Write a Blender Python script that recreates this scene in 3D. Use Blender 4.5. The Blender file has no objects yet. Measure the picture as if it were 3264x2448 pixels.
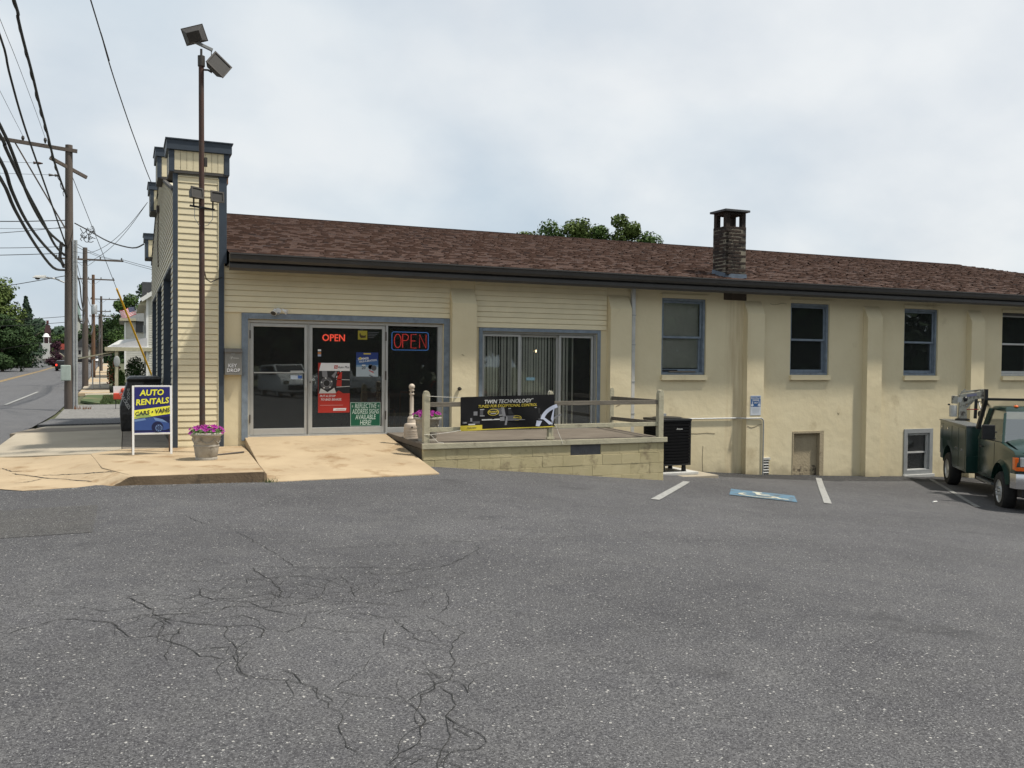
import bpy, bmesh, math, random
from mathutils import Vector, Matrix
random.seed(7)
C = bpy.data.collections.new('scene'); bpy.context.scene.collection.children.link(C)
SC = bpy.context.scene
# ---------------------------------------------------------------- camera
EYE = Vector((0, -16, 1.6))
yaw, pit, rol = 0.403877, 0.0250832, 0.00944242
fw = Vector((math.sin(yaw)*math.cos(pit), math.cos(yaw)*math.cos(pit), -math.sin(pit)))
r0 = Vector((math.cos(yaw), -math.sin(yaw), 0)); u0 = r0.cross(fw)
RR = math.cos(rol)*r0 + math.sin(rol)*u0; UU = math.cos(rol)*u0 - math.sin(rol)*r0
cd = bpy.data.cameras.new('camera'); cam = bpy.data.objects.new('camera', cd); C.objects.link(cam)
cd.sensor_width = 36; cd.lens = 31.811; cd.clip_end = 3000; cd.clip_start = 0.05
m = Matrix((RR, UU, -fw)).transposed().to_4x4(); m.translation = EYE; cam.matrix_world = m
SC.camera = cam
# ---------------------------------------------------------------- sky and sun
TOSUN = Vector((0.45, -0.25, 1.0)).normalized()
elev = math.asin(TOSUN.z); azim = math.atan2(TOSUN.x, TOSUN.y)
W = bpy.data.worlds.new('World'); SC.world = W; W.use_nodes = True
nt = W.node_tree; nt.nodes.clear()
def N(t, **k):
    n = nt.nodes.new(t)
    for a, b in k.items(): setattr(n, a, b)
    return n
def LK(a, b): nt.links.new(a, b)
out = N('ShaderNodeOutputWorld'); bg = N('ShaderNodeBackground'); bg.inputs[1].default_value = 0.1
sky = N('ShaderNodeTexSky', sky_type='NISHITA'); sky.sun_disc = False; sky.sun_elevation = elev; sky.sun_rotation = azim
sky.air_density = 1.0; sky.dust_density = 3.0; sky.ozone_density = 1.0
tc = N('ShaderNodeTexCoord'); sep = N('ShaderNodeSeparateXYZ'); LK(tc.outputs['Generated'], sep.inputs[0])
zz = N('ShaderNodeMath', operation='MAXIMUM'); LK(sep.outputs[2], zz.inputs[0]); zz.inputs[1].default_value = 0.0
za = N('ShaderNodeMath', operation='ADD'); LK(zz.outputs[0], za.inputs[0]); za.inputs[1].default_value = 0.55
dx = N('ShaderNodeMath', operation='DIVIDE'); LK(sep.outputs[0], dx.inputs[0]); LK(za.outputs[0], dx.inputs[1])
dy = N('ShaderNodeMath', operation='DIVIDE'); LK(sep.outputs[1], dy.inputs[0]); LK(za.outputs[0], dy.inputs[1])
cb = N('ShaderNodeCombineXYZ'); LK(dx.outputs[0], cb.inputs[0]); LK(dy.outputs[0], cb.inputs[1])
mp = N('ShaderNodeMapping'); LK(cb.outputs[0], mp.inputs[0]); mp.inputs['Location'].default_value = (3.1, 0.6, 1.7); mp.inputs['Scale'].default_value = (1.5, 1.6, 1)
n1 = N('ShaderNodeTexNoise'); LK(mp.outputs[0], n1.inputs['Vector']); n1.inputs['Scale'].default_value = 1.3; n1.inputs['Detail'].default_value = 6; n1.inputs['Roughness'].default_value = 0.45; n1.inputs['Distortion'].default_value = 0.25
n2 = N('ShaderNodeTexNoise'); LK(mp.outputs[0], n2.inputs['Vector']); n2.inputs['Scale'].default_value = 2.6; n2.inputs['Detail'].default_value = 8; n2.inputs['Roughness'].default_value = 0.52
rp = N('ShaderNodeValToRGB'); LK(n1.outputs[0], rp.inputs[0])
e = rp.color_ramp.elements; e[0].position = 0.30; e[0].color = (5.3, 6.25, 7.05, 1); e[1].position = 0.62; e[1].color = (7.35, 7.65, 7.9, 1)
rp2 = N('ShaderNodeValToRGB'); LK(n2.outputs[0], rp2.inputs[0])
e = rp2.color_ramp.elements; e[0].position = 0.36; e[0].color = (0.91, 0.93, 0.95, 1); e[1].position = 0.64; e[1].color = (1.08, 1.07, 1.05, 1)
mu = N('ShaderNodeMix', data_type='RGBA', blend_type='MULTIPLY'); mu.inputs[0].default_value = 1; LK(rp.outputs[0], mu.inputs[6]); LK(rp2.outputs[0], mu.inputs[7])
mx = N('ShaderNodeMix', data_type='RGBA'); mx.inputs[0].default_value = 0.9; LK(sky.outputs[0], mx.inputs[6]); LK(mu.outputs[2], mx.inputs[7])
LK(mx.outputs[2], bg.inputs[0]); LK(bg.outputs[0], out.inputs[0])
sd = bpy.data.lights.new('sun', 'SUN'); sd.energy = 4.2; sd.angle = math.radians(3); sd.color = (1.0, 0.94, 0.84)
so = bpy.data.objects.new('sun', sd); C.objects.link(so); so.rotation_euler = TOSUN.to_track_quat('Z', 'Y').to_euler()
SC.view_settings.view_transform = 'Standard'; SC.view_settings.look = 'None'; SC.view_settings.exposure = 0.18; SC.view_settings.gamma = 1
SC.view_settings.use_curve_mapping = False
# ---------------------------------------------------------------- materials
def mat(name, col, rough=0.7, var=0.12, scale=6.0, bump=0.0, bscale=60.0, metal=0.0, spec=0.4, col2=None, dirt=None, dscale=1.5, dthr=0.55, obj=False, rnd=0.0, emit=None, estr=1.0, stretch=None, trans=None):
    m = bpy.data.materials.new(name); m.use_nodes = True; t = m.node_tree; b = t.nodes['Principled BSDF']
    def A(ty, **k):
        n = t.nodes.new(ty)
        for a, c in k.items(): setattr(n, a, c)
        return n
    L = t.links.new
    b.inputs['Roughness'].default_value = rough; b.inputs['Metallic'].default_value = metal; b.inputs['Specular IOR Level'].default_value = spec
    tc = A('ShaderNodeTexCoord'); src = tc.outputs['Object']
    g = A('ShaderNodeNewGeometry'); src = tc.outputs['Object'] if obj else g.outputs['Position']
    if stretch:
        mpn = A('ShaderNodeMapping'); mpn.inputs['Scale'].default_value = stretch; L(src, mpn.inputs[0]); src = mpn.outputs[0]
    n = A('ShaderNodeTexNoise'); n.inputs['Scale'].default_value = scale; n.inputs['Detail'].default_value = 6; n.inputs['Roughness'].default_value = 0.6; L(src, n.inputs['Vector'])
    r = A('ShaderNodeValToRGB'); L(n.outputs[0], r.inputs[0])
    c2 = col2 or tuple(c*(1+var) for c in col); c1 = col if col2 else tuple(c*(1-var) for c in col)
    e = r.color_ramp.elements; e[0].position = 0.3; e[0].color = (*c1, 1); e[1].position = 0.7; e[1].color = (*c2, 1)
    cur = r.outputs[0]
    if rnd:
        oi = A('ShaderNodeObjectInfo'); mr = A('ShaderNodeMapRange'); L(oi.outputs['Random'], mr.inputs[0]); mr.inputs[3].default_value = 1-rnd; mr.inputs[4].default_value = 1+rnd
        mm = A('ShaderNodeMix', data_type='RGBA', blend_type='MULTIPLY'); mm.inputs[0].default_value = 1; L(cur, mm.inputs[6]); L(mr.outputs[0], mm.inputs[7]); cur = mm.outputs[2]
    if dirt:
        n3 = A('ShaderNodeTexNoise'); n3.inputs['Scale'].default_value = dscale; n3.inputs['Detail'].default_value = 8; n3.inputs['Roughness'].default_value = 0.65; L(src, n3.inputs['Vector'])
        r3 = A('ShaderNodeValToRGB'); L(n3.outputs[0], r3.inputs[0]); e = r3.color_ramp.elements; e[0].position = dthr; e[0].color = (0, 0, 0, 1); e[1].position = min(dthr+0.14, 1); e[1].color = (1, 1, 1, 1)
        m3 = A('ShaderNodeMix', data_type='RGBA'); L(r3.outputs[0], m3.inputs[0]); L(cur, m3.inputs[6]); m3.inputs[7].default_value = (*dirt, 1); cur = m3.outputs[2]
    L(cur, b.inputs['Base Color'])
    if bump:
        n4 = A('ShaderNodeTexNoise'); n4.inputs['Scale'].default_value = bscale; n4.inputs['Detail'].default_value = 5; L(src, n4.inputs['Vector'])
        bp = A('ShaderNodeBump'); bp.inputs['Strength'].default_value = bump; bp.inputs['Distance'].default_value = 0.02; L(n4.outputs[0], bp.inputs['Height']); L(bp.outputs[0], b.inputs['Normal'])
    if emit:
        b.inputs['Emission Color'].default_value = (*emit, 1); b.inputs['Emission Strength'].default_value = estr
    if trans: b.inputs['Transmission Weight'].default_value = trans
    return m
def glassmat(name, tint=(0.55, 0.6, 0.6), ior=1.72):
    m = bpy.data.materials.new(name); m.use_nodes = True; t = m.node_tree; t.nodes.clear()
    o = t.nodes.new('ShaderNodeOutputMaterial'); mi = t.nodes.new('ShaderNodeMixShader'); tr = t.nodes.new('ShaderNodeBsdfTransparent'); gl = t.nodes.new('ShaderNodeBsdfGlossy'); fr = t.nodes.new('ShaderNodeFresnel')
    fr.inputs[0].default_value = ior; tr.inputs[0].default_value = (*tint, 1); gl.inputs['Roughness'].default_value = 0.015; gl.inputs[0].default_value = (0.9, 0.95, 0.95, 1)
    nz = t.nodes.new('ShaderNodeTexNoise'); nz.inputs['Scale'].default_value = 1.3; g = t.nodes.new('ShaderNodeNewGeometry'); t.links.new(g.outputs['Position'], nz.inputs['Vector'])
    bp = t.nodes.new('ShaderNodeBump'); bp.inputs['Strength'].default_value = 0.03; bp.inputs['Distance'].default_value = 0.01; t.links.new(nz.outputs[0], bp.inputs['Height']); t.links.new(bp.outputs[0], gl.inputs['Normal'])
    t.links.new(fr.outputs[0], mi.inputs[0]); t.links.new(tr.outputs[0], mi.inputs[1]); t.links.new(gl.outputs[0], mi.inputs[2]); df = t.nodes.new('ShaderNodeBsdfDiffuse'); df.inputs[0].default_value = (.55, .56, .55, 1); m2 = t.nodes.new('ShaderNodeMixShader'); m2.inputs[0].default_value = .028   # dusty grey film, added to lift panes that mirror too black
    t.links.new(mi.outputs[0], m2.inputs[1]); t.links.new(df.outputs[0], m2.inputs[2]); t.links.new(m2.outputs[0], o.inputs[0])
    return m
M = {}
M['cream'] = mat('cream_siding', (0.73, 0.645, 0.44), 0.55, 0.05, 3, 0.05, 30, rnd=0.035)
M['creamshade'] = mat('shaded_cream_siding', (0.54, 0.50, 0.39), 0.6, 0.06, 3, 0.05, 30, rnd=0.04)  # cream siding with the street front's shade put into the colour
M['whiteside'] = mat('white_siding', (0.50, 0.49, 0.44), 0.6, 0.08, 2, rnd=0.04)
M['navy'] = mat('dark_blue_trim', (0.045, 0.060, 0.080), 0.5, 0.15, 5, 0.05, 40)
M['blue'] = mat('grey_blue_trim', (0.18, 0.22, 0.265), 0.6, 0.22, 9, 0.15, 60, dirt=(0.1, 0.11, 0.125), dscale=7, dthr=0.62)
M['alu'] = mat('aluminium_frame', (0.46, 0.465, 0.45), 0.42, 0.06, 8, metal=0.35)
M['alud'] = mat('aged_aluminium', (0.3, 0.31, 0.3), 0.5, 0.1, 8, metal=0.3)
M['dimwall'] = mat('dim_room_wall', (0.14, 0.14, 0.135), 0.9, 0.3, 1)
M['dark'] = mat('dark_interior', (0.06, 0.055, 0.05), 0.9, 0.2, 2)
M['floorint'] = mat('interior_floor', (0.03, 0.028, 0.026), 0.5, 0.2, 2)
M['black'] = mat('black_rubber', (0.018, 0.018, 0.019), 0.7, 0.2, 12)
M['blackpaint'] = mat('black_paint', (0.02, 0.021, 0.022), 0.4, 0.2, 12)
M['gutter'] = mat('dark_gutter', (0.062, 0.060, 0.058), 0.45, 0.12, 3, metal=0.1)
M['soffit'] = mat('soffit_brown', (0.07, 0.065, 0.06), 0.8, 0.15, 3)
M['white'] = mat('white_paint', (0.72, 0.72, 0.70), 0.5, 0.06, 5)
M['whitegrey'] = mat('weathered_white', (0.5, 0.5, 0.48), 0.6, 0.12, 8)
M['grey'] = mat('grey_trim', (0.29, 0.30, 0.30), 0.6, 0.1, 8)
M['steel'] = mat('galvanised_steel', (0.42, 0.43, 0.43), 0.45, 0.12, 10, metal=0.5)
M['rust'] = mat('rusty_pole', (0.055, 0.035, 0.028), 0.75, 0.3, 5, 0.2, 50, col2=(0.085, 0.036, 0.024), dirt=(0.05, 0.046, 0.043), dscale=2.5, dthr=0.5)
M['bronze'] = mat('bronze_lamp', (0.045, 0.04, 0.035), 0.55, 0.25, 9)
M['lens'] = mat('lamp_lens', (0.05, 0.048, 0.045), 0.6, 0.1, 20, spec=0.3)
M['wood_pole'] = mat('old_pole_wood', (0.085, 0.070, 0.058), 0.9, 0.3, 3, 0.4, 20, stretch=(6, 6, 0.5), col2=(0.13, 0.105, 0.09))
M['wood_pole2'] = mat('brown_pole_wood', (0.15, 0.085, 0.05), 0.9, 0.3, 3, 0.4, 20, stretch=(6, 6, 0.5))
M['cable'] = mat('black_cable', (0.03, 0.028, 0.027), 0.6, 0.1, 3)
M['screen'] = glassmat('windscreen_glass', (.5, .55, .55), 2.9)
M['glass'] = glassmat('window_glass', (.96, .96, .94))
M['glassd'] = glassmat('dark_glass', (0.62, 0.65, 0.64))
M['blind'] = mat('blind_slat', (0.82, 0.83, 0.77), 0.7, 0.05, 6, rnd=0.06)
M['stonepot'] = mat('stone_planter', (0.34, 0.315, 0.27), 0.85, 0.15, 9, 0.3, 40, dirt=(0.2, 0.185, 0.16), dscale=6, dthr=0.56)
M['soil'] = mat('potting_soil', (0.03, 0.022, 0.016), 0.95)
M['petal'] = mat('magenta_petal', (0.36, 0.012, 0.16), 0.6, 0.3, 30, col2=(0.25, 0.02, 0.30), rnd=0.2)
M['leaf'] = mat('petunia_leaf', (0.07, 0.12, 0.03), 0.6, 0.3, 20)
M['finial'] = mat('beige_plastic', (0.50, 0.43, 0.35), 0.5, 0.06, 8)
M['railw'] = mat('peeling_cream_paint', (0.42, 0.39, 0.28), 0.8, 0.12, 6, 0.3, 30, dirt=(0.13, 0.105, 0.08), dscale=9, dthr=0.6)
M['railg'] = mat('bare_grey_wood', (0.17, 0.15, 0.12), 0.9, 0.25, 6, 0.4, 30, stretch=(1, 5, 5), dirt=(0.33, 0.30, 0.22), dscale=5, dthr=0.63)
M['mortar'] = mat('pale_mortar', (0.22, 0.195, 0.15), 0.95, 0.25, 12, dirt=(0.022, 0.019, 0.018), dscale=3.1, dthr=0.44)
M['brick'] = mat('sooty_brick', (0.014, 0.011, 0.010), 0.9, 0.4, 5, 0.4, 60, col2=(0.050, 0.031, 0.021), rnd=0.3)
M['lead'] = mat('blue_grey_flashing', (0.10, 0.13, 0.17), 0.5, 0.2, 6, metal=0.2)
M['capst'] = mat('chimney_cap', (0.06, 0.062, 0.065), 0.7, 0.2, 6)
M['green'] = mat('dark_green_paint', (0.005, 0.028, 0.020), 0.2, 0.12, 3, spec=0.6)
M['bedgreen'] = mat('green_service_body', (0.008, 0.030, 0.024), 0.28, 0.15, 3, spec=0.6)
M['chrome'] = mat('chrome', (0.62, 0.63, 0.64), 0.16, 0.04, 6, metal=0.95)
M['diamond'] = mat('diamond_plate', (0.20, 0.21, 0.21), 0.4, 0.2, 40, 0.5, 90, metal=0.6)
M['amber'] = mat('amber_lens', (0.75, 0.13, 0.01), 0.25, 0.1, 9)
M['redl'] = mat('red_lens', (0.5, 0.015, 0.01), 0.25, 0.1, 9)
M['tyre'] = mat('tyre_rubber', (0.022, 0.021, 0.02), 0.85, 0.25, 15)
M['crane'] = mat('chipped_white_crane', (0.36, 0.35, 0.30), 0.7, 0.15, 8, dirt=(0.06, 0.045, 0.035), dscale=9, dthr=0.50)
M['yellow'] = mat('yellow_sleeve', (0.75, 0.40, 0.02), 0.5, 0.1, 5)
M['hydr'] = mat('red_hydrant', (0.35, 0.03, 0.02), 0.5)
M['redbox'] = mat('red_orange_plastic', (0.52, 0.06, 0.03), 0.5)
M['bag'] = mat('glossy_black_cover', (0.014, 0.014, 0.015), 0.33, 0.3, 10, 0.5, 14, spec=0.6)
M['hinge'] = mat('dark_hinge', (0.05, 0.04, 0.035), 0.5)
M['chair'] = mat('varnished_chair_wood', (0.22, 0.075, 0.025), 0.4, 0.2, 8)
M['chairseat'] = mat('dark_red_upholstery', (0.10, 0.012, 0.015), 0.8)
M['chairgrey'] = mat('grey_upholstery', (0.10, 0.09, 0.085), 0.8)
def pm(name, col, rough=0.6, **k):
    if name not in M: M[name] = mat(name, col, rough, 0.04, 5, **k)
    return M[name]
# ---------------------------------------------------------------- mesh helpers
def origin(o):
    v = Vector((0, 0, 0))
    while o is not None: v += o.location; o = o.parent
    return v
class MB:
    def __init__(s): s.v = []; s.f = []; s.mi = []
    def add(s, vs, fs, mi=0):
        b = len(s.v); s.v += [tuple(v) for v in vs]; s.f += [tuple(b+i for i in f) for f in fs]; s.mi += [mi]*len(fs); return s
    def box(s, x0, x1, y0, y1, z0, z1, mi=0):
        vs = [(x, y, z) for z in (z0, z1) for y in (y0, y1) for x in (x0, x1)]
        return s.add(vs, [(0, 2, 3, 1), (4, 5, 7, 6), (0, 1, 5, 4), (2, 6, 7, 3), (0, 4, 6, 2), (1, 3, 7, 5)], mi)
    def hexa(s, vs, mi=0):
        return s.add(vs, [(0, 2, 3, 1), (4, 5, 7, 6), (0, 1, 5, 4), (2, 6, 7, 3), (0, 4, 6, 2), (1, 3, 7, 5)], mi)
    def beam(s, a, b, w, h=None, up=(0, 0, 1), mi=0):
        a = Vector(a); b = Vector(b); h = h or w; d = (b-a).normalized(); up = Vector(up)
        if abs(d.dot(up)) > 0.98: up = Vector((0, 1, 0))
        r = d.cross(up).normalized(); u = r.cross(d); vs = []
        for p in (a, b):
            for sv in (-1, 1):
                for sr in (-1, 1): vs.append(p + r*sr*w/2 + u*sv*h/2)
        return s.add(vs, [(0, 2, 3, 1), (4, 5, 7, 6), (0, 1, 5, 4), (2, 6, 7, 3), (0, 4, 6, 2), (1, 3, 7, 5)], mi)
    def tube(s, pts, r, n=8, cap=True, mi=0):
        pts = [Vector(p) for p in pts]; rs = r if isinstance(r, (list, tuple)) else [r]*len(pts); b = len(s.v); k = len(pts)
        pr = None
        for i, p in enumerate(pts):
            d = (pts[min(i+1, k-1)] - pts[max(i-1, 0)]).normalized()
            if pr is None: pr = d.cross(Vector((0, 0, 1)) if abs(d.z) < .9 else Vector((1, 0, 0))).normalized()
            pr = (pr - d*pr.dot(d)).normalized(); u = d.cross(pr)
            for j in range(n):
                a = 2*math.pi*j/n; s.v.append(tuple(p + rs[i]*(math.cos(a)*pr + math.sin(a)*u)))
        for i in range(k-1):
            for j in range(n):
                s.f.append((b+i*n+j, b+i*n+(j+1) % n, b+(i+1)*n+(j+1) % n, b+(i+1)*n+j)); s.mi.append(mi)
        if cap:
            s.f.append(tuple(b+j for j in range(n))[::-1]); s.f.append(tuple(b+(k-1)*n+j for j in range(n))); s.mi += [mi, mi]
        return s
    def lathe(s, prof, c=(0, 0, 0), n=24, mi=0, axis='z', cap=True):
        b = len(s.v); k = len(prof)
        for r, z in prof:
            for j in range(n):
                a = 2*math.pi*j/n; x, y = r*math.cos(a), r*math.sin(a)
                p = (x, y, z) if axis == 'z' else ((x, z, y) if axis == 'y' else (z, x, y))
                s.v.append((c[0]+p[0], c[1]+p[1], c[2]+p[2]))
        for i in range(k-1):
            for j in range(n):
                s.f.append((b+i*n+j, b+i*n+(j+1) % n, b+(i+1)*n+(j+1) % n, b+(i+1)*n+j)); s.mi.append(mi)
        if cap: s.f.append(tuple(b+j for j in range(n))[::-1]); s.f.append(tuple(b+(k-1)*n+j for j in range(n))); s.mi += [mi, mi]
        return s
    def ball(s, c, r, n=10, mi=0, sq=(1, 1, 1)):
        pr = [(r*math.sin(math.pi*i/n)*1.0 + 1e-4, -r*math.cos(math.pi*i/n)) for i in range(n+1)]
        b = len(s.v); s.lathe(pr, (0, 0, 0), 2*n, mi)
        for i in range(b, len(s.v)): v = s.v[i]; s.v[i] = (c[0]+v[0]*sq[0], c[1]+v[1]*sq[1], c[2]+v[2]*sq[2])
        return s
    def prism(s, poly, a0, a1, axis='y', mi=0):
        def P(u, v, w): return {'y': (u, w, v), 'x': (w, u, v), 'z': (u, v, w)}[axis]
        k = len(poly); vs = [P(u, v, a0) for u, v in poly] + [P(u, v, a1) for u, v in poly]
        return s.add(vs, [tuple(range(k)), tuple(range(k, 2*k))[::-1]] + [(i, i+k, (i+1) % k+k, (i+1) % k) for i in range(k)], mi)
    def mesh(s, name, off=None, bevel=0, smooth=False, fix=True):
        me = bpy.data.meshes.new(name)
        vs = s.v if off is None else [(v[0]-off[0], v[1]-off[1], v[2]-off[2]) for v in s.v]
        me.from_pydata(vs, [], s.f)
        for i, p in enumerate(me.polygons): p.material_index = s.mi[i]; p.use_smooth = smooth
        if bevel or fix:
            bm = bmesh.new(); bm.from_mesh(me)
            if fix: bmesh.ops.recalc_face_normals(bm, faces=bm.faces)
            if bevel: bmesh.ops.bevel(bm, geom=[e for e in bm.edges if len(e.link_faces) == 2 and e.calc_face_angle(0) > 0.6], offset=bevel, segments=2, affect='EDGES', profile=0.6, clamp_overlap=True)
            bm.to_mesh(me); bm.free()
        if smooth:
            try: me.set_sharp_from_angle(angle=math.radians(40))
            except Exception: pass
        return me
    def build(s, name, m, parent=None, local=False, bevel=0, smooth=False, fix=True, **tags):
        off = None if local or parent is None else origin(parent)
        me = s.mesh(name, off, bevel, smooth, fix)
        for k in (m if isinstance(m, (list, tuple)) else [m]): me.materials.append(M[k] if isinstance(k, str) else k)
        return put(name, me, parent, **tags)
def put(name, me, parent=None, loc=None, rot=None, **tags):
    o = bpy.data.objects.new(name, me); C.objects.link(o)
    if parent is not None: o.parent = parent
    if loc is not None: o.location = loc
    if rot is not None: o.rotation_euler = rot
    for k, v in tags.items():
        if v is not None: o[k] = v
    return o
def thing(name, label, cat, loc=(0, 0, 0), group=None, rz=0):
    return put(name, None, None, loc, (0, 0, rz), label=label, category=cat, group=group)
def setting(o): o['kind'] = 'structure'; return o
def copy_tree(o, parent=None):
    c = o.copy(); C.objects.link(c); c.parent = parent
    for ch in list(o.children): copy_tree(ch, c)
    return c
def text(body, size, m, parent, loc, rot=(math.pi/2, 0, 0), bold=0.0, shear=0.0, align='CENTER', width=1.0, name='lettering', depth=0.002, spacing=1.0, rough=True):
    cu = bpy.data.curves.new('tmp', 'FONT'); cu.body = body; cu.size = size; cu.align_x = align; cu.align_y = 'CENTER'; cu.offset = bold*size; cu.shear = shear; cu.extrude = depth/2; cu.resolution_u = 2; cu.space_character = spacing
    to = bpy.data.objects.new('tmp', cu); C.objects.link(to)
    dg = bpy.context.evaluated_depsgraph_get(); me = bpy.data.meshes.new_from_object(to.evaluated_get(dg)); C.objects.unlink(to); bpy.data.objects.remove(to)
    me.name = name; me.materials.clear(); me.materials.append(M[m] if isinstance(m, str) else m)
    for v in me.vertices: v.co.x *= width
    o = put(name, me, parent, Vector(loc)-origin(parent) if parent is not None else loc, rot); return o
# ---------------------------------------------------------------- ground heights
def lerp(x, t):
    if x <= t[0][0]: return t[0][1]
    for (a, b), (c, d) in zip(t, t[1:]):
        if x <= c: return b + (d-b)*(x-a)/(c-a)
    return t[-1][1]
GXT = [(-3, -.05), (-1, -.03), (0, -.02), (1.7, -.045), (4.4, -.1), (6.7, -.31), (9, -.53), (10.8, -.67), (12.2, -.78), (14, -.9), (16.2, -1.0), (18.4, -1.115), (30, -1.6), (60, -2.2)]
def g(x, y):
    z = lerp(x, GXT)
    if y < -5: z *= 1 - .25*min(1, (-5-y)/11)
    if x > 11: z -= 0.012*min(4, max(0, -y))*min(1, (x-11)/3)
    return z
SYT = [(-60, .1), (-16, -.05), (0, -.10), (5, -.14), (10, -.24), (18, -.38), (30, -.47), (48, -.58), (60, -.5), (80, -.42), (115, -.3), (150, -.05), (190, .2), (215, .25), (300, -1.5), (900, -3)]
def s_(y): return lerp(y, SYT)
def drift(y): return -0.016*max(0, y-20)

# ================================================================ GROUND AND LOT
def asphalt(name, base, lo, sp=0.055, patches=True):
    m = bpy.data.materials.new(name); m.use_nodes = True; t = m.node_tree; b = t.nodes['Principled BSDF']; L = t.links.new
    A = lambda ty, **k: (lambda n: ([setattr(n, a, c) for a, c in k.items()], n)[1])(t.nodes.new(ty))
    gp = A('ShaderNodeNewGeometry'); P = gp.outputs['Position']
    def noise(sc, det=5, ro=.6, vec=P):
        n = A('ShaderNodeTexNoise'); n.inputs['Scale'].default_value = sc; n.inputs['Detail'].default_value = det; n.inputs['Roughness'].default_value = ro; L(vec, n.inputs['Vector']); return n.outputs[0]
    def ramp(s, a, b_, c0, c1):
        r = A('ShaderNodeValToRGB'); L(s, r.inputs[0]); e = r.color_ramp.elements; e[0].position = a; e[0].color = (*c0, 1); e[1].position = b_; e[1].color = (*c1, 1); return r.outputs[0]
    def mix(f, a, c, bl='MIX'):
        x = A('ShaderNodeMix', data_type='RGBA', blend_type=bl)
        if isinstance(f, float): x.inputs[0].default_value = f
        else: L(f, x.inputs[0])
        for s, q in ((6, a), (7, c)):
            if isinstance(q, tuple): x.inputs[s].default_value = (*q, 1)
            else: L(q, x.inputs[s])
        return x.outputs[2]
    col = ramp(noise(0.35, 8, .62), .34, .66, lo, base)
    col = mix(1.0, col, ramp(noise(2.3, 6, .7), .35, .65, (.88, .88, .9), (1.1, 1.1, 1.08)), 'MULTIPLY')
    col = mix(1.0, col, ramp(noise(70, 3, .75), .38, .62, (.50, .50, .52), (1.5, 1.5, 1.48)), 'MULTIPLY')
    # aggregate: stone chips of random tone
    for sc, thr, tone, dk in ((150, .80, (.175, .175, .18), False), (100, .93, (.25, .25, .245), False), (62, .98, (.36, .35, .33), False), (170, .82, (.025, .025, .026), True)):
        v = A('ShaderNodeTexVoronoi'); v.inputs['Scale'].default_value = sc; L(P, v.inputs['Vector'])
        sx = A('ShaderNodeSeparateColor'); L(v.outputs['Color'], sx.inputs[0])
        ok = A('ShaderNodeMath', operation='GREATER_THAN'); L(sx.outputs[0], ok.inputs[0]); ok.inputs[1].default_value = thr
        ds = A('ShaderNodeMath', operation='LESS_THAN'); L(v.outputs['Distance'], ds.inputs[0]); ds.inputs[1].default_value = .42
        mm = A('ShaderNodeMath', operation='MULTIPLY'); L(ok.outputs[0], mm.inputs[0]); L(ds.outputs[0], mm.inputs[1])
        col = mix(mm.outputs[0], col, tone)
    if patches:
        r = ramp(noise(0.9, 5, .6), .63, .72, (0, 0, 0), (.5, .5, .5)); x = A('ShaderNodeMix', data_type='RGBA'); L(r, x.inputs[0]); L(col, x.inputs[6]); x.inputs[7].default_value = (*[c*.55 for c in lo], 1); col = x.outputs[2]
    L(col, b.inputs['Base Color']); b.inputs['Roughness'].default_value = .88; b.inputs['Specular IOR Level'].default_value = .25
    h = mix(.5, noise(120, 3, .7), noise(38, 3, .6)); bp = A('ShaderNodeBump'); bp.inputs['Strength'].default_value = .55; bp.inputs['Distance'].default_value = .008; L(h, bp.inputs['Height']); L(bp.outputs[0], b.inputs['Normal'])
    M[name] = m; return m
asphalt('asphalt', (.090, .089, .092), (.060, .059, .062))
asphalt('road_asphalt', (.110, .110, .115), (.09, .09, .094))
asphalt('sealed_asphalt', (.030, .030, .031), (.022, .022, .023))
asphalt('patch_asphalt', (.075, .072, .070), (.060, .058, .056))
M['concrete'] = mat('tan_concrete', (0.335, 0.255, 0.16), 0.85, 0.1, 1.1, 0.35, 50, col2=(0.45, 0.35, 0.225), dirt=(0.25, 0.165, 0.085), dscale=1.9, dthr=0.535)
M['concreteg'] = mat('grey_concrete', (0.31, 0.27, 0.205), 0.85, 0.1, 0.9, 0.25, 60, col2=(0.40, 0.35, 0.27), dirt=(0.2, 0.18, 0.15), dscale=1.8, dthr=0.6)
M['concreted'] = mat('old_concrete', (0.155, 0.13, 0.10), 0.9, 0.2, 1.3, 0.35, 50, col2=(0.24, 0.205, 0.16), dirt=(0.09, 0.075, 0.06), dscale=2.5, dthr=0.57)
M['curbface'] = mat('stained_curb_face', (0.14, 0.10, 0.062), 0.9, 0.2, 2, 0.4, 40, col2=(0.225, 0.165, 0.105), dirt=(0.07, 0.055, 0.04), dscale=3, dthr=0.57)
M['soil2'] = mat('bare_ground', (0.07, 0.075, 0.035), 0.95, 0.3, 0.5)
M['grassm'] = mat('lawn', (0.045, 0.072, 0.022), 0.9, 0.3, 1.2, col2=(0.07, 0.10, 0.03), dirt=(0.17, 0.135, 0.07), dscale=0.5, dthr=0.52)
M['gravel'] = mat('gravel_mix', (0.17, 0.165, 0.155), 0.95, 0.3, 8, 0.6, 40, dirt=(0.30, 0.29, 0.27), dscale=16, dthr=0.55)
M['whiteline'] = mat('worn_white_line', (0.30, 0.30, 0.285), 0.8, 0.15, 30, dirt=(0.11, 0.11, 0.11), dscale=16, dthr=0.53)
M['whiteline2'] = mat('faded_grey_line', (0.22, 0.22, 0.21), 0.8, 0.1, 6, dirt=(0.09, 0.09, 0.09), dscale=10, dthr=0.5)
M['yellowline'] = mat('worn_yellow_line', (0.42, 0.27, 0.07), 0.8, 0.1, 6, dirt=(0.12, 0.11, 0.09), dscale=10, dthr=0.55)
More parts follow.
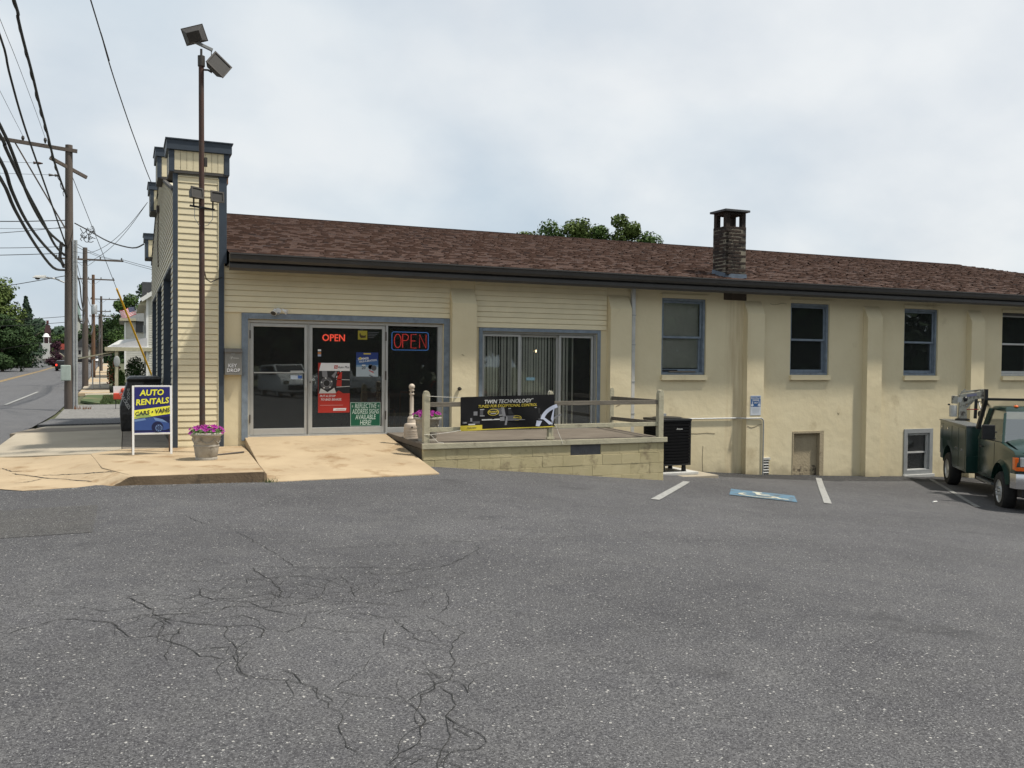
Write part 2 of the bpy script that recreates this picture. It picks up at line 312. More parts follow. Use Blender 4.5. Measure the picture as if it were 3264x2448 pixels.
M['bluepaint'] = mat('worn_blue_paint', (0.075, 0.15, 0.215), 0.75, 0.1, 6, col2=(0.10, 0.19, 0.26), dirt=(0.08, 0.085, 0.09), dscale=6, dthr=0.49)
M['symbol'] = mat('worn_cream_paint', (0.55, 0.53, 0.43), 0.8, 0.1, 6, dirt=(0.12, 0.2, 0.26), dscale=18, dthr=0.60)
M['crack'] = mat('asphalt_crack', (0.022, 0.022, 0.021), 0.95, 0.3, 9)
def sheet(xs, ys, f, off=0.0):
    b = MB(); nx = len(xs)
    b.v = [(x, y, f(x, y)+off) for y in ys for x in xs]
    b.f = [(j*nx+i, j*nx+i+1, (j+1)*nx+i+1, (j+1)*nx+i) for j in range(len(ys)-1) for i in range(nx-1)]; b.mi = [0]*len(b.f); return b
def fr(a, b, n): return [a+(b-a)*i/n for i in range(n+1)]
def base(x, y):
    if x < -2.4: return s_(y)-.10
    if y < 1: return min(g(x, y), s_(y))-.25
    if x > 30: return min(s_(y), g(x, 0))-.1
    return s_(y)-.3 if y < 14 else s_(y)-.05
setting(sheet([-900, -300, -120, -60, -30, -16, -2.5, -2.3] + fr(0, 30, 10)+[45, 80, 200, 500, 1200], [-500, -200, -80] + fr(-50, 0, 10) + [.9, 1.1] + fr(5, 215, 42) + [260, 350, 500, 900, 2200], base).build('ground', 'soil2', None, fix=False))
setting(sheet(sorted(set(fr(-2.35, -1, 4)+[x for x, _ in GXT if x > -2]+[11]+fr(-.7, 30, 62)+[34, 40, 48])), sorted(set(fr(-52, -18, 10)+[-5, -4, 0]+[-17+.5*i for i in range(35)])), lambda x, y: g(x, y)).build('parking_lot', 'asphalt', None, fix=False, smooth=True))
def road_x(y): return -2.25+drift(y)
b = MB(); ys = [-80, -50, -30, -16, -5, 0]+fr(5, 215, 60)+[300, 420, 900]
for y in ys:
    for x in (road_x(y), road_x(y)-3.5, road_x(y)-7.5, road_x(y)-12.3): b.v.append((x, y, s_(y)+.004+(.05 if abs(x-road_x(y)+5.5) < 3 else 0)))
b.f = [(j*4+i, (j+1)*4+i, (j+1)*4+i+1, j*4+i+1) for j in range(len(ys)-1) for i in range(3)]; b.mi = [0]*len(b.f)
setting(b.build('road', 'road_asphalt', None, fix=False, smooth=True))
def strip(xf, y0, y1, w, n, lift, name, m, parent=None):
    b = MB()
    for i in range(n+1):
        y = y0+(y1-y0)*i/n; x = xf(y)
        for q in (-w/2, w/2): b.v.append((x+q, y, s_(y)+lift))
    b.f = [(2*i, 2*i+1, 2*i+3, 2*i+2) for i in range(n)]; b.mi = [0]*n
    return b.build(name, m, parent, fix=False)
lines = [strip(lambda y: -4.45+drift(y), y0, y0+19, .14, 8, .056, 'lane_line', 'whiteline') for y0 in (-12, 26.5)]
for o in lines: setting(o)
for q in (-.13, .13): setting(strip(lambda y: -8.55+q+drift(y), -40, 205, .11, 70, .066, 'centre_line', 'yellowline'))
# far side of the street: kerb, walk and lawn
b = MB()
def farwalk(y): return -14.55+drift(y)-.0*(y)
for nm, x0, x1, zz_, mm in (('far_sidewalk', 0, -2.6, .10, 'concreteg'), ('far_lawn', -2.6, -60, .14, 'grassm')):
    b = MB(); yy = fr(-60, 215, 60)
    for y in yy: b.v += [(farwalk(y)+x0, y, s_(y)+zz_), (farwalk(y)+x1, y, s_(y)+zz_+.25*(x1 < -50))]
    b.f = [(2*i, 2*i+1, 2*i+3, 2*i+2) for i in range(60)]; b.mi = [0]*60
    if x0 == 0:
        n = len(b.v)
        for y in yy: b.v += [(farwalk(y), y, s_(y)-.05)]
        for i in range(60): b.f.append((2*i, 2*i+2, n+i+1, n+i)); b.mi.append(0)
    setting(b.build(nm, mm, None, fix=False))
# near concrete: apron and walk slabs, each slab its own piece
sw = setting(put('sidewalk', None, None, (0, 0, 0)))
def slab(pts, m='concrete', th=.16, name='slab', par=None, bev=.008):
    b = MB(); k = len(pts)
    b.v = [tuple(p) for p in pts]+[(p[0], p[1], p[2]-th) for p in pts]
    b.f = [tuple(range(k)), tuple(range(k, 2*k))[::-1]]+[(i, i+k, (i+1) % k+k, (i+1) % k) for i in range(k)]; b.mi = [0]*len(b.f)
    return b.build(name, m, par or sw, bevel=bev)
# corner area in front of the tower
slab([(.1, -3.55, .095), (1.70, -3.62, .10), (1.86, -.02, .115), (-.05, -.02, .115), (-.5, -.5, .10), (-.3, -2.4, .09)], 'concrete')
def az(x, y):
    f = min(1, max(0, (y+3.6)/2.6)); x0 = .10-.35*f; w = .27+1.25*f; t_ = min(1, max(0, (x0-x)/w)); t_ = t_*t_*(3-2*t_)
    return .095*(1-t_)+t_*(-.026+.03*f)
b = MB(); nu, nv = 22, 26
for j in range(nv+1):
    v = j/nv; y = -3.58+3.98*v; xl = lerp(y, [(-3.58, -1.15), (-3.3, -1.55), (-2.8, -1.78), (-1.2, -2.02), (.4, -2.08)]); xr = lerp(y, [(-3.58, .10), (-2.4, -.15), (-.5, -.50), (.4, -.06)])
    for i in range(nu+1): x = xl+(xr-xl)*i/nu; yy_ = y+(.05*math.sin(i/nu*math.pi) if j == 0 else 0)-(.03 if j == 0 and i < 6 else 0); b.v.append((x, yy_, az(x, y)))
b.f = [(j*(nu+1)+i, j*(nu+1)+i+1, (j+1)*(nu+1)+i+1, (j+1)*(nu+1)+i) for j in range(nv) for i in range(nu)]
k = len(b.v)
for i in range(nu+1): x, y_, z = b.v[i]; b.v.append((x, y_+.004, -.2))
b.f += [(i, i+1, k+i+1, k+i) for i in range(nu)]; b.mi = [0]*(nu*nv)+[1]*nu
b.build('slab', ['concrete', 'curbface'], sw, smooth=False)
slab([(-2.0, .42, .003), (-.51, -.48, .098), (-.06, 0, .114), (-.06, 2.2, .11), (-2.05, 2.25, .03)], 'concreteg')
slab([(-2.05, 2.27, .03), (-.06, 2.22, .11), (-.06, 4.48, .105), (-2.02, 4.53, .06)], 'concreteg')
slab([(-.05, .0, .115), (.71, .0, .115), (.71, 4.48, .105), (-.05, 4.48, .105)], 'concreted')
ym = 4.5
for i, (y0, y1, x0, m_) in enumerate(((4.55, 8.2, -1.95, 'concreted'), (8.22, 10.3, -1.8, 'concreteg'))):
    z0 = .08-.045*(y0-4.5); z1 = .08-.045*(y1-4.5)
    slab([(x0-.18, y0, z0-.02), (.71, y0, z0+.01), (.71, y1, z1+.01), (x0-.1, y1, z1-.02)], m_)
slab([(-2.1, 10.35, -.16), (.71, 10.35, -.14), (.71, 15.0, -.27), (-2.1, 15.0, -.30)], 'road_asphalt', .1)
setting(slab([(-2.0, 15.0, -.29), (3, 15.0, -.26), (3, 26, -.37), (-2.2, 26, -.40)], 'gravel', .1, 'gravel_drive', sw))
y = 40.5; i = 0
slab([(-2.0, 38.0, -.43), (-.2, 38.0, -.40), (-.2, 40.4, -.42), (-2.1, 40.4, -.45)], 'concreteg')
while y < 190:
    L_ = 2.6 if y < 90 else 8
    slab([(road_x(y)+.12, y, s_(y)+.10), (road_x(y)+1.75, y, s_(y)+.12), (road_x(y+L_)+1.75, y+L_-.03, s_(y+L_)+.12), (road_x(y+L_)+.12, y+L_-.03, s_(y+L_)+.10)], random.choice(['concreteg', 'concrete', 'concreted'] if y < 60 else ['concrete', 'concreteg']), bev=0)
    y += L_
# lawn strips beside the far walk on the near side
setting(slab([(-.9, 26, -.36), (3.5, 26, -.34), (3.5, 38, -.40), (-1.9, 38, -.42), (-1.9, 30, -.38)], 'grassm', .1, 'lawn', sw, 0))
b = MB()
for k in range(2600):
    x = random.uniform(-1.0, 2.2); y = random.uniform(25.8, 34)
    if x < -.9+.1*(y-26)*-1+.0: pass
    h = random.uniform(.06, .2); a = random.uniform(0, 6.28); dx_, dy_ = .03*math.cos(a), .03*math.sin(a)
    b.add([(x-dx_, y-dy_, -.38), (x+dx_, y+dy_, -.38), (x+random.uniform(-.05, .05), y, -.38+h)], [(0, 1, 2)])
o = b.build('grass_blades', 'grassm', None, fix=False); o['kind'] = 'stuff'; o['label'] = 'green grass beyond the gravel drive'; o['category'] = 'grass'
# entrance ramp
rampo = setting(put('entrance_ramp', None, None, (0, 0, 0)))
slab([(1.74, -3.66, -.035), (4.30, -3.22, -.075), (4.37, .10, .262), (1.88, .10, .262)], 'concrete', .5, 'ramp_slab', rampo, .012)
b = MB()
# kerb skirt (brown weathered face under the corner slab)
pts = [(-.12, -3.585), (.1, -3.565), (.8, -3.59), (1.70, -3.635)]
for i in range(3):
    (xa, ya), (xb, yb) = pts[i], pts[i+1]; za = [.0, .088, .090, .094][i]; zb = [.0, .088, .090, .094][i+1]
    b.hexa([(xa, ya, -.3), (xb, yb, -.3), (xa, ya+.02, -.3), (xb, yb+.02, -.3), (xa, ya-.002, za), (xb, yb-.002, zb), (xa, ya+.02, za), (xb, yb+.02, zb)])
setting(b.build('curb_face', 'curbface', sw))
slab([(1.70, -3.64, .098), (1.738, -3.62, .06), (1.86, -.02, .11), (1.875, -.02, .06)][::1], 'curbface', .3, 'joint', sw, 0)
# cracks in the lot, followed one by one
CR = [[(0.56,-10.32),(0.53,-10.5),(0.56,-10.65),(0.56,-10.83),(0.55,-11.03),(0.55,-11.19),(0.61,-11.29),(0.7,-11.36),(0.81,-11.45),(0.87,-11.56),(0.85,-11.63),(0.87,-11.82),(0.91,-11.94),(0.86,-12.12),(0.85,-12.27),(0.89,-12.39)],[(0.87,-11.56),(0.95,-11.6),(1.02,-11.69),(1.11,-11.77),(1.23,-11.87)],[(1.23,-11.87),(1.33,-11.78),(1.44,-11.69),(1.53,-11.65),(1.62,-11.44),(1.68,-11.21),(1.77,-11.04),(1.88,-10.91),(1.84,-10.77),(1.82,-10.63),(1.78,-10.46)],[(1.24,-11.88),(1.25,-12.02),(1.25,-12.12),(1.19,-12.22),(1.14,-12.35),(1.02,-12.45),(0.96,-12.51)],[(1.53,-11.65),(1.57,-11.73),(1.55,-11.86)],[(1.45,-11.72),(1.47,-11.85),(1.44,-11.99),(1.35,-12.1),(1.37,-12.21),(1.42,-12.32),(1.42,-12.44),(1.47,-12.48)],[(1.14,-12.35),(1.19,-12.41),(1.24,-12.48),(1.36,-12.49),(1.42,-12.44)],[(1.16,-12.58),(1.23,-12.49)],[(1.53,-11.65),(1.45,-11.51),(1.44,-11.69)],[(-0.67,-9.37),(-0.51,-9.43),(-0.3,-9.52),(-0.11,-9.72),(0.06,-9.7),(0.22,-9.78),(0.4,-9.84),(0.57,-9.68),(0.76,-9.78),(0.98,-9.72),(1.2,-9.85),(1.42,-9.99),(1.69,-10.2)],[(-0.67,-10.02),(-0.52,-9.91),(-0.4,-9.81),(-0.29,-9.83),(-0.08,-10.0),(-0.01,-10.25),(0.02,-10.36),(0.13,-10.38),(0.29,-10.38),(0.31,-10.24)],[(0.94,-8.72),(1.21,-8.84),(1.52,-8.95),(1.81,-9.02),(2.11,-9.2),(2.31,-9.18),(2.63,-8.87),(2.86,-8.59),(2.92,-8.34)],[(0.59,-8.31),(0.68,-8.47),(0.78,-8.63)],[(0.31,-9.03),(0.53,-9.1),(0.72,-9.08),(0.87,-9.17),(1.07,-9.12),(1.24,-9.15),(1.35,-9.28),(1.49,-9.58),(1.46,-9.87)],[(0.5,-9.3),(0.47,-9.49),(0.54,-9.64),(0.72,-9.67),(0.91,-9.6),(0.98,-9.72),(1.01,-9.46),(0.99,-9.24),(0.95,-9.04),(0.91,-8.75)],[(-0.02,-9.67),(0.2,-9.53),(0.34,-9.58),(0.5,-9.47),(0.66,-9.35),(0.94,-9.37),(1.14,-9.33),(1.31,-9.56),(1.23,-9.8),(1.05,-9.87)],[(0.06,-9.89),(0.3,-9.94),(0.5,-9.96),(0.67,-9.86),(0.86,-9.96),(1.03,-9.95),(1.23,-9.86)],[(0.14,-9.97),(0.27,-10.09),(0.41,-10.22),(0.56,-10.32),(0.71,-10.34),(0.76,-10.44),(0.73,-10.6),(0.61,-10.6),(0.55,-10.57)],[(0.49,-10.14),(0.68,-10.1),(0.75,-10.23),(0.78,-10.44),(0.89,-10.55),(0.99,-10.46),(1.06,-10.22)],[(1.56,-10.47),(1.57,-10.78),(1.58,-10.97),(1.69,-11.1),(1.71,-11.13)],[(0.16,-10.4),(0.23,-10.52),(0.34,-10.73),(0.37,-10.85),(0.51,-10.95)],[(0.34,-10.73),(0.54,-10.73),(0.65,-10.77)],[(1.28,-9.69),(1.48,-9.75),(1.75,-9.83),(1.97,-9.73)],[(1.18,-10.26),(1.36,-10.26),(1.52,-10.45),(1.7,-10.49)],[(1.73,-9.0),(1.74,-9.24),(1.9,-9.3),(2.11,-9.2)],[(1.45,-8.18),(1.92,-8.21),(2.44,-8.2),(2.98,-8.22),(3.23,-8.24)],[(1.71,-4.86),(1.42,-5.62),(1.14,-5.88),(0.89,-6.05)],[(0.54,-6.03),(0.64,-6.42),(0.69,-6.64),(0.79,-6.73)],[(0.97,-7.22),(1.07,-7.76),(1.14,-8.19),(1.22,-8.84)],[(2.11,-9.81),(2.07,-10.07),(1.96,-10.35),(1.85,-10.48)],[(0.12,-9.32),(0.01,-9.41),(0.12,-9.69),(0.18,-9.93),(0.26,-10.17)],[(0.76,-9.78),(0.87,-10.05),(0.99,-10.2),(1.22,-10.16)],[(-0.07,-10.0),(0.09,-9.9),(0.19,-10.02)],[(0.75,-11.21),(0.8,-11.3),(0.81,-11.45)],[(1.46,-10.67),(1.37,-10.93),(1.34,-11.05)],[(3.24,-8.21),(3.53,-8.27),(3.91,-8.26),(4.5,-8.32),(4.76,-8.42),(5.0,-8.55),(5.55,-8.49),(6.34,-8.47),(7.03,-8.37)],[(7.2,-6.2),(7.19,-6.61),(7.14,-6.9)],[(6.96,-9.81),(6.93,-10.02),(6.85,-10.22)],[(6.92,-8.87),(7.19,-9.23),(6.96,-9.81)],]
def crackmesh(lines, zf, w0=.010, lift=.004):
    b = MB()
    for ln in lines:
        P = []
        for i in range(len(ln)-1):
            (xa, ya), (xb, yb) = ln[i], ln[i+1]; L_ = math.hypot(xb-xa, yb-ya); n = max(1, int(L_/.05))
            for j in range(n):
                t = j/n; w = .008*min(1, L_*6)*(0 if j == 0 else 1)
                P.append((xa+(xb-xa)*t+random.gauss(0, w), ya+(yb-ya)*t+random.gauss(0, w)))
        P.append(ln[-1]); k = len(P); bs = len(b.v); wl = w0*random.uniform(.7, 1.2)
        for i, p in enumerate(P):
            q = P[min(i+1, k-1)]; r = P[max(i-1, 0)]; dx_, dy_ = q[0]-r[0], q[1]-r[1]; l = math.hypot(dx_, dy_) or 1
            w = wl*random.uniform(.35, 1.25)*min(1, .35+.4*min(i, k-1-i))/2
            for sg in (-1, 1): x = p[0]-dy_/l*w*sg; y = p[1]+dx_/l*w*sg; b.v.append((x, y, zf(x, y)+lift))
        b.f += [(bs+2*i, bs+2*i+1, bs+2*i+3, bs+2*i+2) for i in range(k-1)]; b.mi += [0]*(k-1)
    return b
def gl(x, y): # height on the lot grid (piecewise sheet)
    return g(x, y)
rq = random.Random(21); web = []
for i in range(17):
    for j in range(11):
        def wp(a, c): r2 = random.Random(a*131+c*17); return (.02+.145*a+r2.uniform(-.055, .055)+(.07 if c % 2 else 0), -10.35+.155*c+r2.uniform(-.06, .06))
        cxx, cyy = wp(i, j); q = ((cxx-1.15)/1.15)**2+((cyy+9.55)/.72)**2
        for di, dj in ((1, 0), (0, 1), (-1 if j % 2 == 0 else 1, 1)):
            if rq.random() < .72*max(0, 1.05-q): web.append([wp(i, j), wp(i+di, j+dj)])
for ln in list(CR):
    for k in range(2):
        p = rq.choice(ln); a = rq.uniform(0, 6.28); q = [p]
        for m_ in range(rq.randint(2, 6)): a += rq.gauss(0, .5); p = (p[0]+.11*math.cos(a), p[1]+.11*math.sin(a)); q.append(p)
        web.append(q)
o = crackmesh(web, gl, .0040, .0045).build('hairline_cracks', 'crack', None, fix=False); o['kind'] = 'stuff'; o['label'] = 'fine alligator pattern of hairline cracks in the asphalt'; o['category'] = 'cracks'
o = crackmesh(CR, gl, .0065, .0045).build('asphalt_cracks', 'crack', None, fix=False); o['kind'] = 'stuff'; o['label'] = 'dark cracks wandering over the asphalt lot'; o['category'] = 'cracks'
APR = [[(-1.43, -1.93), (-1.28, -2.12), (-1.1, -2.37), (-.94, -2.58), (-.78, -2.67), (-.62, -2.86), (-.4, -3.1)], [(-1.62, -1.3), (-1.46, -1.7), (-1.33, -1.72)], [(-1.1, -2.2), (-.75, -2.35), (-.4, -2.6), (-.12, -2.9)], [(-1.3, -2.95), (-1.12, -2.8), (-1.02, -2.6)]]
o = crackmesh(APR, lambda x, y: az(x, y), .022, .006).build('concrete_cracks', 'crack', None, fix=False); o['kind'] = 'stuff'; o['label'] = 'cracks in the tan concrete apron'; o['category'] = 'cracks'
def za(x, y): return .096 if x > 0 else (max(-.03, .10+.075*x+.012*(y+2)))
b = MB(); rq = random.Random(77)
def bit(x, y, z, s):
    h = s*.5; b.add([(x-s, y, z), (x, y-s*.8, z), (x+s, y, z), (x, y+s*.7, z), (x+rq.uniform(-.3, .3)*s, y, z+h)], [(0, 1, 4), (1, 2, 4), (2, 3, 4), (3, 0, 4)])
for k in range(900):
    u = rq.random(); s = rq.uniform(.004, .013)
    if u < .4: x = rq.uniform(-1.1, 1.75); y = -3.62-abs(rq.gauss(0, .10)); y -= 0 if x > 0 else .02
    elif u < .6: x = rq.uniform(1.75, 4.3); y = -3.66+.168*(x-1.74)-abs(rq.gauss(0, .08))
    elif u < .8: x = rq.uniform(4.4, 8.9); y = -2.12-abs(rq.gauss(0, .10))
    else: x = rq.uniform(10.8, 22); y = -.03-abs(rq.gauss(0, .10))
    bit(x, y, g(x, y)+.004, s)
o = b.build('loose_grit', 'gravel', None, fix=False); o['kind'] = 'stuff'; o['label'] = 'loose grit gathered along the kerb and wall foot'; o['category'] = 'grit'
b = MB()
for k in range(46):
    x = 1.76+rq.gauss(0, .06); y = -3.67+rq.gauss(0, .03); a = rq.uniform(0, 6.28); h = rq.uniform(.03, .09); z = g(x, y); b.add([(x-.003, y, z), (x+.003, y, z), (x+.05*math.cos(a), y+.05*math.sin(a), z+h)], [(0, 1, 2)])
o = b.build('weed_tuft', 'grassm', None, fix=False); o['kind'] = 'stuff'; o['label'] = 'wisp of grass growing where the kerb meets the ramp'; o['category'] = 'weeds'
# ---- parking bay paint
def quad(pts, name, m, lift=.010):
    b = MB(); n = 10
    for i in range(n+1):
        t = i/n
        for (a, c) in ((pts[0], pts[3]), (pts[1], pts[2])):
            x = a[0]+(c[0]-a[0])*t; y = a[1]+(c[1]-a[1])*t; b.v.append((x, y, g(x, y)+lift))
    b.f = [(2*i, 2*i+1, 2*i+3, 2*i+2) for i in range(n)]; b.mi = [0]*n
    return setting(b.build(name, m, None, fix=False))
def bayline(a, c, w, m, off=0):
    d = Vector((c[0]-a[0], c[1]-a[1])).normalized(); p = Vector((-d.y, d.x))*w/2
    quad([(a[0]-p.x, a[1]-p.y), (a[0]+p.x, a[1]+p.y), (c[0]+p.x, c[1]+p.y), (c[0]-p.x, c[1]-p.y)], 'bay_line', m)
bayline((9.37, -2.19), (6.8, -5.21), .12, 'whiteline')
bayline((13.98, -.45), (10.34, -4.72), .12, 'whiteline')
bayline((17.27, -.49), (14.1, -4.4), .10, 'whiteline2')
bayline((21.0, -.49), (18, -4.1), .10, 'whiteline2')
sU = Vector((.616, .788)); sR = Vector((.746, -.666)); sO = Vector((8.97, -3.99))
def SP(u, v): p = sO+sR*u+sU*v; return (p.x, p.y)
quad([SP(0, 0), SP(1.05, 0), SP(1.05, 1.1), SP(0, 1.1)], 'blue_bay_symbol', 'bluepaint', .009)
b = MB()
def sline(pts, w):
    for (a, c) in zip(pts, pts[1:]):
        d = Vector((c[0]-a[0], c[1]-a[1])); n = Vector((-d.y, d.x)).normalized()*w/2; q = d.normalized()*w*.3; k = len(b.v)
        for p in ((a[0]-q.x-n.x, a[1]-q.y-n.y), (c[0]+q.x-n.x, c[1]+q.y-n.y), (c[0]+q.x+n.x, c[1]+q.y+n.y), (a[0]-q.x+n.x, a[1]-q.y+n.y)):
            x, y = SP(*p); b.v.append((x, y, g(x, y)+.0135))
        b.f.append((k, k+1, k+2, k+3)); b.mi.append(0)
sline([(.44+.27*math.cos(math.radians(a)), .36+.25*math.sin(math.radians(a))) for a in range(140, 385, 15)], .075)
sline([(.44, .78), (.47, .50), (.68, .47), (.80, .22), (.9, .24)], .08); sline([(.45, .66), (.62, .66)], .06)
sline([(.40, .88), (.48, .88)], .12)
setting(b.build('wheelchair_symbol', 'symbol', None, fix=False))

# darker resurfaced band along the wall and a rectangular patch by the street
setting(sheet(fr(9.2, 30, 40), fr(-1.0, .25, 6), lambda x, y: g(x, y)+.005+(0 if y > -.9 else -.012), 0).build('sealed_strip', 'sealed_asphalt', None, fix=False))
setting(sheet(fr(-1.32, -.28, 4), fr(-6.8, -5.1, 4), lambda x, y: g(x, y)+.003).build('asphalt_patch', 'patch_asphalt', None, fix=False))

# ================================================================ THE SHOP BUILDING
M['stucco'] = mat('cream_stucco', (0.65, 0.56, 0.365), 0.9, 0.07, 1.1, 0.45, 5, col2=(0.72, 0.63, 0.425), dirt=(0.47, 0.385, 0.235), dscale=0.8, dthr=0.60)
def stucco_details(m):
    # water streaks below the roof outlet, damp at the foot of the wall and fine patchy relief
    t = m.node_tree; L = t.links.new; b = t.nodes['Principled BSDF']; cur = b.inputs['Base Color'].links[0].from_socket
    A = t.nodes.new; g_ = A('ShaderNodeNewGeometry'); sp = A('ShaderNodeSeparateXYZ'); L(g_.outputs['Position'], sp.inputs[0])
    def math_(op, a, b_=None, c=None):
        n = A('ShaderNodeMath'); n.operation = op
        for i, q in enumerate((a, b_, c)):
            if q is None: continue
            if isinstance(q, (int, float)): n.inputs[i].default_value = q
            else: L(q, n.inputs[i])
        return n.outputs[0]
    mp_ = A('ShaderNodeMapping'); mp_.inputs['Scale'].default_value = (7, 7, .5); L(g_.outputs['Position'], mp_.inputs[0])
    n = A('ShaderNodeTexNoise'); n.inputs['Scale'].default_value = 1.6; n.inputs['Detail'].default_value = 8; L(mp_.outputs[0], n.inputs['Vector'])
    n2 = A('ShaderNodeTexNoise'); n2.inputs['Scale'].default_value = 2.2; n2.inputs['Detail'].default_value = 8; L(g_.outputs['Position'], n2.inputs['Vector'])
    def band(x0, x1, soft):
        a = math_('SUBTRACT', sp.outputs[0], x0); b1 = math_('DIVIDE', a, soft); b1 = math_('MINIMUM', math_('MAXIMUM', b1, 0), 1)
        c = math_('SUBTRACT', x1, sp.outputs[0]); d = math_('MINIMUM', math_('MAXIMUM', math_('DIVIDE', c, soft), 0), 1); return math_('MULTIPLY', b1, d)
    st = math_('MULTIPLY', band(11.75, 12.35, .2), math_('MINIMUM', math_('MAXIMUM', math_('MULTIPLY', math_('SUBTRACT', n.outputs[0], .40), 5), 0), 1))
    rust = A('ShaderNodeMix'); rust.data_type = 'RGBA'; L(math_('MULTIPLY', st, .33), rust.inputs[0]); L(cur, rust.inputs[6]); rust.inputs[7].default_value = (.30, .185, .085, 1)
    # damp foot, follows the falling ground (about -0.1 at x=4 to -1.1 at x=18)
    gz_ = math_('MULTIPLY_ADD', sp.outputs[0], -.076, .17); hh = math_('SUBTRACT', sp.outputs[2], gz_)
    dm = math_('MINIMUM', math_('MAXIMUM', math_('SUBTRACT', math_('MULTIPLY', n2.outputs[0], 1.5), math_('MULTIPLY_ADD', hh, 1.6, .42)), 0), .55)
    d2 = A('ShaderNodeMix'); d2.data_type = 'RGBA'; L(dm, d2.inputs[0]); L(rust.outputs[2], d2.inputs[6]); d2.inputs[7].default_value = (.20, .16, .10, 1)
    L(d2.outputs[2], b.inputs['Base Color'])
stucco_details(M['stucco'])
SHOP = thing('commercial_building', 'long low cream shop with brown shingle roof, blue-trimmed glass doors and siding gable front', 'building', (0.72, 0, 0))
OPEN = [(1.93, 5.44, .0, 2.28), (6.22, 8.68, .15, 2.165), (10.19, 11.288, 1.35, 2.945), (13.52, 14.62, 1.355, 2.95), (16.872, 17.957, 1.35, 2.935), (20.137, 21.3, 1.32, 2.93), (13.62, 14.515, -1.6, .10), (16.93, 17.842, -1.055, .08), (23.6, 24.7, 1.35, 2.95), (27, 28.1, 1.35, 2.95)]
XS = sorted(set([1.5, 31.5]+[a for o in OPEN for a in o[:2]])); ZS = sorted(set([-2.2, 3.16]+[a for o in OPEN for a in o[2:]]))
b = MB()
def opened(x, z): return any(a < x < c and d < z < e_ for a, c, d, e_ in OPEN)
for i in range(len(XS)-1):
    j = 0
    while j < len(ZS)-1:
        if opened((XS[i]+XS[i+1])/2, (ZS[j]+ZS[j+1])/2): j += 1; continue
        k = j
        while k+1 < len(ZS)-1 and not opened((XS[i]+XS[i+1])/2, (ZS[k+1]+ZS[k+2])/2): k += 1
        b.add([(XS[i], 0, ZS[j]), (XS[i+1], 0, ZS[j]), (XS[i+1], 0, ZS[k+1]), (XS[i], 0, ZS[k+1])], [(0, 1, 2, 3)]); j = k+1
for a, c, d, e_ in OPEN:
    dd = .30
    b.add([(a, 0, d), (a, dd, d), (a, dd, e_), (a, 0, e_)], [(0, 1, 2, 3)]); b.add([(c, 0, d), (c, dd, d), (c, dd, e_), (c, 0, e_)], [(3, 2, 1, 0)])
    b.add([(a, 0, e_), (a, dd, e_), (c, dd, e_), (c, 0, e_)], [(0, 1, 2, 3)]); b.add([(a, 0, d), (c, 0, d), (c, dd, d), (a, dd, d)], [(0, 1, 2, 3)])
b.build('side_wall', 'stucco', SHOP, fix=False)
# inner shell: dark rooms
b = MB()
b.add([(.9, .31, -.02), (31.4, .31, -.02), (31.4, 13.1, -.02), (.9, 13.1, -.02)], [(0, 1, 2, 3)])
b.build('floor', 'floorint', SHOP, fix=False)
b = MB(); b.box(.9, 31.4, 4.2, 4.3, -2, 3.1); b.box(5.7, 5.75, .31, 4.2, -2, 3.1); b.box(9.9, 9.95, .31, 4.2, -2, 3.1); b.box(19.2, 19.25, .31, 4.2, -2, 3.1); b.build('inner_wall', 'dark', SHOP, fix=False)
MB().box(10.0, 19.15, 1.5, 1.55, -2, 3.04).build('added_back_wall', 'dimwall', SHOP)  # wall added close behind the glass to lighten the dark panes
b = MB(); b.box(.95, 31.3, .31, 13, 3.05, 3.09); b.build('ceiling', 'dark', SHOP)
b = MB(); b.add([(31.5, 0, -3), (31.5, 13.2, -3), (31.5, 13.2, 3.16), (31.5, 0, 3.16)], [(0, 1, 2, 3)]); b.add([(.8, 13.2, -3), (31.5, 13.2, -3), (31.5, 13.2, 3.2), (.8, 13.2, 3.2)], [(0, 1, 2, 3)]); b.build('rear_wall', 'stucco', SHOP, fix=False)
# pilasters, sloped back at the head
def pilaster(x0, x1, zt=2.95, d=.15):
    b = MB(); zb = -2.2
    b.prism([(0.0, zb), (-d, zb), (-d, zt-.28), (-.004, zt), (0.0, zt)], x0, x1, 'x'); b.build('pilaster', 'stucco', SHOP, bevel=.012)
for x0, x1 in ((5.563, 6.045), (8.905, 9.39), (12.25, 12.70), (15.61, 16.055), (18.91, 19.36), (22.25, 22.7), (25.6, 26.05), (28.9, 29.35)): pilaster(x0, x1)
# ---- lap siding boards
def lap(x0, x1, z0, z1, n, m, y=0.0, parent=SHOP):
    h = (z1-z0)/n
    me = MB().prism([(0, .004), (0, .012), (.009, h*.925), (.019, h*.925), (.019, h), (.0225, h), (.0225, .004)], 0, x1-x0, 'x').mesh('siding_board')
    # a small return under the butt edge gives the shadow line
    me.materials.append(M[m])
    for i in range(n): put('siding_board', me, parent, Vector((x0, y-.024, z0+h*i))-origin(parent))
lap(1.53, 5.558, 2.386, 3.14, 8, 'cream'); lap(6.052, 8.88, 2.236, 3.14, 9, 'cream')
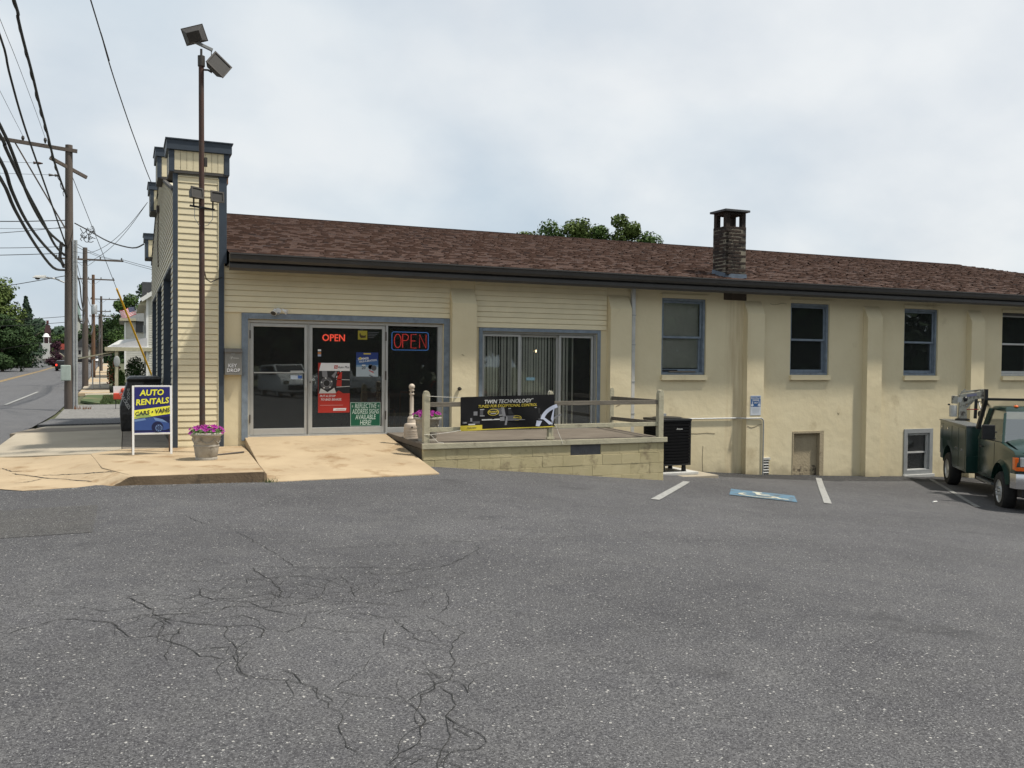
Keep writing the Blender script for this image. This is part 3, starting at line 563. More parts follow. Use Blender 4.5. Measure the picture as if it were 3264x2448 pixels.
# ---- roof
RS = 0.243
def rz(y): return 3.335+RS*(y+.42)
YR = 6.6; ZR = rz(YR)
b = MB()
b.add([(1.58, -.42, rz(-.42)), (32, -.42, rz(-.42)), (26.2, YR, ZR), (1.58, YR, ZR)], [(0, 1, 2, 3)])
b.add([(1.3, 13.6, rz(-.42)), (32, 13.6, rz(-.42)), (26.2, YR, ZR), (1.3, YR, ZR)], [(3, 2, 1, 0)]); b.add([(32, -.42, rz(-.42)), (32, 13.6, rz(-.42)), (26.2, YR, ZR)], [(0, 1, 2)])
b.build('roof', 'soffit', SHOP, fix=False)
mS = bpy.data.materials.new('brown_shingles'); mS.use_nodes = True; t = mS.node_tree; L = t.links.new; pb = t.nodes['Principled BSDF']
at_ = t.nodes.new('ShaderNodeAttribute'); at_.attribute_name = 'tone'; rr_ = t.nodes.new('ShaderNodeValToRGB'); L(at_.outputs['Fac'], rr_.inputs[0])
e = rr_.color_ramp.elements; e[0].position = 0; e[0].color = (.030, .021, .022, 1); e[1].position = 1; e[1].color = (.100, .045, .030, 1)
for p_, c_ in ((.2, (.052, .031, .025, 1)), (.45, (.080, .041, .028, 1)), (.7, (.088, .048, .033, 1)), (.88, (.064, .040, .033, 1))):
    q = e.new(p_); q.color = c_
nn = t.nodes.new('ShaderNodeTexNoise'); nn.inputs['Scale'].default_value = 90; gg = t.nodes.new('ShaderNodeNewGeometry'); L(gg.outputs['Position'], nn.inputs['Vector'])
r2 = t.nodes.new('ShaderNodeValToRGB'); L(nn.outputs[0], r2.inputs[0]); e2 = r2.color_ramp.elements; e2[0].position = .35; e2[0].color = (.75, .75, .75, 1); e2[1].position = .65; e2[1].color = (1.25, 1.25, 1.25, 1)
mm_ = t.nodes.new('ShaderNodeMix'); mm_.data_type = 'RGBA'; mm_.blend_type = 'MULTIPLY'; mm_.inputs[0].default_value = 1; L(rr_.outputs[0], mm_.inputs[6]); L(r2.outputs[0], mm_.inputs[7]); L(mm_.outputs[2], pb.inputs['Base Color']); pb.inputs['Roughness'].default_value = .92
M['shingle'] = mS
b = MB(); tone = []; ncr = 66; cr_h = (YR+.42)/ncr; rnd = random.Random(3)
sn = math.atan(RS)
for i in range(ncr):
    y0 = -.43+i*cr_h; y1 = y0+cr_h*1.15; xe = 32-(y0+.42)*5.8/7.02; x = 1.58-rnd.random()*.15
    while x < xe:
        w = rnd.uniform(.06, .18); h_ = rnd.choice((.012, .014, .03)); xa = max(x, 1.58); xb = min(x+w, xe)
        if xb-xa > .02:
            tn = min(1, max(0, rnd.gauss(.5, .16)))
            b.add([(xa, y0, rz(y0)+h_), (xb, y0, rz(y0)+h_), (xb, y1, rz(y1)+.004), (xa, y1, rz(y1)+.004), (xa, y0, rz(y0)+.0), (xb, y0, rz(y0)+.0)], [(0, 1, 2, 3), (4, 5, 1, 0)]); tone += [tn, tn]
        x += w
me = b.mesh('shingles', origin(SHOP), fix=False); at2 = me.attributes.new('tone', 'FLOAT', 'FACE'); at2.data.foreach_set('value', tone); me.materials.append(mS)
put('shingles', me, SHOP, kind='stuff')
MB().beam((1.6, YR, ZR-.005), (26.2, YR, ZR-.005), .2, .03).build('ridge_cap', 'shingle', SHOP)
# gutter, fascia, soffit
MB().prism([(-.42, 3.325), (-.56, 3.325), (-.56, 3.30), (-.545, 3.24), (-.50, 3.20), (-.42, 3.20)], 1.575, 31.9, 'x').build('gutter', 'gutter', SHOP)
MB().box(1.575, 31.9, -.585, -.56, 3.312, 3.334).build('gutter_lip', 'gutter', SHOP)
MB().box(1.575, 31.9, -.42, -.395, 3.06, 3.33).build('fascia', 'gutter', SHOP)
MB().box(1.575, 31.5, -.395, .02, 3.15, 3.17).build('soffit', 'soffit', SHOP)
MB().prism([(-.42, 3.2), (-.47, 3.16), (-.47, 3.10), (-.42, 3.06)], 1.575, 31.9, 'x').build('fascia_moulding', 'gutter', SHOP)
# downspout
b = MB(); b.box(9.43, 9.51, -.09, -.02, -.72, 3.12); d_ = b.build('downspout', 'creamw' if 'creamw' in M else 'whitegrey', SHOP, bevel=.008)
for z in (2.55, 1.95, 1.2, .55, 0.0): MB().box(9.42, 9.52, -.096, -.014, z, z+.015).build('joint_band', 'grey', d_)
# ---- double hung windows
def frame4(x0, x1, z0, z1, w, y0, y1, name, m, par, bw=None, bevel=.004):
    b = MB(); bw = bw or w
    b.box(x0, x0+w, y0, y1, z0, z1); b.box(x1-w, x1, y0, y1, z0, z1); b.box(x0+w, x1-w, y0, y1, z1-w, z1); b.box(x0+w, x1-w, y0, y1, z0, z0+bw)
    return b.build(name, m, par, bevel=bevel)
def window(x0, x1, z0, z1, zm, m, label, fw_=.05, blind=False, sill=True, sash='blue'):
    w = put('window', None, SHOP, Vector((x0, 0, z0))-origin(SHOP), label=label)
    frame4(x0+.002, x1-.002, z0+.002, z1-.002, fw_, .04, .20, 'frame', m, w)
    a, c = x0+fw_+.006, x1-fw_-.006
    frame4(a, c, zm-.02, z1-fw_-.006, .042, .085, .12, 'upper_sash', sash, w)
    frame4(a, c, z0+fw_+.006, zm+.015, .042, .13, .165, 'lower_sash', sash, w, .065)
    MB().box(a+.04, c-.04, .10, .104, zm+.02, z1-fw_-.045).build('pane', 'glassd' if not blind else 'glass', w)
    MB().box(a+.04, c-.04, .145, .149, z0+fw_+.07, zm-.022).build('pane', 'glassd' if not blind else 'glass', w)
    if sill: MB().box(x0-.01, x1+.012, -.06, .04, z0-.112, z0-.004).build('sill', 'stucco', w, bevel=.008)
    if sill: MB().box(x0-.03, x1+.035, -.022, .02, z1+.004, z1+.085).build('lintel', 'stucco', w, bevel=.006)
    return w
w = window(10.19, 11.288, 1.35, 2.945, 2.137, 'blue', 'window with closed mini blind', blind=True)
b = MB(); z = 1.50
while z < 2.88:
    b.hexa([(10.26, .175, z-.004), (11.21, .175, z-.004), (10.26, .183, z+.018), (11.21, .183, z+.018), (10.26, .174, z-.003), (11.21, .174, z-.003), (10.26, .182, z+.019), (11.21, .182, z+.019)]); z += .0225
b.build('mini_blind', 'blind', w, kind='stuff')
MB().box(10.4, 11.05, .02, .06, 1.405, 1.43).build('sash_bar', 'railg', w)
MB().box(10.25, 10.62, .05, .10, 1.43, 1.455).build('sash_gap', 'black', w)
window(13.52, 14.62, 1.355, 2.95, 2.14, 'blue', 'window with a lit ceiling tube behind it')
window(16.872, 17.957, 1.35, 2.935, 2.14, 'blue', 'window above the basement window')
w = window(20.137, 21.3, 1.35, 2.93, 2.15, 'whitegrey', 'white framed window', sash='whitegrey'); MB().box(20.14, 21.3, -.01, .05, 2.86, 2.925).build('head_trim', 'soffit', w)
window(23.6, 24.7, 1.35, 2.95, 2.14, 'blue', 'far window'); window(27, 28.1, 1.35, 2.95, 2.14, 'blue', 'farthest window')
# lit tube light inside room 2
MB().box(13.9, 15.02, .9, .94, 2.60, 2.625).build('ceiling_tube', mat('lit_tube', (.8, .7, .4), .5, emit=(1.0, .78, .38), estr=1.2), SHOP)
# basement window
w = put('window', None, SHOP, Vector((16.93, 0, -1.05))-origin(SHOP), label='basement window with wide grey surround')
frame4(16.925, 17.848, -1.0, .085, .105, -.02, .05, 'surround', 'grey', w)
frame4(17.03, 17.743, -.93, -.02, .05, .02, .10, 'frame', 'whitegrey', w, bevel=.003)
MB().box(17.08, 17.69, .05, .08, -.50, -.46).build('sash_rail', 'whitegrey', w)
MB().box(17.08, 17.69, .07, .074, -.46, -.07).build('pane', 'glassd', w); MB().box(17.08, 17.69, .09, .094, -.88, -.50).build('pane', 'glassd', w)
MB().box(16.90, 17.87, -.07, .03, -1.075, -1.0).build('sill', 'whitegrey', w, bevel=.006)
# hatch door
M['peel'] = mat('peeling_cream_door', (0.36, 0.30, 0.20), 0.85, 0.1, 3, 0.4, 25, dirt=(0.10, 0.08, 0.055), dscale=4.2, dthr=0.60)
M['peel2'] = mat('peeling_base', (0.36, 0.30, 0.20), 0.85, 0.1, 3, 0.6, 25, dirt=(0.075, 0.06, 0.045), dscale=7, dthr=0.50)
w = put('hatch_door', None, SHOP, Vector((13.62, 0, -.9))-origin(SHOP), label='peeling low cellar door')
b = MB(); b.box(13.622, 13.66, -.01, .14, -1.0, .098); b.box(14.40, 14.513, .0, .14, -1.0, .098); b.box(13.66, 14.40, -.01, .14, .05, .098); b.build('frame', 'peel', w, bevel=.004)
MB().box(13.665, 14.396, .10, .13, -.68, .048).build('panel', 'peel', w)
MB().box(13.665, 14.396, .10, .13, -1.0, -.681).build('flaking_foot', 'peel2', w)
# louvre vent at the foot
w = put('wall_vent', None, SHOP, Vector((12.78, 0, -.8))-origin(SHOP))
MB().box(12.77, 12.99, -.05, -.0, -.50, -.455).build('frame', 'whitegrey', w); MB().box(12.78, 12.80, -.04, 0, -.86, -.50).build('frame', 'stucco', w); MB().box(12.96, 12.98, -.04, 0, -.86, -.50).build('frame', 'stucco', w); MB().box(12.80, 12.96, -.004, -.001, -.86, -.5).build('backing', 'black', w)
for i in range(6): MB().hexa([(12.80, -.045, -.85+i*.06), (12.96, -.045, -.85+i*.06), (12.80, -.005, -.82+i*.06), (12.96, -.005, -.82+i*.06), (12.80, -.045, -.843+i*.06), (12.96, -.045, -.843+i*.06), (12.80, -.005, -.813+i*.06), (12.96, -.005, -.813+i*.06)]).build('louvre', 'whitegrey', w)
M['wallcrack'] = mat('plaster_crack', (.16, .12, .07), .95)
for pts, y_ in (([(12.95, 2.91), (13.05, 2.89), (13.15, 2.90), (13.25, 2.93), (13.4, 2.92)], -.003), ([(12.27, .26), (12.38, .22), (12.48, .24), (12.58, .28), (12.66, .29)], -.154), ([(9.05, .72), (9.15, .76), (9.25, .86), (9.33, .87)], -.154), ([(10.85, .12), (11.1, .11), (11.35, .12), (11.55, .10)], -.003), ([(11.25, -.15), (11.24, -.45), (11.26, -.75)], -.003), ([(14.9, .5), (14.93, .46), (14.95, .50)], -.003), ([(5.75, 1.72), (5.8, 1.70)], -.154)):
    MB().tube([(x, y_, z) for x, z in pts], .0035, 4).build('plaster_crack', 'wallcrack', SHOP)
# roof outlet stain block under the eave
MB().box(11.72, 12.3, -.03, .0, 2.95, 3.14).build('eave_patch', mat('sooty_patch', (.07, .055, .04), .95, .3, 6, dirt=(.4, .33, .2), dscale=5, dthr=.6), SHOP, bevel=.01)
# ---- the large sliding window
w = put('window', None, SHOP, Vector((6.15, 0, .25))-origin(SHOP), label='wide three-panel window with vertical blinds')
b = MB(); b.box(6.147, 6.215, -.025, .02, .1, 2.232); b.box(8.682, 8.752, -.025, .02, .1, 2.232); b.box(6.215, 8.682, -.025, .02, 2.168, 2.232); b.build('trim', 'blue', w, bevel=.004)
b = MB(); b.box(6.222, 6.232, .0, .16, .15, 2.163); b.box(8.63, 8.678, .02, .16, .15, 2.163); b.box(6.232, 8.63, .03, .16, 2.125, 2.163); b.build('inner_frame', 'alud', w)
for x0, x1, yy in ((6.235, 7.03, .05), (7.03, 7.87, .10), (7.86, 8.625, .05)):
    frame4(x0, x1, .27, 2.12, .045, yy, yy+.035, 'sash', 'alu', w, .07); MB().box(x0+.043, x1-.043, yy+.014, yy+.018, .33, 2.08).build('pane', 'glass', w)
rb = random.Random(5); x = 6.27; k = 0
me = MB().box(-.0235, .0235, -.0015, .0015, .30, 2.09).mesh('blind_slat'); me.materials.append(M['blind'])
while x < 8.18:
    if not (7.05 < x < 7.06): put('blind_slat', me, w, Vector((x, .20+rb.uniform(-.006, .006), 0))-origin(w), (0, 0, rb.gauss(math.radians(4 if k % 6 else 35), .22)))
    x += .0585 if rb.random() < .85 else .075; k += 1
put('blind_slat', me, w, Vector((8.30, .33, 0))-origin(w), (0, 0, .5))
MB().box(7.18, 7.36, .094, .098, 1.23, 1.29).build('sticker', mat('pale_blue_sticker', (.25, .42, .5), .5), w)
MB().ball((8.33, 2.2, 1.83), .032, 8).build('hanging_bulb', mat('lit_bulb', (.8, .6, .3), .5, emit=(1.0, .72, .40), estr=9), SHOP, smooth=True)
# ---- entrance: trim, frame, doors, side light
w = put('entrance_frame', None, SHOP, Vector((1.93, 0, .25))-origin(SHOP))
b = MB(); b.box(1.818, 1.925, -.03, .02, .20, 2.382); b.box(5.448, 5.557, -.03, .02, .0, 2.382); b.box(1.925, 5.448, -.03, .02, 2.285, 2.382); b.build('blue_trim', 'blue', w, bevel=.004)
b = MB(); b.box(1.932, 1.962, .03, .14, .27, 2.27); b.box(5.40, 5.438, .03, .14, .26, 2.27); b.box(1.962, 5.40, .03, .14, 2.225, 2.272); b.box(2.955, 2.968, .03, .12, .27, 2.225); b.box(4.352, 4.392, .03, .14, .26, 2.225); b.box(1.93, 4.37, .02, .2, .24, .278); b.box(4.392, 5.40, .03, .14, .26, .37); b.build('frame', 'alu', w, bevel=.003)
MB().box(4.39, 5.40, .082, .088, .37, 2.225).build('side_light_pane', 'glassd', w)
b = MB(); b.box(5.352, 5.40, .04, .12, .37, 2.225); b.build('side_post', 'alu', w)
def door(x0, x1, label, handle):
    d = put('door', None, SHOP, Vector((x0, 0, .28))-origin(SHOP), label=label)
    frame4(x0, x1, .285, 2.218, .058, .05, .095, 'door_frame', 'alu', d, .11, .006)
    MB().box(x0+.056, x1-.056, .07, .076, .39, 2.162).build('pane', 'glassd', d)
    return d
d1 = door(1.966, 2.950, 'left glass door with push bar', 1); d2 = door(2.972, 4.348, 'wide right glass door hung with posters', 0)
MB().box(2.03, 2.90, .028, .045, 1.355, 1.375).build('push_bar', 'alu', d1); MB().box(2.65, 2.87, .035, .06, 1.36, 1.40).build('push_bar_grip', 'alu', d1)
MB().box(2.655, 2.85, .064, .068, 1.25, 1.32).build('sticker', mat('white_blue_sticker', (.5, .58, .68), .5), d1); MB().box(2.78, 2.85, .060, .0635, 1.262, 1.315).build('sticker_mark', mat('sticker_blue', (.05, .13, .4), .5), d1)
MB().box(2.885, 2.925, -.01, .05, 1.10, 1.40).build('pull_handle', 'alu', d1, bevel=.006)
for z in (.5, 1.95): MB().box(1.955, 1.972, .02, .05, z, z+.14).build('hinge', 'hinge', d1)
for z in (.52, 1.24, 1.95): MB().box(4.346, 4.362, .02, .05, z, z+.16).build('hinge', 'hinge', d2)
MB().lathe([(.012, 0), (.012, .02)], (2.99, .03, 1.20), 10, axis='y').build('lock', 'hinge', d2)
# ---- hose tap knob on the first pilaster
b = MB(); b.lathe([(.018, -.04), (.018, .03), (.035, .03), (.035, .05), (.02, .06)], (5.70, -.22, 1.08), 12, axis='y'); b.build('hose_tap', 'bronze', SHOP, smooth=True)
# ================= corner tower and street front
TW = put('corner_tower', None, SHOP, Vector((.72, -.05, .12))-origin(SHOP))
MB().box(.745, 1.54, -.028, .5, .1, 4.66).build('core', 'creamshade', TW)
lap(.80, 1.436, .135, 4.60, 43, 'cream', -.036, TW)
b = MB(); b.box(.722, .798, -.065, .0, .11, 4.655); b.box(1.438, 1.528, -.065, .3, .11, 4.655); b.box(1.438, 1.57, -.0655, .35, 3.2, 4.655); b.build('corner_trim', 'navy', TW, bevel=.004)
b = MB(); b.box(.790, .802, -.064, -.03, .12, 4.6); b.box(1.430, 1.441, -.068, -.03, .12, 4.6); b.box(.80, 1.436, -.064, -.03, 4.595, 4.61); b.box(.80, 1.436, -.062, -.03, .118, .135); b.build('edge_bead', 'cream', TW)
def pier_cap(x0, x1, y0, y1, z0, z1, bh, label, board='cream'):
    c = put('pier_cap', None, SHOP, Vector((x0, y0, z0))-origin(SHOP), label=label); e_ = .035
    MB().box(x0-e_, x1+e_, y0-e_, y1+e_, z1-bh, z1).build('top_band', 'navy', c, bevel=.006)
    MB().box(x0-e_-.02, x1+e_+.02, y0-e_-.02, y1+e_+.02, z1, z1+.018).build('flashing', 'navy', c)
    for xa_, ya_ in ((x0, y0), (x1-.085, y0), (x0, y1-.085)): MB().box(xa_, xa_+.085, ya_, ya_+.085, z0, z1-bh-.002).build('corner_post', 'navy', c, bevel=.003)
    MB().box(x0+.03, x1-.03, y0+.03, y1-.03, z0+.02, z1-bh).build('core', 'creamshade', c)
    MB().box(x0+.01, x1-.01, y0+.01, y1-.01, z0-.02, z0+.02).build('underside', 'soffit', c)
    n = max(3, int((x1-x0-.17)/.095)); wd = (x1-x0-.174)/n
    me = MB().box(0, wd-.006, 0, .022, z0+.025, z1-bh-.004).mesh('vertical_board', bevel=.003); me.materials.append(M[board])
    for i in range(n): put('vertical_board', me, c, Vector((x0+.087+i*wd, y0+.008, 0))-origin(c))
    n = max(3, int((y1-y0-.17)/.095)); wd = (y1-y0-.174)/n
    me = MB().box(0, .022, 0, wd-.006, z0+.025, z1-bh-.004).mesh('vertical_board', bevel=.003); me.materials.append(M['creamshade'])
    for i in range(n): put('vertical_board', me, c, Vector((x0+.008, y0+.087+i*wd, 0))-origin(c))
    return c
pier_cap(.655, 1.61, -.10, .62, 4.665, 5.18, .165, 'cap of the corner tower')
pier_cap(.60, 1.3, 3.9, 4.9, 5.28, 5.87, .165, 'cap of the second pier')
pier_cap(.56, 1.2, 7.9, 8.9, 5.20, 5.87, .165, 'cap of the third pier')
pier_cap(.53, 1.2, 12.3, 13.2, 4.50, 5.18, .165, 'cap of the far pier')
MB().box(1.56, 1.60, .02, .5, 4.55, 4.66).build('bracket', mat('raw_bracket', (.3, .15, .08), .8), SHOP)
# facade: gable siding over three recessed bays
def gz_(y): return 5.80-.215*abs(y-6.6)
BAY = [(.70, 4.02), (5.10, 7.9), (8.75, 12.35)]; HB = 3.23
MB().prism([(.32, 0), (13.2, 0), (13.2, 4.3), (6.6, 5.72), (.32, 4.36)], .79, .90, 'x').build('front_core', 'creamshade', SHOP) if False else None
b = MB()
for y0, y1 in ((.0, .70), (4.02, 5.10), (7.9, 8.75), (12.35, 13.2)): b.box(.745, 1.0, y0+.004, y1, -.3, HB)
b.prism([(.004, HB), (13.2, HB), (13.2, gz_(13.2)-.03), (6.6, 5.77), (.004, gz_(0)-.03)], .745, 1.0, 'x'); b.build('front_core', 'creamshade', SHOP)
def fboard(y0, y1, z, h):
    return MB().prism([(-.026, z+.004), (-.026, z+.012), (-.015, z+h*.86), (-.003, z+h*.86), (-.003, z+h), (-.001, z+h), (-.001, z+.004)], y0, y1, 'y')
H = .104; z = .12; cache = {}
while z < 5.6:
    if z+H <= HB+.02: segs = [(.02, .69), (4.03, 5.09), (7.91, 8.74), (12.36, 13.18)]
    else:
        half = (5.80-(z+H))/.215; segs = [(max(.02, 6.6-half), min(13.18, 6.6+half))]
    for s0, s1 in segs:
        key = (round(s0, 3), round(s1, 3))
        if key not in cache:
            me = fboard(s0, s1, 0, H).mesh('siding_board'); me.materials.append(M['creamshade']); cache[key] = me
        put('siding_board', cache[key], SHOP, Vector((.745, 0, z))-origin(SHOP))
    z += H
for y0, y1 in BAY:
    w = put('bay_window', None, SHOP, Vector((.75, y0, 0))-origin(SHOP)); q = .26
    b = MB(); b.box(.722, .745+q, y1-.02, y1, .1, HB); b.box(.722, .745+q, y0, y0+.02, .1, HB); b.box(.722, .745+q, y0+.02, y1-.02, HB-.03, HB); b.build('reveal', 'navy', w)
    b = MB(); b.box(.985, 1.0, y0+.02, y1-.02, .1, HB-.03); b.build('dark_panel', 'navy', w)
    MB().box(.95, .98, y0+.03, y0+.9, 2.15, HB-.04).build('pale_panel', 'creamshade', w)
    MB().box(.96, .985, y0+.95, y1-.1, .6, HB-.2).build('pane', 'glassd', w)
MB().beam((.735, 6.6, 5.80), (.735, 13.2, gz_(13.2)), .06, .05).build('rake_trim', 'soffit', SHOP); MB().beam((.735, 6.6, 5.80), (.735, .1, gz_(.1)), .06, .05).build('rake_trim', 'soffit', SHOP)
b = MB(); b.tube([(.70, 6.5, 4.95), (.69, 6.5, 4.2), (.70, 6.5, 3.7)], .012, 5); b.box(.66, .72, 6.4, 6.6, 4.95, 5.1); b.build('sign_bracket_chain', 'hinge', SHOP)
# back of parapet so the roof end is closed
MB().prism([(.3, 3.2), (12.9, 3.2), (12.9, 4.3), (6.6, 5.72), (.3, 4.3)], 1.02, 1.60, 'x').build('parapet_back', 'soffit', SHOP)
# ---- chimney with its bricks
CH = put('chimney', None, SHOP, Vector((11.93, -.12, 3.3))-origin(SHOP))
cx0, cx1, cy0, cy1 = 11.67, 12.195, -.12, .34; zb0 = 3.30; zt = 4.81; CZ = -.125
MB().box(cx0+.004, cx1-.004, cy0+.004, cy1-.004, zb0, 4.475).build('mortar_core', 'mortar', CH)
bm0 = MB().box(-.086, .086, -.045, .045, -.0275, .0275).mesh('brick', bevel=.006); bm0.materials.append(M['brick'])
rb = random.Random(11); n = 0; z = zb0+.06
def brick(x, y, rot, z):
    o = put('brick', bm0, CH, Vector((x, y, z))-origin(CH), (rb.gauss(0, .012), rb.gauss(0, .012), rot+rb.gauss(0, .02))); return o
while z < 4.775:
    k = n % 2; top = z > 4.475; openz = 4.52 < z < 4.745
    for side in range(4):
        L_ = (cx1-cx0) if side % 2 == 0 else (cy1-cy0)
        us = [.09, .272, .44] if k else [.135, .31, .44]
        for u in us:
            if side in (0, 2) and u > .43 and not k: continue
            if side in (1, 3) and u > .43 and k: continue
            u2 = u+.0 if u < .43 else .435
            if openz: continue
            if side == 0: brick(cx0+u2, cy0+.045, 0, z)
            elif side == 2: brick(cx1-u2, cy1-.045, 0, z)
            elif side == 1: brick(cx1-.045, cy0+u2, math.pi/2, z)
            else: brick(cx0+.045, cy1-u2, math.pi/2, z)
    z += .0745; n += 1
b = MB()
for x in (cx0+.01, cx1-.11):
    for y in (cy0+.01, cy1-.11): b.box(x, x+.10, y, y+.10, 4.455, 4.805)
b.box(cx0+.02, cx1-.02, cy0+.02, cy1-.02, 4.76, 4.81); b.build('corner_core', 'brick', CH)
MB().box(cx0-.055, cx1+.055, cy0-.055, cy1+.055, 4.815, 4.86).build('cap_slab', 'capst', CH, bevel=.006)
b = MB(); f0 = .03
b.hexa([(cx0-f0, cy0-f0, 3.27), (cx1+f0, cy0-f0, 3.27), (cx0-f0, cy0, 3.27), (cx1+f0, cy0, 3.27), (cx0-f0*.4, cy0-f0*.4, 3.50), (cx1+f0*.4, cy0-f0*.4, 3.50), (cx0, cy0, 3.50), (cx1, cy0, 3.50)])
b.hexa([(cx0-f0, cy0, 3.27), (cx0, cy0, 3.27), (cx0-f0, cy1, 3.40), (cx0, cy1, 3.40), (cx0-f0*.4, cy0, 3.51), (cx0, cy0, 3.51), (cx0-f0*.4, cy1, 3.62), (cx0, cy1, 3.62)])
b.hexa([(cx1+f0, cy0, 3.27), (cx1, cy0, 3.27), (cx1+f0, cy1, 3.40), (cx1, cy1, 3.40), (cx1+f0*.4, cy0, 3.51), (cx1, cy0, 3.51), (cx1+f0*.4, cy1, 3.62), (cx1, cy1, 3.62)])
b.build('flashing', 'lead', CH)

# ================================================================ PLATFORM
PL = thing('block_platform', 'cream painted block platform with stained concrete top beside the ramp', 'platform', (4.4, -2.1, -.1))
M['block'] = mat('painted_block', (0.43, 0.37, 0.21), 0.9, 0.1, 2.0, 0.35, 40, col2=(0.52, 0.45, 0.27), dirt=(0.20, 0.155, 0.095), dscale=2.3, dthr=0.565, rnd=.06)
M['blockg'] = mat('bare_grey_block', (0.10, 0.10, 0.105), 0.95, 0.2, 8, 0.5, 40)
M['blockside'] = mat('dark_side_block', (0.085, 0.07, 0.05), 0.95, 0.3, 4, 0.5, 40, dirt=(0.2, 0.165, 0.11), dscale=3, dthr=.6)  # darker tone for the left side blocks and the core
M['plattop'] = mat('brown_stained_concrete', (0.115, 0.095, 0.075), 0.9, 0.2, 1.5, 0.3, 40, col2=(0.17, 0.145, 0.115), dirt=(0.24, 0.21, 0.17), dscale=2, dthr=.62)
X0, X1, Y0 = 4.40, 8.93, -2.10
MB().hexa([(4.375, Y0-.01, .175), (8.97, Y0-.01, .165), (4.375, -.02, .19), (8.97, -.02, .19), (4.375, Y0-.01, .262), (8.97, Y0-.01, .245), (4.375, -.02, .285), (8.97, -.02, .285)]).build('top_slab', 'plattop', PL, bevel=.014)
MB().box(4.37, 8.985, Y0-.035, Y0-.012, .172, .262).build('slab_edge', 'railw', PL, bevel=.007)
MB().box(X0+.03, X1-.03, Y0+.02, -.03, -1.1, .17).build('core', 'mortar2' if 0 else 'blockside', PL)
bh = .185; bw_ = .385; r = 0
while r < 4:
    z1 = .172-r*bh; z0 = z1-bh; x = X0-(.19 if r % 2 else 0)
    while x < X1-.01:
        xa, xb = max(x, X0), min(x+bw_, X1)
        if r == 0:
            if xa < 7.05 < xb: xb = 7.05
            elif abs(xa-7.05) < .01: xb = 7.64
        if z1 > g((xa+xb)/2, Y0)-.03:
            grey = r == 0 and abs(xa-7.05) < .01
            y_ = Y0+(.012 if grey else random.uniform(-.003, .003))
            MB().box(xa+.001, xb-.001, y_, y_+.08, z0+.001, z1-.001).build('block', 'blockg' if grey else 'block', PL, bevel=.005)
        x = xb if r == 0 else x+bw_
    r += 1
for r in range(4):
    z1 = .172-r*bh
    for k in range(6):
        ya = Y0+.085+k*bw_-(.19 if r % 2 else 0)*0; yb = min(ya+bw_, -.03)
        if yb-ya < .05: continue
        MB().box(X1-.08, X1-.002, ya+.003, yb-.003, z1-bh+.003, z1-.003).build('block', 'block', PL, bevel=.004)
        if r < 2: MB().box(X0-.004, X0+.06, ya+.003, yb-.003, z1-bh+.003, z1-.003).build('block', 'blockside', PL, bevel=.004)
# ---- timber railing
RL = thing('timber_railing', 'weathered peeling wooden rail fence around the edge of the block platform', 'railing', (6.7, -2.0, .25))
def post(x, y, w=.09, z0=.25, z1=1.10, m='railw'):
    b = MB(); b.prism([(-w/2, z0), (w/2, z0), (w/2+.004, z1-.05), (w*.35, z1-.005), (0, z1+.012), (-w*.3, z1), (-w/2, z1-.06)], y-w/2, y+w/2, 'y')
    for i in range(len(b.v)): b.v[i] = (b.v[i][0]+x, b.v[i][1], b.v[i][2])
    return b.build('post', m, RL, bevel=.006)
post(4.475, -2.0, .10); post(6.70, -2.0, .085, .02, 1.09); post(8.90, -2.0, .10); post(8.95, -.12, .085, .28, 1.09)
def rail(a, c, h=.075, t=.035, m='railw'): return MB().beam(a, c, t, h, mi=0).build('rail', m, RL, bevel=.004)
rail((4.52, -2.0, .885), (6.66, -2.0, .885), m='railg'); rail((6.74, -2.0, .885), (8.85, -2.0, .888), m='railg')
rail((4.52, -2.0, .475), (6.66, -2.0, .480), .07); rail((6.74, -2.0, .490), (8.85, -2.0, .493), .072)
rail((8.93, -1.95, .89), (8.95, -.16, .885), .075, m='railg'); rail((8.93, -1.95, .50), (8.95, -.16, .48), .07, m='railg')
MB().box(6.60, 6.74, -2.10, -2.055, .28, .315).build('block_cleat', 'railw', RL)
# ---- banner
BN = thing('vinyl_banner', 'black vinyl banner lettered TWIN TECHNOLOGY tied to the platform railing', 'banner', (5.9, -2.06, .75))
def bz(u, v):  # u across 0..1, v up 0..1 -> position on the sagging sheet
    x = 5.04+1.712*u; zt_ = 1.006+.037*u-.02*math.sin(math.pi*u)*0; zb_ = .45+.034*u
    return Vector((x, -2.065-.018*math.sin(u*9+v*2)*.5-.012*math.sin(v*5+u*17)*.5, zb_+(zt_-zb_)*v))
def bpatch(u0, u1, v0, v1, m, name, lift=0, nu=24, nv=8):
    b = MB()
    for j in range(nv+1):
        for i in range(nu+1):
            p = bz(u0+(u1-u0)*i/nu, v0+(v1-v0)*j/nv); b.v.append((p.x, p.y-lift, p.z))
    b.f = [(j*(nu+1)+i, j*(nu+1)+i+1, (j+1)*(nu+1)+i+1, (j+1)*(nu+1)+i) for j in range(nv) for i in range(nu)]; b.mi = [0]*len(b.f)
    return b.build(name, m, BN, fix=False, smooth=True)
M['vinyl'] = mat('black_vinyl', (0.010, 0.010, 0.011), 0.6, 0.3, 3, spec=.2)
bpatch(0, 1, 0, 1, 'vinyl', 'sheet', 0, 60, 16)
bpatch(0, 1, 0, .03, pm('vinyl_yellow', (.62, .50, .05)), 'yellow_edge', .0015, 60, 1); bpatch(0, .225, 0, .155, M['vinyl_yellow'], 'yellow_corner', .002, 14, 3)
def bshape(pts, m, name='print', lift=.003):
    b = MB(); b.v = [tuple(bz(u, v)-Vector((0, lift, 0))) for u, v in pts]; b.f = [tuple(range(len(pts)))]; b.mi = [0]; return b.build(name, m, BN, fix=False)
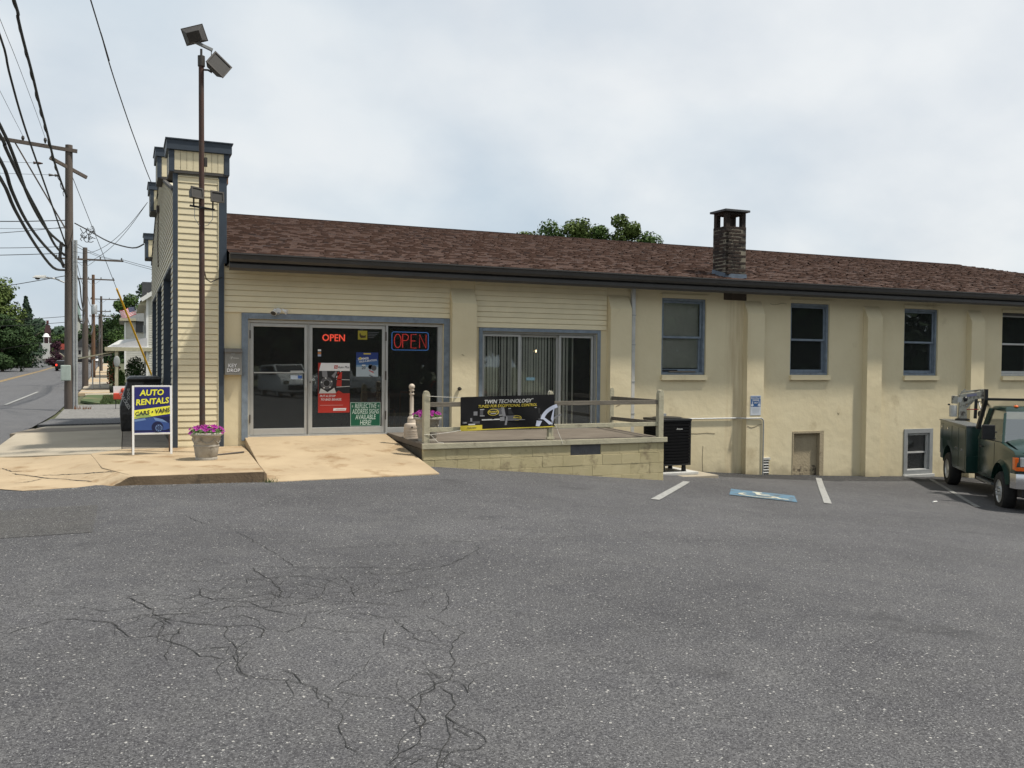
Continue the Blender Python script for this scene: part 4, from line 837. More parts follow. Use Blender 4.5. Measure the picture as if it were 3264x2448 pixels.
def btext(s, size, m, u, v, shear=.25, bold=.012, width=1.0):
    o = text(s, size, m, BN, bz(u, v)-Vector((0, .006, 0)), (math.pi/2, -.02, 0), bold, shear, 'CENTER', width)
    for vt in o.data.vertices:   # follow the ripple of the sheet
        uu = u+vt.co.x/1.712; vv = v+vt.co.y/.55; vt.co.z = vt.co.z+((bz(u, v).y)-bz(uu, vv).y)
    return o
LG = pm('print_light_grey', (.55, .55, .53)); DG = pm('print_dark_grey', (.085, .085, .092)); MG = pm('print_mid_grey', (.20, .20, .21)); YE = pm('print_gold', (.58, .46, .06)); WH = pm('print_white', (.7, .7, .7)); LB = pm('print_pale_blue', (.50, .54, .66))
btext('TWIN TECHNOLOGY', .088, LG, .49, .83, width=1.0); btext('TM', .022, LG, .755, .885, .0)
btext('TUNED FOR EXCEPTIONAL CONTROL', .066, YE, .49, .70, width=.93, bold=.006)
def brect(u0, u1, v0, v1, m, l=.0025, sk=0): return bshape([(u0, v0), (u1, v0), (u1+sk, v1), (u0+sk, v1)], m, lift=l)
brect(.20, .46, .42, .62, DG); brect(.20, .44, .605, .622, LG, .003); brect(.20, .46, .415, .43, LG, .003); brect(.50, .80, .605, .625, LG, .003); brect(.50, .84, .43, .60, pm('print_black', (.02, .02, .021)), .0028)
brect(.135, .175, .44, .56, MG, .003); brect(.15, .168, .46, .54, DG, .0032); brect(.44, .475, .38, .66, MG, .0032, -.02); brect(.46, .482, .12, .40, MG, .0033, .02); brect(.48, .86, .27, .40, DG, .003); brect(.48, .84, .255, .27, MG, .0032)
brect(.22, .41, .285, .32, LG, .003); brect(.41, .46, .25, .37, MG, .003); brect(.02, .20, .20, .27, DG, .003); brect(.08, .15, .165, .2, LG, .003); brect(.10, .12, .27, .37, MG, .003)
def arc(cu, cv, ru, rv, a0, a1, wd, m, l=.0034, n=16):
    pts = [(cu+ru*math.cos(a0+(a1-a0)*i/n), cv+rv*math.sin(a0+(a1-a0)*i/n)) for i in range(n+1)]+[(cu+(ru-wd)*math.cos(a1+(a0-a1)*i/n), cv+(rv-wd*2.6)*math.sin(a1+(a0-a1)*i/n)) for i in range(n+1)]
    b = MB(); b.v = [tuple(bz(u, v)-Vector((0, l, 0))) for u, v in pts]; b.f = [(i, i+1, 2*n-i, 2*n+1-i) for i in range(n)]; b.mi = [0]*n; return b.build('print', m, BN, fix=False)
arc(1.13, .18, .29, .56, math.radians(112), math.radians(172), .042, LB); arc(1.10, .10, .14, .3, math.radians(100), math.radians(190), .02, MG)
bshape([(.79, .06), (.80, .22), (.86, .20), (.83, .04)], LB); bshape([(.87, .26), (.88, .32), (.985, .10), (.94, .08)], LB, lift=.0036); bshape([(.96, .25), (.99, .60), (.998, .6), (.985, .12)], LB)
for cu, cv, q in ((.34, .52, 1), (.59, .32, .82)):
    for sc, m_, l in ((1, YE, .0037), (.86, pm('print_black', (.02, .02, .021)), .0042)):
        bshape([(cu+.06*q*sc*math.cos(a*math.pi/12), cv+.098*q*sc*math.sin(a*math.pi/12)) for a in range(24)], m_, lift=l)
    btext('MONROE', .036*q, YE, cu, cv+.01, .0, .02); brect(cu-.03*q, cu+.03*q, cv-.045*q, cv-.03*q, LG, .0046)
btext('TWIN', .022, LG, .045, .235, .2); btext('Shocks & Struts', .026, DG, .115, .09, .2)
# cords that hold it
def cord(name, pts, label, r=.0045, m='cordm', grp=None, cat='cord'):
    o = MB().tube(pts, r, 6).build(name, m, None); o['label'] = label; o['category'] = cat
    if grp: o['group'] = grp
    return o
M['cordm'] = mat('white_string', (.62, .6, .54), .8)
cord('tie_string', [(4.52, -2.06, 1.02), (4.47, -2.07, 1.03), (4.43, -2.0, 1.02), (4.50, -2.07, 1.025), (4.75, -2.08, 1.01), (5.05, -2.072, 1.0)], 'white string tying the top corner of the banner to the first railing post', .004)
cord('tie_string', [(4.43, -2.05, .40), (4.53, -2.06, .40), (4.8, -2.09, .43), (5.05, -2.075, .462)], 'white string tying the lower corner of the banner to the first railing post', .004)
cord('tie_string', [(4.53, -2.07, .40), (4.60, -2.08, .33), (4.65, -2.09, .28), (4.75, -2.1, .262)], 'loose string end dangling at the foot of the first railing post', .004)
cord('tie_string', [(6.74, -2.07, .53), (6.78, -2.08, .50), (6.82, -2.09, .38), (6.86, -2.12, .27), (6.87, -2.16, .20)], 'loose white string hanging below the right end of the banner', .004)
cord('tie_string', [(6.63, -2.06, 1.03), (6.62, -2.08, 1.08), (6.645, -2.08, 1.11), (6.665, -2.07, 1.07), (6.69, -2.06, 1.06)], 'looped white string on top of the middle railing post', .004)
# ================================================================ PLANTERS
def planter(label, x, y, z, sc=1.0, glbl='round stone planters with magenta petunias'):
    t = thing('flower_planter', label, 'planter', (x, y, z), glbl)
    prof = [(.155, 0), (.160, .03), (.150, .05), (.158, .06), (.178, .20), (.184, .205), (.184, .22), (.176, .225), (.20, .345), (.212, .36), (.236, .37), (.240, .395), (.228, .41), (.205, .405), (.195, .36), (.01, .35)]
    MB().lathe([(r*sc, z_*sc) for r, z_ in prof], n=40).build('pot', 'stonepot', t, local=True, smooth=True)
    MB().lathe([(.198*sc, .352*sc), (.05, .378*sc)], n=24).build('soil', 'soil', t, local=True)
    # swag relief
    for k in range(6):
        a0 = k*math.pi/3; b = MB(); pts = []
        for i in range(9):
            a = a0+i/8*math.pi/3; zz_ = .315-.06*math.sin(i/8*math.pi); r_ = (.176+(zz_-.225)*.2)*1.0
            pts.append((sc*(r_+.002)*math.cos(a), sc*(r_+.002)*math.sin(a), sc*zz_))
        b.tube(pts, .008*sc, 6); b.ball((pts[0][0], pts[0][1], pts[0][2]), .014*sc, 5); b.build('swag', 'stonepot', t, local=True, smooth=True)
    # foliage (one mass) and separate blooms
    rb = random.Random(int(x*100)); b = MB()
    for k in range(420):
        a = rb.uniform(0, 6.28); rr = .235*math.sqrt(rb.random())*sc; zz_ = (.39+rb.uniform(0, .10)*(1-.5*rr/.24))*sc; 
        p = Vector((rr*math.cos(a), rr*math.sin(a), zz_)); d = Vector((rb.gauss(0, 1), rb.gauss(0, 1), rb.gauss(.4, .8))).normalized(); e_ = d.orthogonal().normalized(); l = rb.uniform(.018, .034)
        b.add([p-d*l, p+e_*l*.5, p+d*l, p-e_*l*.5], [(0, 1, 2, 3)])
    b.build('foliage', 'leaf', t, local=True, fix=False, kind='stuff')
    fm = MB(); n = 5
    fm.v.append((0, 0, -.012))
    for i in range(20):
        a = i/20*6.283; r_ = .026+.005*math.cos(5*a); fm.v.append((r_*math.cos(a), r_*math.sin(a), .006*math.cos(5*a)))
    for i in range(20): fm.f.append((0, 1+i, 1+(i+1) % 20)); fm.mi.append(0)
    me = fm.mesh('bloom', fix=False); me.materials.append(M['petal'])
    for k in range(58):
        a = rb.uniform(0, 6.28); rr = (.25*math.sqrt(rb.uniform(.12, 1)))*sc; zz_ = (.455+rb.uniform(0, .055)-.10*max(0, rr-.17)/.08*.6)*sc
        o = put('bloom', me, t, (rr*math.cos(a), rr*math.sin(a), zz_), (rb.gauss(.5, .5)*1.0, rb.gauss(0, .5), rb.uniform(0, 6))); s2 = rb.uniform(.75, 1.15)*sc; o.scale = (s2, s2, s2)
        dv = Vector((rr*math.cos(a)*3, rr*math.sin(a)*3-.5, .6)).normalized(); o.rotation_euler = (dv.to_track_quat('Z', 'Y').to_matrix() @ Matrix.Rotation(rb.uniform(0, 6), 3, 'Z')).to_euler()
    return t
planter('round stone planter of magenta petunias on the concrete beside the corner tower', 1.10, -1.95, .10)
planter('round stone planter of magenta petunias on the platform behind the first railing post', 4.62, -1.62, .262, .98)
# ---- cigarette receptacle with ball top
t = thing('smoking_receptacle', 'beige plastic ash post with ball top and beehive base on the platform', 'ash bin', (4.52, -1.05, .27))
prof = [(.135, 0), (.135, .03)]
for k in range(4): z = .035+k*.028; prof += [(.125, z), (.135, z+.006), (.135, z+.020), (.125, z+.027)]
prof += [(.13, .155), (.13, .21), (.12, .24), (.075, .26), (.072, .30), (.066, .33), (.075, .335), (.060, .36), (.04, .38), (.036, .40), (.046, .41), (.034, .43), (.034, .66), (.028, .72), (.03, .74), (.044, .745), (.044, .76), (.032, .765), (.032, .80), (.046, .812), (.046, .825), (.02, .835)]
MB().lathe(prof, n=28).build('body', 'finial', t, local=True, smooth=True)
MB().ball((0, 0, .878), .052, 12).build('ball_top', 'finial', t, local=True, smooth=True)
b = MB(); b.box(-.012, .012, -.036, -.028, .77, .795); b.build('ash_hole', 'black', t, local=True); MB().lathe([(.014, -.133), (.014, -.128)], (-.03, 0, .19), 10, axis='y').build('key_hole', 'black', t, local=True)
# ---- dropped rod on the pavement
cord('metal_rod', [(1.30, -1.45, .118), (1.72, -1.22, .128)], 'dark metal rod lying on the concrete behind the planter', .014, 'hinge', cat='rod')
cord('litter_paper', [(13.6, -3.85, g(13.6, -3.85)+.012), (13.75, -3.80, g(13.7, -3.8)+.012)], 'scrap of white paper lying on the asphalt near the truck', .014, 'white', cat='litter')
# ================================================================ A-FRAME SIGN
t = thing('sidewalk_sign', 'blue and yellow A-frame sign lettered AUTO RENTALS CARS VANS in a white frame', 'sign', (.38, -.98, .12))
fx0, fx1 = .092, .668; ly = -.62
def afr(yb, yt, name, z0=.12, z1=1.176):
    def P(x, z, o=0): k = (z-.12)/1.06; return (x, yb+(yt-yb)*k+o, z)
    b = MB(); w = .032
    for x in (fx0+w/2, fx1-w/2): b.beam(P(x, .115), P(x, 1.17), w, .022, (0, 1, 0))
    b.beam(P(fx0+w, 1.16), P(fx1-w, 1.16), .03, .024, (0, 1, 0)); b.beam(P(fx0+w, .435), P(fx1-w, .435), .03, .024, (0, 1, 0))
    return b.build(name, 'white' if yb < yt else 'railg', t, bevel=.004)
afr(-1.08, -.93, 'front_frame'); 
b = MB()
for x in (fx0+.01, fx1-.02): b.beam((x, -.62, .115), (x, -.90, 1.15), .03, .022, (0, 1, 0))
b.beam((fx0, -.70, .44), (fx1, -.70, .44), .03); b.build('rear_frame', 'redwood' if 0 else mat('brown_leg', (.16, .10, .07), .7), t)
sl = (-.93+1.08)/1.06
def SGp(u, v): # u,v in panel metres from left-bottom
    z = .45+v; return Vector((fx0+.032+u, -1.08+sl*(z-.12)-.012, z))
def sq(pts, m, l=0.0, name='print'):
    b = MB(); b.v = [tuple(SGp(u, v)+Vector((0, -l, 0))) for u, v in pts]; b.f = [tuple(range(len(pts)))]; b.mi = [0]; return b.build(name, m, t, fix=False)
PW, PH = .512, .70
IND = pm('print_indigo', (.022, .022, .13), .35); SY = pm('print_lemon', (.72, .70, .06), .35); CB = pm('print_car_blue', (.035, .07, .22), .35); CL = pm('print_car_light', (.14, .22, .40), .35); DB = pm('print_night', (.012, .014, .05), .35)
sq([(0, 0), (PW, 0), (PW, PH), (0, PH)], IND, 0, 'panel'); sq([(0, .215), (PW, .285), (PW, .41), (0, .345)], SY, .002)
sq([(0, .02), (PW, .02), (PW, .25), (0, .19)], DB, .0015)
sq([(0, .04), (0, .195), (.16, .225), (.26, .235), (.40, .20), (.50, .14), (.505, .06), (.44, .035)], CB, .003); sq([(0, .17), (0, .205), (.15, .225), (.17, .195)], CL, .0035); sq([(.27, .235), (.40, .205), (.48, .15), (.40, .165), (.30, .185)], CL, .0035)
sq([(0, .225), (.05, .30), (.16, .305), (.26, .245), (.14, .23)], pm('print_windscreen', (.28, .36, .10), .35), .0026)
sq([(.30+.0+.085*math.cos(a*math.pi/10)+.03, .085+.085*math.sin(a*math.pi/10)) for a in range(20)], DB, .004); sq([(.36-.03+.052*math.cos(a*math.pi/10)+.02, .07+.052*math.sin(a*math.pi/10)) for a in range(20)], CL, .0045)
for k in range(9):
    a = k*2*math.pi/9; c_ = (.35, .07); sq([(c_[0]+.01*math.cos(a-.6), c_[1]+.01*math.sin(a-.6)), (c_[0]+.048*math.cos(a-.16), c_[1]+.048*math.sin(a-.16)), (c_[0]+.048*math.cos(a+.16), c_[1]+.048*math.sin(a+.16)), (c_[0]+.01*math.cos(a+.6), c_[1]+.01*math.sin(a+.6))], DB, .005)
tl = math.atan(sl)
text('AUTO', .125, SY, t, SGp(.25, .61)+Vector((0, -.004, 0)), (math.pi/2-tl, -.03, 0), .03, .15, width=.98); text('RENTALS', .125, SY, t, SGp(.255, .475)+Vector((0, -.004, 0)), (math.pi/2-tl, -.07, 0), .03, .15, width=.93)
text('CARS \u2022 VANS', .088, pm('print_ink', (.02, .02, .03)), t, SGp(.255, .315)+Vector((0, -.006, 0)), (math.pi/2-tl, -.13, 0), .025, .2, width=.98)
# ================================================================ BLACK DISPLAY RACK
t = thing('covered_display_rack', 'tall rack under a glossy black cover with SHOCKS and STRUTS lettering on the sidewalk', 'display rack', (.3, 4.2, .1))
b = MB(); rows = []
for z, x0, x1, y0, y1 in ((.10, -.08, .60, 3.95, 4.75), (.45, -.10, .62, 3.92, 4.78), (.62, -.10, .62, 3.92, 4.78), (.90, -.03, .62, 3.95, 4.75), (1.10, .03, .66, 3.95, 4.75), (1.17, .02, .68, 3.92, 4.78), (1.22, .08, .64, 4.0, 4.7)):
    rows.append([(x0, y0, z), (x0+(x1-x0)*.5, y0-.02, z), (x1, y0, z), (x1, y1, z), ((x0+x1)/2, y1, z), (x0, y1, z), (x0-.01, (y0+y1)/2, z)])
b.v = [p for r in rows for p in r]; k = 7
b.f = [(i*k+j, i*k+(j+1) % k, (i+1)*k+(j+1) % k, (i+1)*k+j) for i in range(len(rows)-1) for j in range(k)]+[tuple(range(k))[::-1], tuple(range((len(rows)-1)*k, len(rows)*k))]; b.mi = [0]*len(b.f)
b.build('black_cover', 'bag', t, bevel=.02)
text('SHOCKS & STRUTS', .07, LG, t, (.052, 3.925, .68), (math.pi/2, math.pi/2, 0), .01, 0, width=1.0)
text('STACKED.', .085, LG, t, (-.01, 3.905, .72), (math.pi/2, math.radians(62), 0), .02, 0)
# ================================================================ LAMP POLE AND FLOODLIGHTS
t = thing('floodlight_pole', 'tall thin rusty pole with four floodlights standing at the shop corner', 'lamp post', (1.12, -.9, .1))
MB().tube([(1.122, -.9, .08), (1.10, -.9, 6.25)], [.045, .040], 16).build('pole', 'rust', t, smooth=True)
MB().tube([(1.102, -.9, 6.18), (1.10, -.9, 6.34)], .055, 14).build('collar', 'bronze', t, smooth=True); MB().tube([(1.10, -.9, 6.3), (1.10, -.9, 6.45)], .018, 8).build('stem', 'bronze', t)
# face plate direction for each floodlight
def flood(label, c, w, h, d, rot, mats=('bronze', 'lens'), taper=.6):
    o = put('floodlight', None, t, Vector(c)-origin(t), rot, label=label)
    b = MB(); b.hexa([(-w/2, 0, -h/2), (w/2, 0, -h/2), (-w/2*taper, d, -h/2*taper), (w/2*taper, d, -h/2*taper), (-w/2, 0, h/2), (w/2, 0, h/2), (-w/2*taper, d, h/2*taper), (w/2*taper, d, h/2*taper)]); b.build('housing', mats[0], o, local=True, bevel=.006)
    frame_ = MB(); q = .018; frame_.box(-w/2-.006, w/2+.006, -.02, .0, -h/2-.006, -h/2+q); frame_.box(-w/2-.006, w/2+.006, -.02, .0, h/2-q, h/2+.006); frame_.box(-w/2-.006, -w/2+q, -.02, 0, -h/2+q, h/2-q); frame_.box(w/2-q, w/2+.006, -.02, 0, -h/2+q, h/2-q); frame_.build('bezel', mats[0], o, local=True)
    MB().box(-w/2+q, w/2-q, -.008, -.002, -h/2+q, h/2-q).build('lens', mats[1], o, local=True)
    return o
MB().beam((.93, -.9, 6.575), (1.27, -.9, 6.455), .05, .045).build('cross_arm', 'grey', t, bevel=.004)
flood('upper floodlight seen from the back', (1.0, -.88, 6.66), .33, .25, .16, (math.radians(-28), math.radians(17), math.radians(165)), ('bronze', 'lens'))
flood('large floodlight tilted to face down right', (1.36, -.93, 6.23), .33, .27, .15, (math.radians(-15), math.radians(38), math.radians(12)), ('bronze', 'lens'))
MB().tube([(1.25, -.9, 6.48), (1.25, -.9, 6.36)], .007, 6).build('hanger', 'bronze', t); MB().tube([(1.12, -.9, 6.13), (1.20, -.92, 6.13), (1.26, -.92, 6.10)], .016, 8).build('bracket', 'bronze', t)
flood('lower left floodlight on the short arm', (1.03, -1.02, 4.18), .20, .165, .13, (math.radians(-12), math.radians(3), math.radians(28)))
flood('lower right floodlight on the short arm', (1.33, -1.02, 4.14), .20, .165, .13, (math.radians(-10), math.radians(2), math.radians(12)))
MB().beam((.925, -.96, 3.985), (1.30, -.96, 3.945), .03, .028).build('lower_arm', 'black', t)
for x, z in ((.985, 3.99), (1.27, 3.965)): MB().tube([(x, -.96, z), (x, -.97, z+.13)], .014, 6).build('bracket', 'black', t)
MB().tube([(1.0, -.95, 3.98), (1.0, -.94, 3.80), (1.06, -.93, 3.70), (1.10, -.93, 3.68)], .005, 5).build('wire', 'grey', t); MB().tube([(1.27, -.95, 3.95), (1.27, -.94, 3.80), (1.2, -.93, 3.70), (1.14, -.93, 3.68)], .005, 5).build('wire', 'grey', t)
MB().box(1.145, 1.19, -.93, -.88, 4.62, 4.76).build('photocell_box', 'bronze', t)
cord('drop_cable', [(1.15, -.88, 2.98), (1.2, -.6, 2.88), (1.3, -.25, 2.86), (1.42, -.08, 2.93), (1.50, -.06, 2.97)], 'dark cable looping from the floodlight pole to the tower trim', .009, 'cable', cat='cable')
# ================================================================ KEY DROP BOX, LIGHT, SIGNS ON THE FRONT
t = thing('key_drop_box', 'grey metal mail slot box lettered KEY DROP on the wall left of the doors', 'drop box', (1.675, -.0, 1.3))
MB().box(1.54, 1.812, -.115, -.0, 1.325, 1.70).build('box', mat('grey_steel_box', (.24, .235, .215), .5, .08, 6, metal=.3), t, bevel=.006)
MB().prism([(-.135, 1.70), (-.0, 1.70), (0, 1.775), (-.10, 1.765), (-.135, 1.715)], 1.532, 1.82, 'x').build('lid', mat('grey_brown_lid', (.17, .155, .135), .5, metal=.3), t, bevel=.004)
MB().box(1.64, 1.70, -.122, -.115, 1.675, 1.685).build('latch', 'steel', t)
NV = pm('shadow_navy', (.02, .025, .06)); text('KEY', .085, NV, t, (1.666, -.1165, 1.475), bold=.02, width=.95); text('DROP', .085, NV, t, (1.681, -.1165, 1.395), bold=.02, width=.95)
text('KEY', .085, WH, t, (1.660, -.119, 1.48), bold=.02, width=.95); text('DROP', .085, WH, t, (1.675, -.119, 1.40), bold=.02, width=.95)
b = MB()
for a, c, w_ in (((1.62, 1.628), (1.655, 1.628), .005), ((1.60, 1.61), (1.65, 1.61), .004), ((1.66, 1.635), (1.635, 1.592), .012), ((1.665, 1.612), (1.765, 1.608), .009)): b.beam((a[0], -.117, a[1]), (c[0], -.117, c[1]), .002, w_, (0, 0, 1))
b.build('maker_mark', LG, t)
t = thing('security_light', 'white twin-head security light on the siding above the glass doors', 'lamp', (2.42, 0, 2.42))
MB().lathe([(.05, -.075), (.05, -.025)], (2.42, 0, 2.43), 16, axis='y').build('base', 'white', t, smooth=True)
def cone(a, d, r):
    d = Vector(d).normalized(); a = Vector(a); return MB().tube([a, a+d*.03, a+d*.06, a+d*.10], [.018, .022, .028, r], 18)
cone((2.36, -.09, 2.455), (-.35, -.6, -.75), .055).build('lamp_head', 'white', t, smooth=True); cone((2.48, -.09, 2.455), (.75, -.45, -.45), .05).build('lamp_head', 'white', t, smooth=True)
MB().tube([Vector((2.36, -.09, 2.455))+Vector((-.35, -.6, -.75)).normalized()*.101, Vector((2.36, -.09, 2.455))+Vector((-.35, -.6, -.75)).normalized()*.104], .047, 16).build('lens', 'lens', t)
MB().ball((2.42, -.085, 2.385), .025, 6).build('sensor', 'grey', t, smooth=True)
# handicapped sign
t = thing('parking_sign', 'white and blue HANDICAPPED PARKING ONLY sign on the third pilaster', 'sign', (12.48, -.155, .7))
SB = pm('sign_blue', (.03, .10, .26)); SW = pm('sign_white', (.55, .58, .62))
MB().box(12.345, 12.62, -.158, -.153, .488, .912).build('plate', SW, t)
MB().box(12.357, 12.608, -.160, -.158, .672, .90).build('blue_field', SB, t)
MB().box(12.362, 12.603, -.1612, -.160, .842, .888).build('heading_band', SW, t); text('HANDICAPPED', .038, SB, t, (12.482, -.1625, .865), bold=.02, width=.88)
text('PARKING', .05, SW, t, (12.482, -.162, .81), bold=.03, width=.85); text('ONLY', .045, SW, t, (12.482, -.162, .755), bold=.03, width=.85)
b = MB()
for sx in (-1, 1):
    cx = 12.482+sx*.095; b.lathe([(.010, -.1615), (.010, -.160)], (cx-sx*.01, 0, .778), 8, axis='y')
    for a, c, w_ in (((cx-sx*.01, .77), (cx-sx*.002, .735), .016), ((cx, .735), (cx-sx*.02, .72), .012), ((cx-sx*.018, .735), (cx-sx*.045, .69), .01)): b.beam((a[0], -.161, a[1]), (c[0], -.161, c[1]), .002, w_, (0, 0, 1))
    b.lathe([(.027, -.1615), (.027, -.160)], (cx, 0, .705), 12, axis='y')
b.build('wheelchair_marks', SW, t)
for i in range(5): MB().box(12.37+i*.008, 12.595-i*.008, -.1592, -.158, .64-i*.026, .648-i*.026).build('small_print', pm('small_print_grey', (.36, .40, .44)), t)
# neon signs behind the glass
NR = mat('neon_red', (.8, .1, .05), .4, emit=(1.0, .09, .05), estr=2.0); NR2 = mat('neon_dim_red', (.5, .05, .04), .4, emit=(1.0, .06, .05), estr=.9); NB = mat('neon_blue', (.1, .3, .6), .4, emit=(.10, .28, .75), estr=.7)
t = thing('open_sign', 'small lit red OPEN sign hanging inside the right glass door', 'neon sign', (3.43, .2, 1.98))
text('OPEN', .175, NR, t, (3.43, .16, 1.985), bold=.008, width=.92, depth=.012, name='lit_letters')
t = thing('open_neon_sign', 'large OPEN neon sign in red tubes inside a rounded blue tube frame', 'neon sign', (4.85, .2, 1.97))
X_, Z_, W_, H_ = 4.50, 1.79, .70, .33
pts = []
for cx_, cz_, a0 in ((X_+W_-.04, Z_+H_-.04, 0), (X_+.04, Z_+H_-.04, 90), (X_+.04, Z_+.04, 180), (X_+W_-.04, Z_+.04, 270)):
    for i in range(5): a = math.radians(a0+i*22.5); pts.append((cx_+.04*math.cos(a), .16, cz_+.04*math.sin(a)))
MB().tube(pts+[pts[0]], .008, 6).build('blue_tube_frame', NB, t)
def ntube(p): MB().tube([(X_+a, .16, Z_+c) for a, c in p], .0075, 6).build('red_tube', NR2, t)
for off in (0,):
    ntube([(.11+(.065-off)*math.sin(a*math.pi/10), .165+(.125-off)*math.cos(a*math.pi/10)) for a in range(21)])
ntube([(.205, .04), (.205, .29)]); ntube([(.205, .29), (.27, .29), (.305, .27), (.315, .23), (.30, .19), (.27, .175), (.205, .175)]); 
ntube([(.47, .29), (.365, .29), (.365, .04), (.47, .04)]); ntube([(.365, .17), (.45, .17)]); 
ntube([(.53, .04), (.53, .29), (.655, .04), (.655, .29)])
# posters on the right door
gy = .064
def poster(name, label, cat, x0, x1, z0, z1, m):
    t = thing(name, label, cat, ((x0+x1)/2, gy, z0)); MB().box(x0, x1, gy-.001, gy+.002, z0, z1).build('sheet', m, t); return t
def pr(t, x0, x1, z0, z1, m, l=.001, sk=0, name='print'):
    b = MB(); b.v = [(x0, gy-.001-l, z0), (x1, gy-.001-l, z0), (x1+sk, gy-.001-l, z1), (x0+sk, gy-.001-l, z1)]; b.f = [(0, 1, 2, 3)]; b.mi = [0]; return b.build(name, m, t, fix=False)
RD = pm('poster_red', (.42, .035, .025), .4)
t = poster('brake_poster', 'red and white brake poster reading PUT A STOP TO BAD BRAKES on the glass door', 'poster', 3.135, 3.70, .655, 1.54, RD)
pr(t, 3.15, 3.70, 1.40, 1.54, WH, .001, 0); b = MB(); b.v = [(3.135, gy-.003, 1.42), (3.15, gy-.003, 1.40), (3.185, gy-.003, 1.54), (3.135, gy-.003, 1.54)]; b.f = [(0, 1, 2, 3)]; b.mi = [0]; b.build('print', RD, t, fix=False)
pr(t, 3.14, 3.70, 1.0, 1.40, pm('print_black', (.02, .02, .021)), .001)
text('Auto Plus', .055, pm('print_ink', (.02, .02, .03)), t, (3.585, gy-.003, 1.465), shear=.2, bold=.01, width=.95); pr(t, 3.415, 3.475, 1.44, 1.50, RD, .0015, .008); text('G', .05, WH, t, (3.448, gy-.004, 1.47), bold=.02)
def disk(t, x, z, r, m, l, r2=None, sx=1):
    b = MB(); n = 22
    for i in range(n): a = i*6.2832/n; b.v.append((x+sx*r*math.cos(a), gy-l, z+r*math.sin(a)))
    b.f = [tuple(range(n))]; b.mi = [0]; return b.build('print', m, t, fix=False)
b = MB()
for poly, m_ in (([(3.15, 1.0), (3.18, 1.09), (3.24, 1.06), (3.30, 1.02), (3.38, 1.07), (3.42, 1.10), (3.46, 1.0)], LG), ([(3.20, 1.40), (3.21, 1.30), (3.27, 1.27), (3.30, 1.30), (3.29, 1.40)], MG), ([(3.37, 1.31), (3.42, 1.27), (3.47, 1.38), (3.45, 1.40)], MG), ([(3.46, 1.13), (3.48, 1.38), (3.56, 1.38), (3.55, 1.12)], RD), ([(3.45, 1.29), (3.53, 1.40), (3.55, 1.40), (3.46, 1.27)], LG), ([(3.46, 1.255), (3.70, 1.245), (3.70, 1.235), (3.46, 1.243)], LG), ([(3.46, 1.115), (3.70, 1.13), (3.70, 1.12), (3.46, 1.105)], LG), ([(3.44, 1.0), (3.50, 1.05), (3.58, 1.0)], RD)):
    q = MB(); q.v = [(x, gy-.0030, z) for x, z in poly]; q.f = [tuple(range(len(poly)))]; q.mi = [0]; q.build('print', m_, t, fix=False)
disk(t, 3.285, 1.18, .11, DG, .0036); disk(t, 3.285, 1.18, .065, MG, .0040); disk(t, 3.285, 1.18, .055, pm('print_black', (.02, .02, .021)), .0044)
for a in (100, 170, 240, 310, 20): disk(t, 3.285+.092*math.cos(math.radians(a)), 1.18+.092*math.sin(math.radians(a)), .014, LG, .0042)
text('PUT A STOP', .055, WH, t, (3.30, gy-.003, .95), shear=.25, bold=.010, width=.92); text('TO BAD BRAKES.', .055, WH, t, (3.365, gy-.003, .888), shear=.25, bold=.010, width=.9)
pr(t, 3.17, 3.58, .785, .792, pm('print_pink', (.6, .3, .28)), .001); pr(t, 3.40, 3.63, .69, .735, WH, .001, .012); pr(t, 3.45, 3.61, .705, .715, pm('print_pink', (.6, .3, .28)), .0016)
t = poster('sale_poster', 'blue summer sale poster with snowy ground and number 20 on the right glass door', 'poster', 3.815, 4.22, 1.30, 1.735, pm('poster_sky', (.045, .11, .26), .4))
pr(t, 3.815, 4.22, 1.60, 1.735, pm('poster_deep_blue', (.02, .04, .17), .4)); pr(t, 3.815, 4.22, 1.30, 1.475, pm('poster_snow', (.36, .42, .46), .4)); pr(t, 3.815, 4.22, 1.475, 1.51, pm('poster_pale', (.17, .28, .40), .4))
pr(t, 3.95, 4.08, 1.70, 1.722, YE, .0015); text('SUMMER', .056, WH, t, (3.945, gy-.003, 1.62), (math.pi/2, -.09, 0), .015, width=.95); text('SALE-A-BRATION', .048, WH, t, (4.03, gy-.003, 1.582), (math.pi/2, -.11, 0), .01, width=.88); disk(t, 3.888, 1.628, .022, YE, .0045)
text('20', .072, pm('print_ink', (.02, .02, .03)), t, (3.95, gy-.003, 1.455), bold=.02); pr(t, 3.92, 3.985, 1.488, 1.515, LG, .0015)
disk(t, 4.08, 1.475, .045, MG, .002); disk(t, 4.14, 1.455, .05, DG, .0024); 
for dx_, dz_, m_ in ((0, 0, RD), (.02, -.045, LG), (0, -.085, DG)):
    q = MB(); q.v = [(4.05+dx_, gy-.0035, 1.42+dz_), (4.05+dx_, gy-.0035, 1.405+dz_), (4.13+dx_, gy-.0035, 1.365+dz_), (4.14+dx_, gy-.0035, 1.382+dz_)]; q.f = [(0, 1, 2, 3)]; q.mi = [0]; q.build('print', m_, t, fix=False)
GN = pm('sign_green', (.012, .10, .055), .4); SWG = pm('sign_mint_white', (.50, .60, .54), .4)
t = poster('address_sign', 'green sign reading REFLECTIVE ADDRESS SIGNS AVAILABLE HERE at the foot of the right glass door', 'sign', 3.715, 4.265, .405, .835, SWG)
pr(t, 3.722, 4.258, .412, .828, GN, .001)
for s_t, z_, w_ in (('REFLECTIVE', .765, .80), ('ADDRESS SIGNS', .665, .72), ('AVAILABLE', .565, .80), ('HERE!', .465, .85)): text(s_t, .122, SWG, t, (3.99, gy-.003, z_), bold=.010, shear=.12, width=w_*.78)
b = MB()
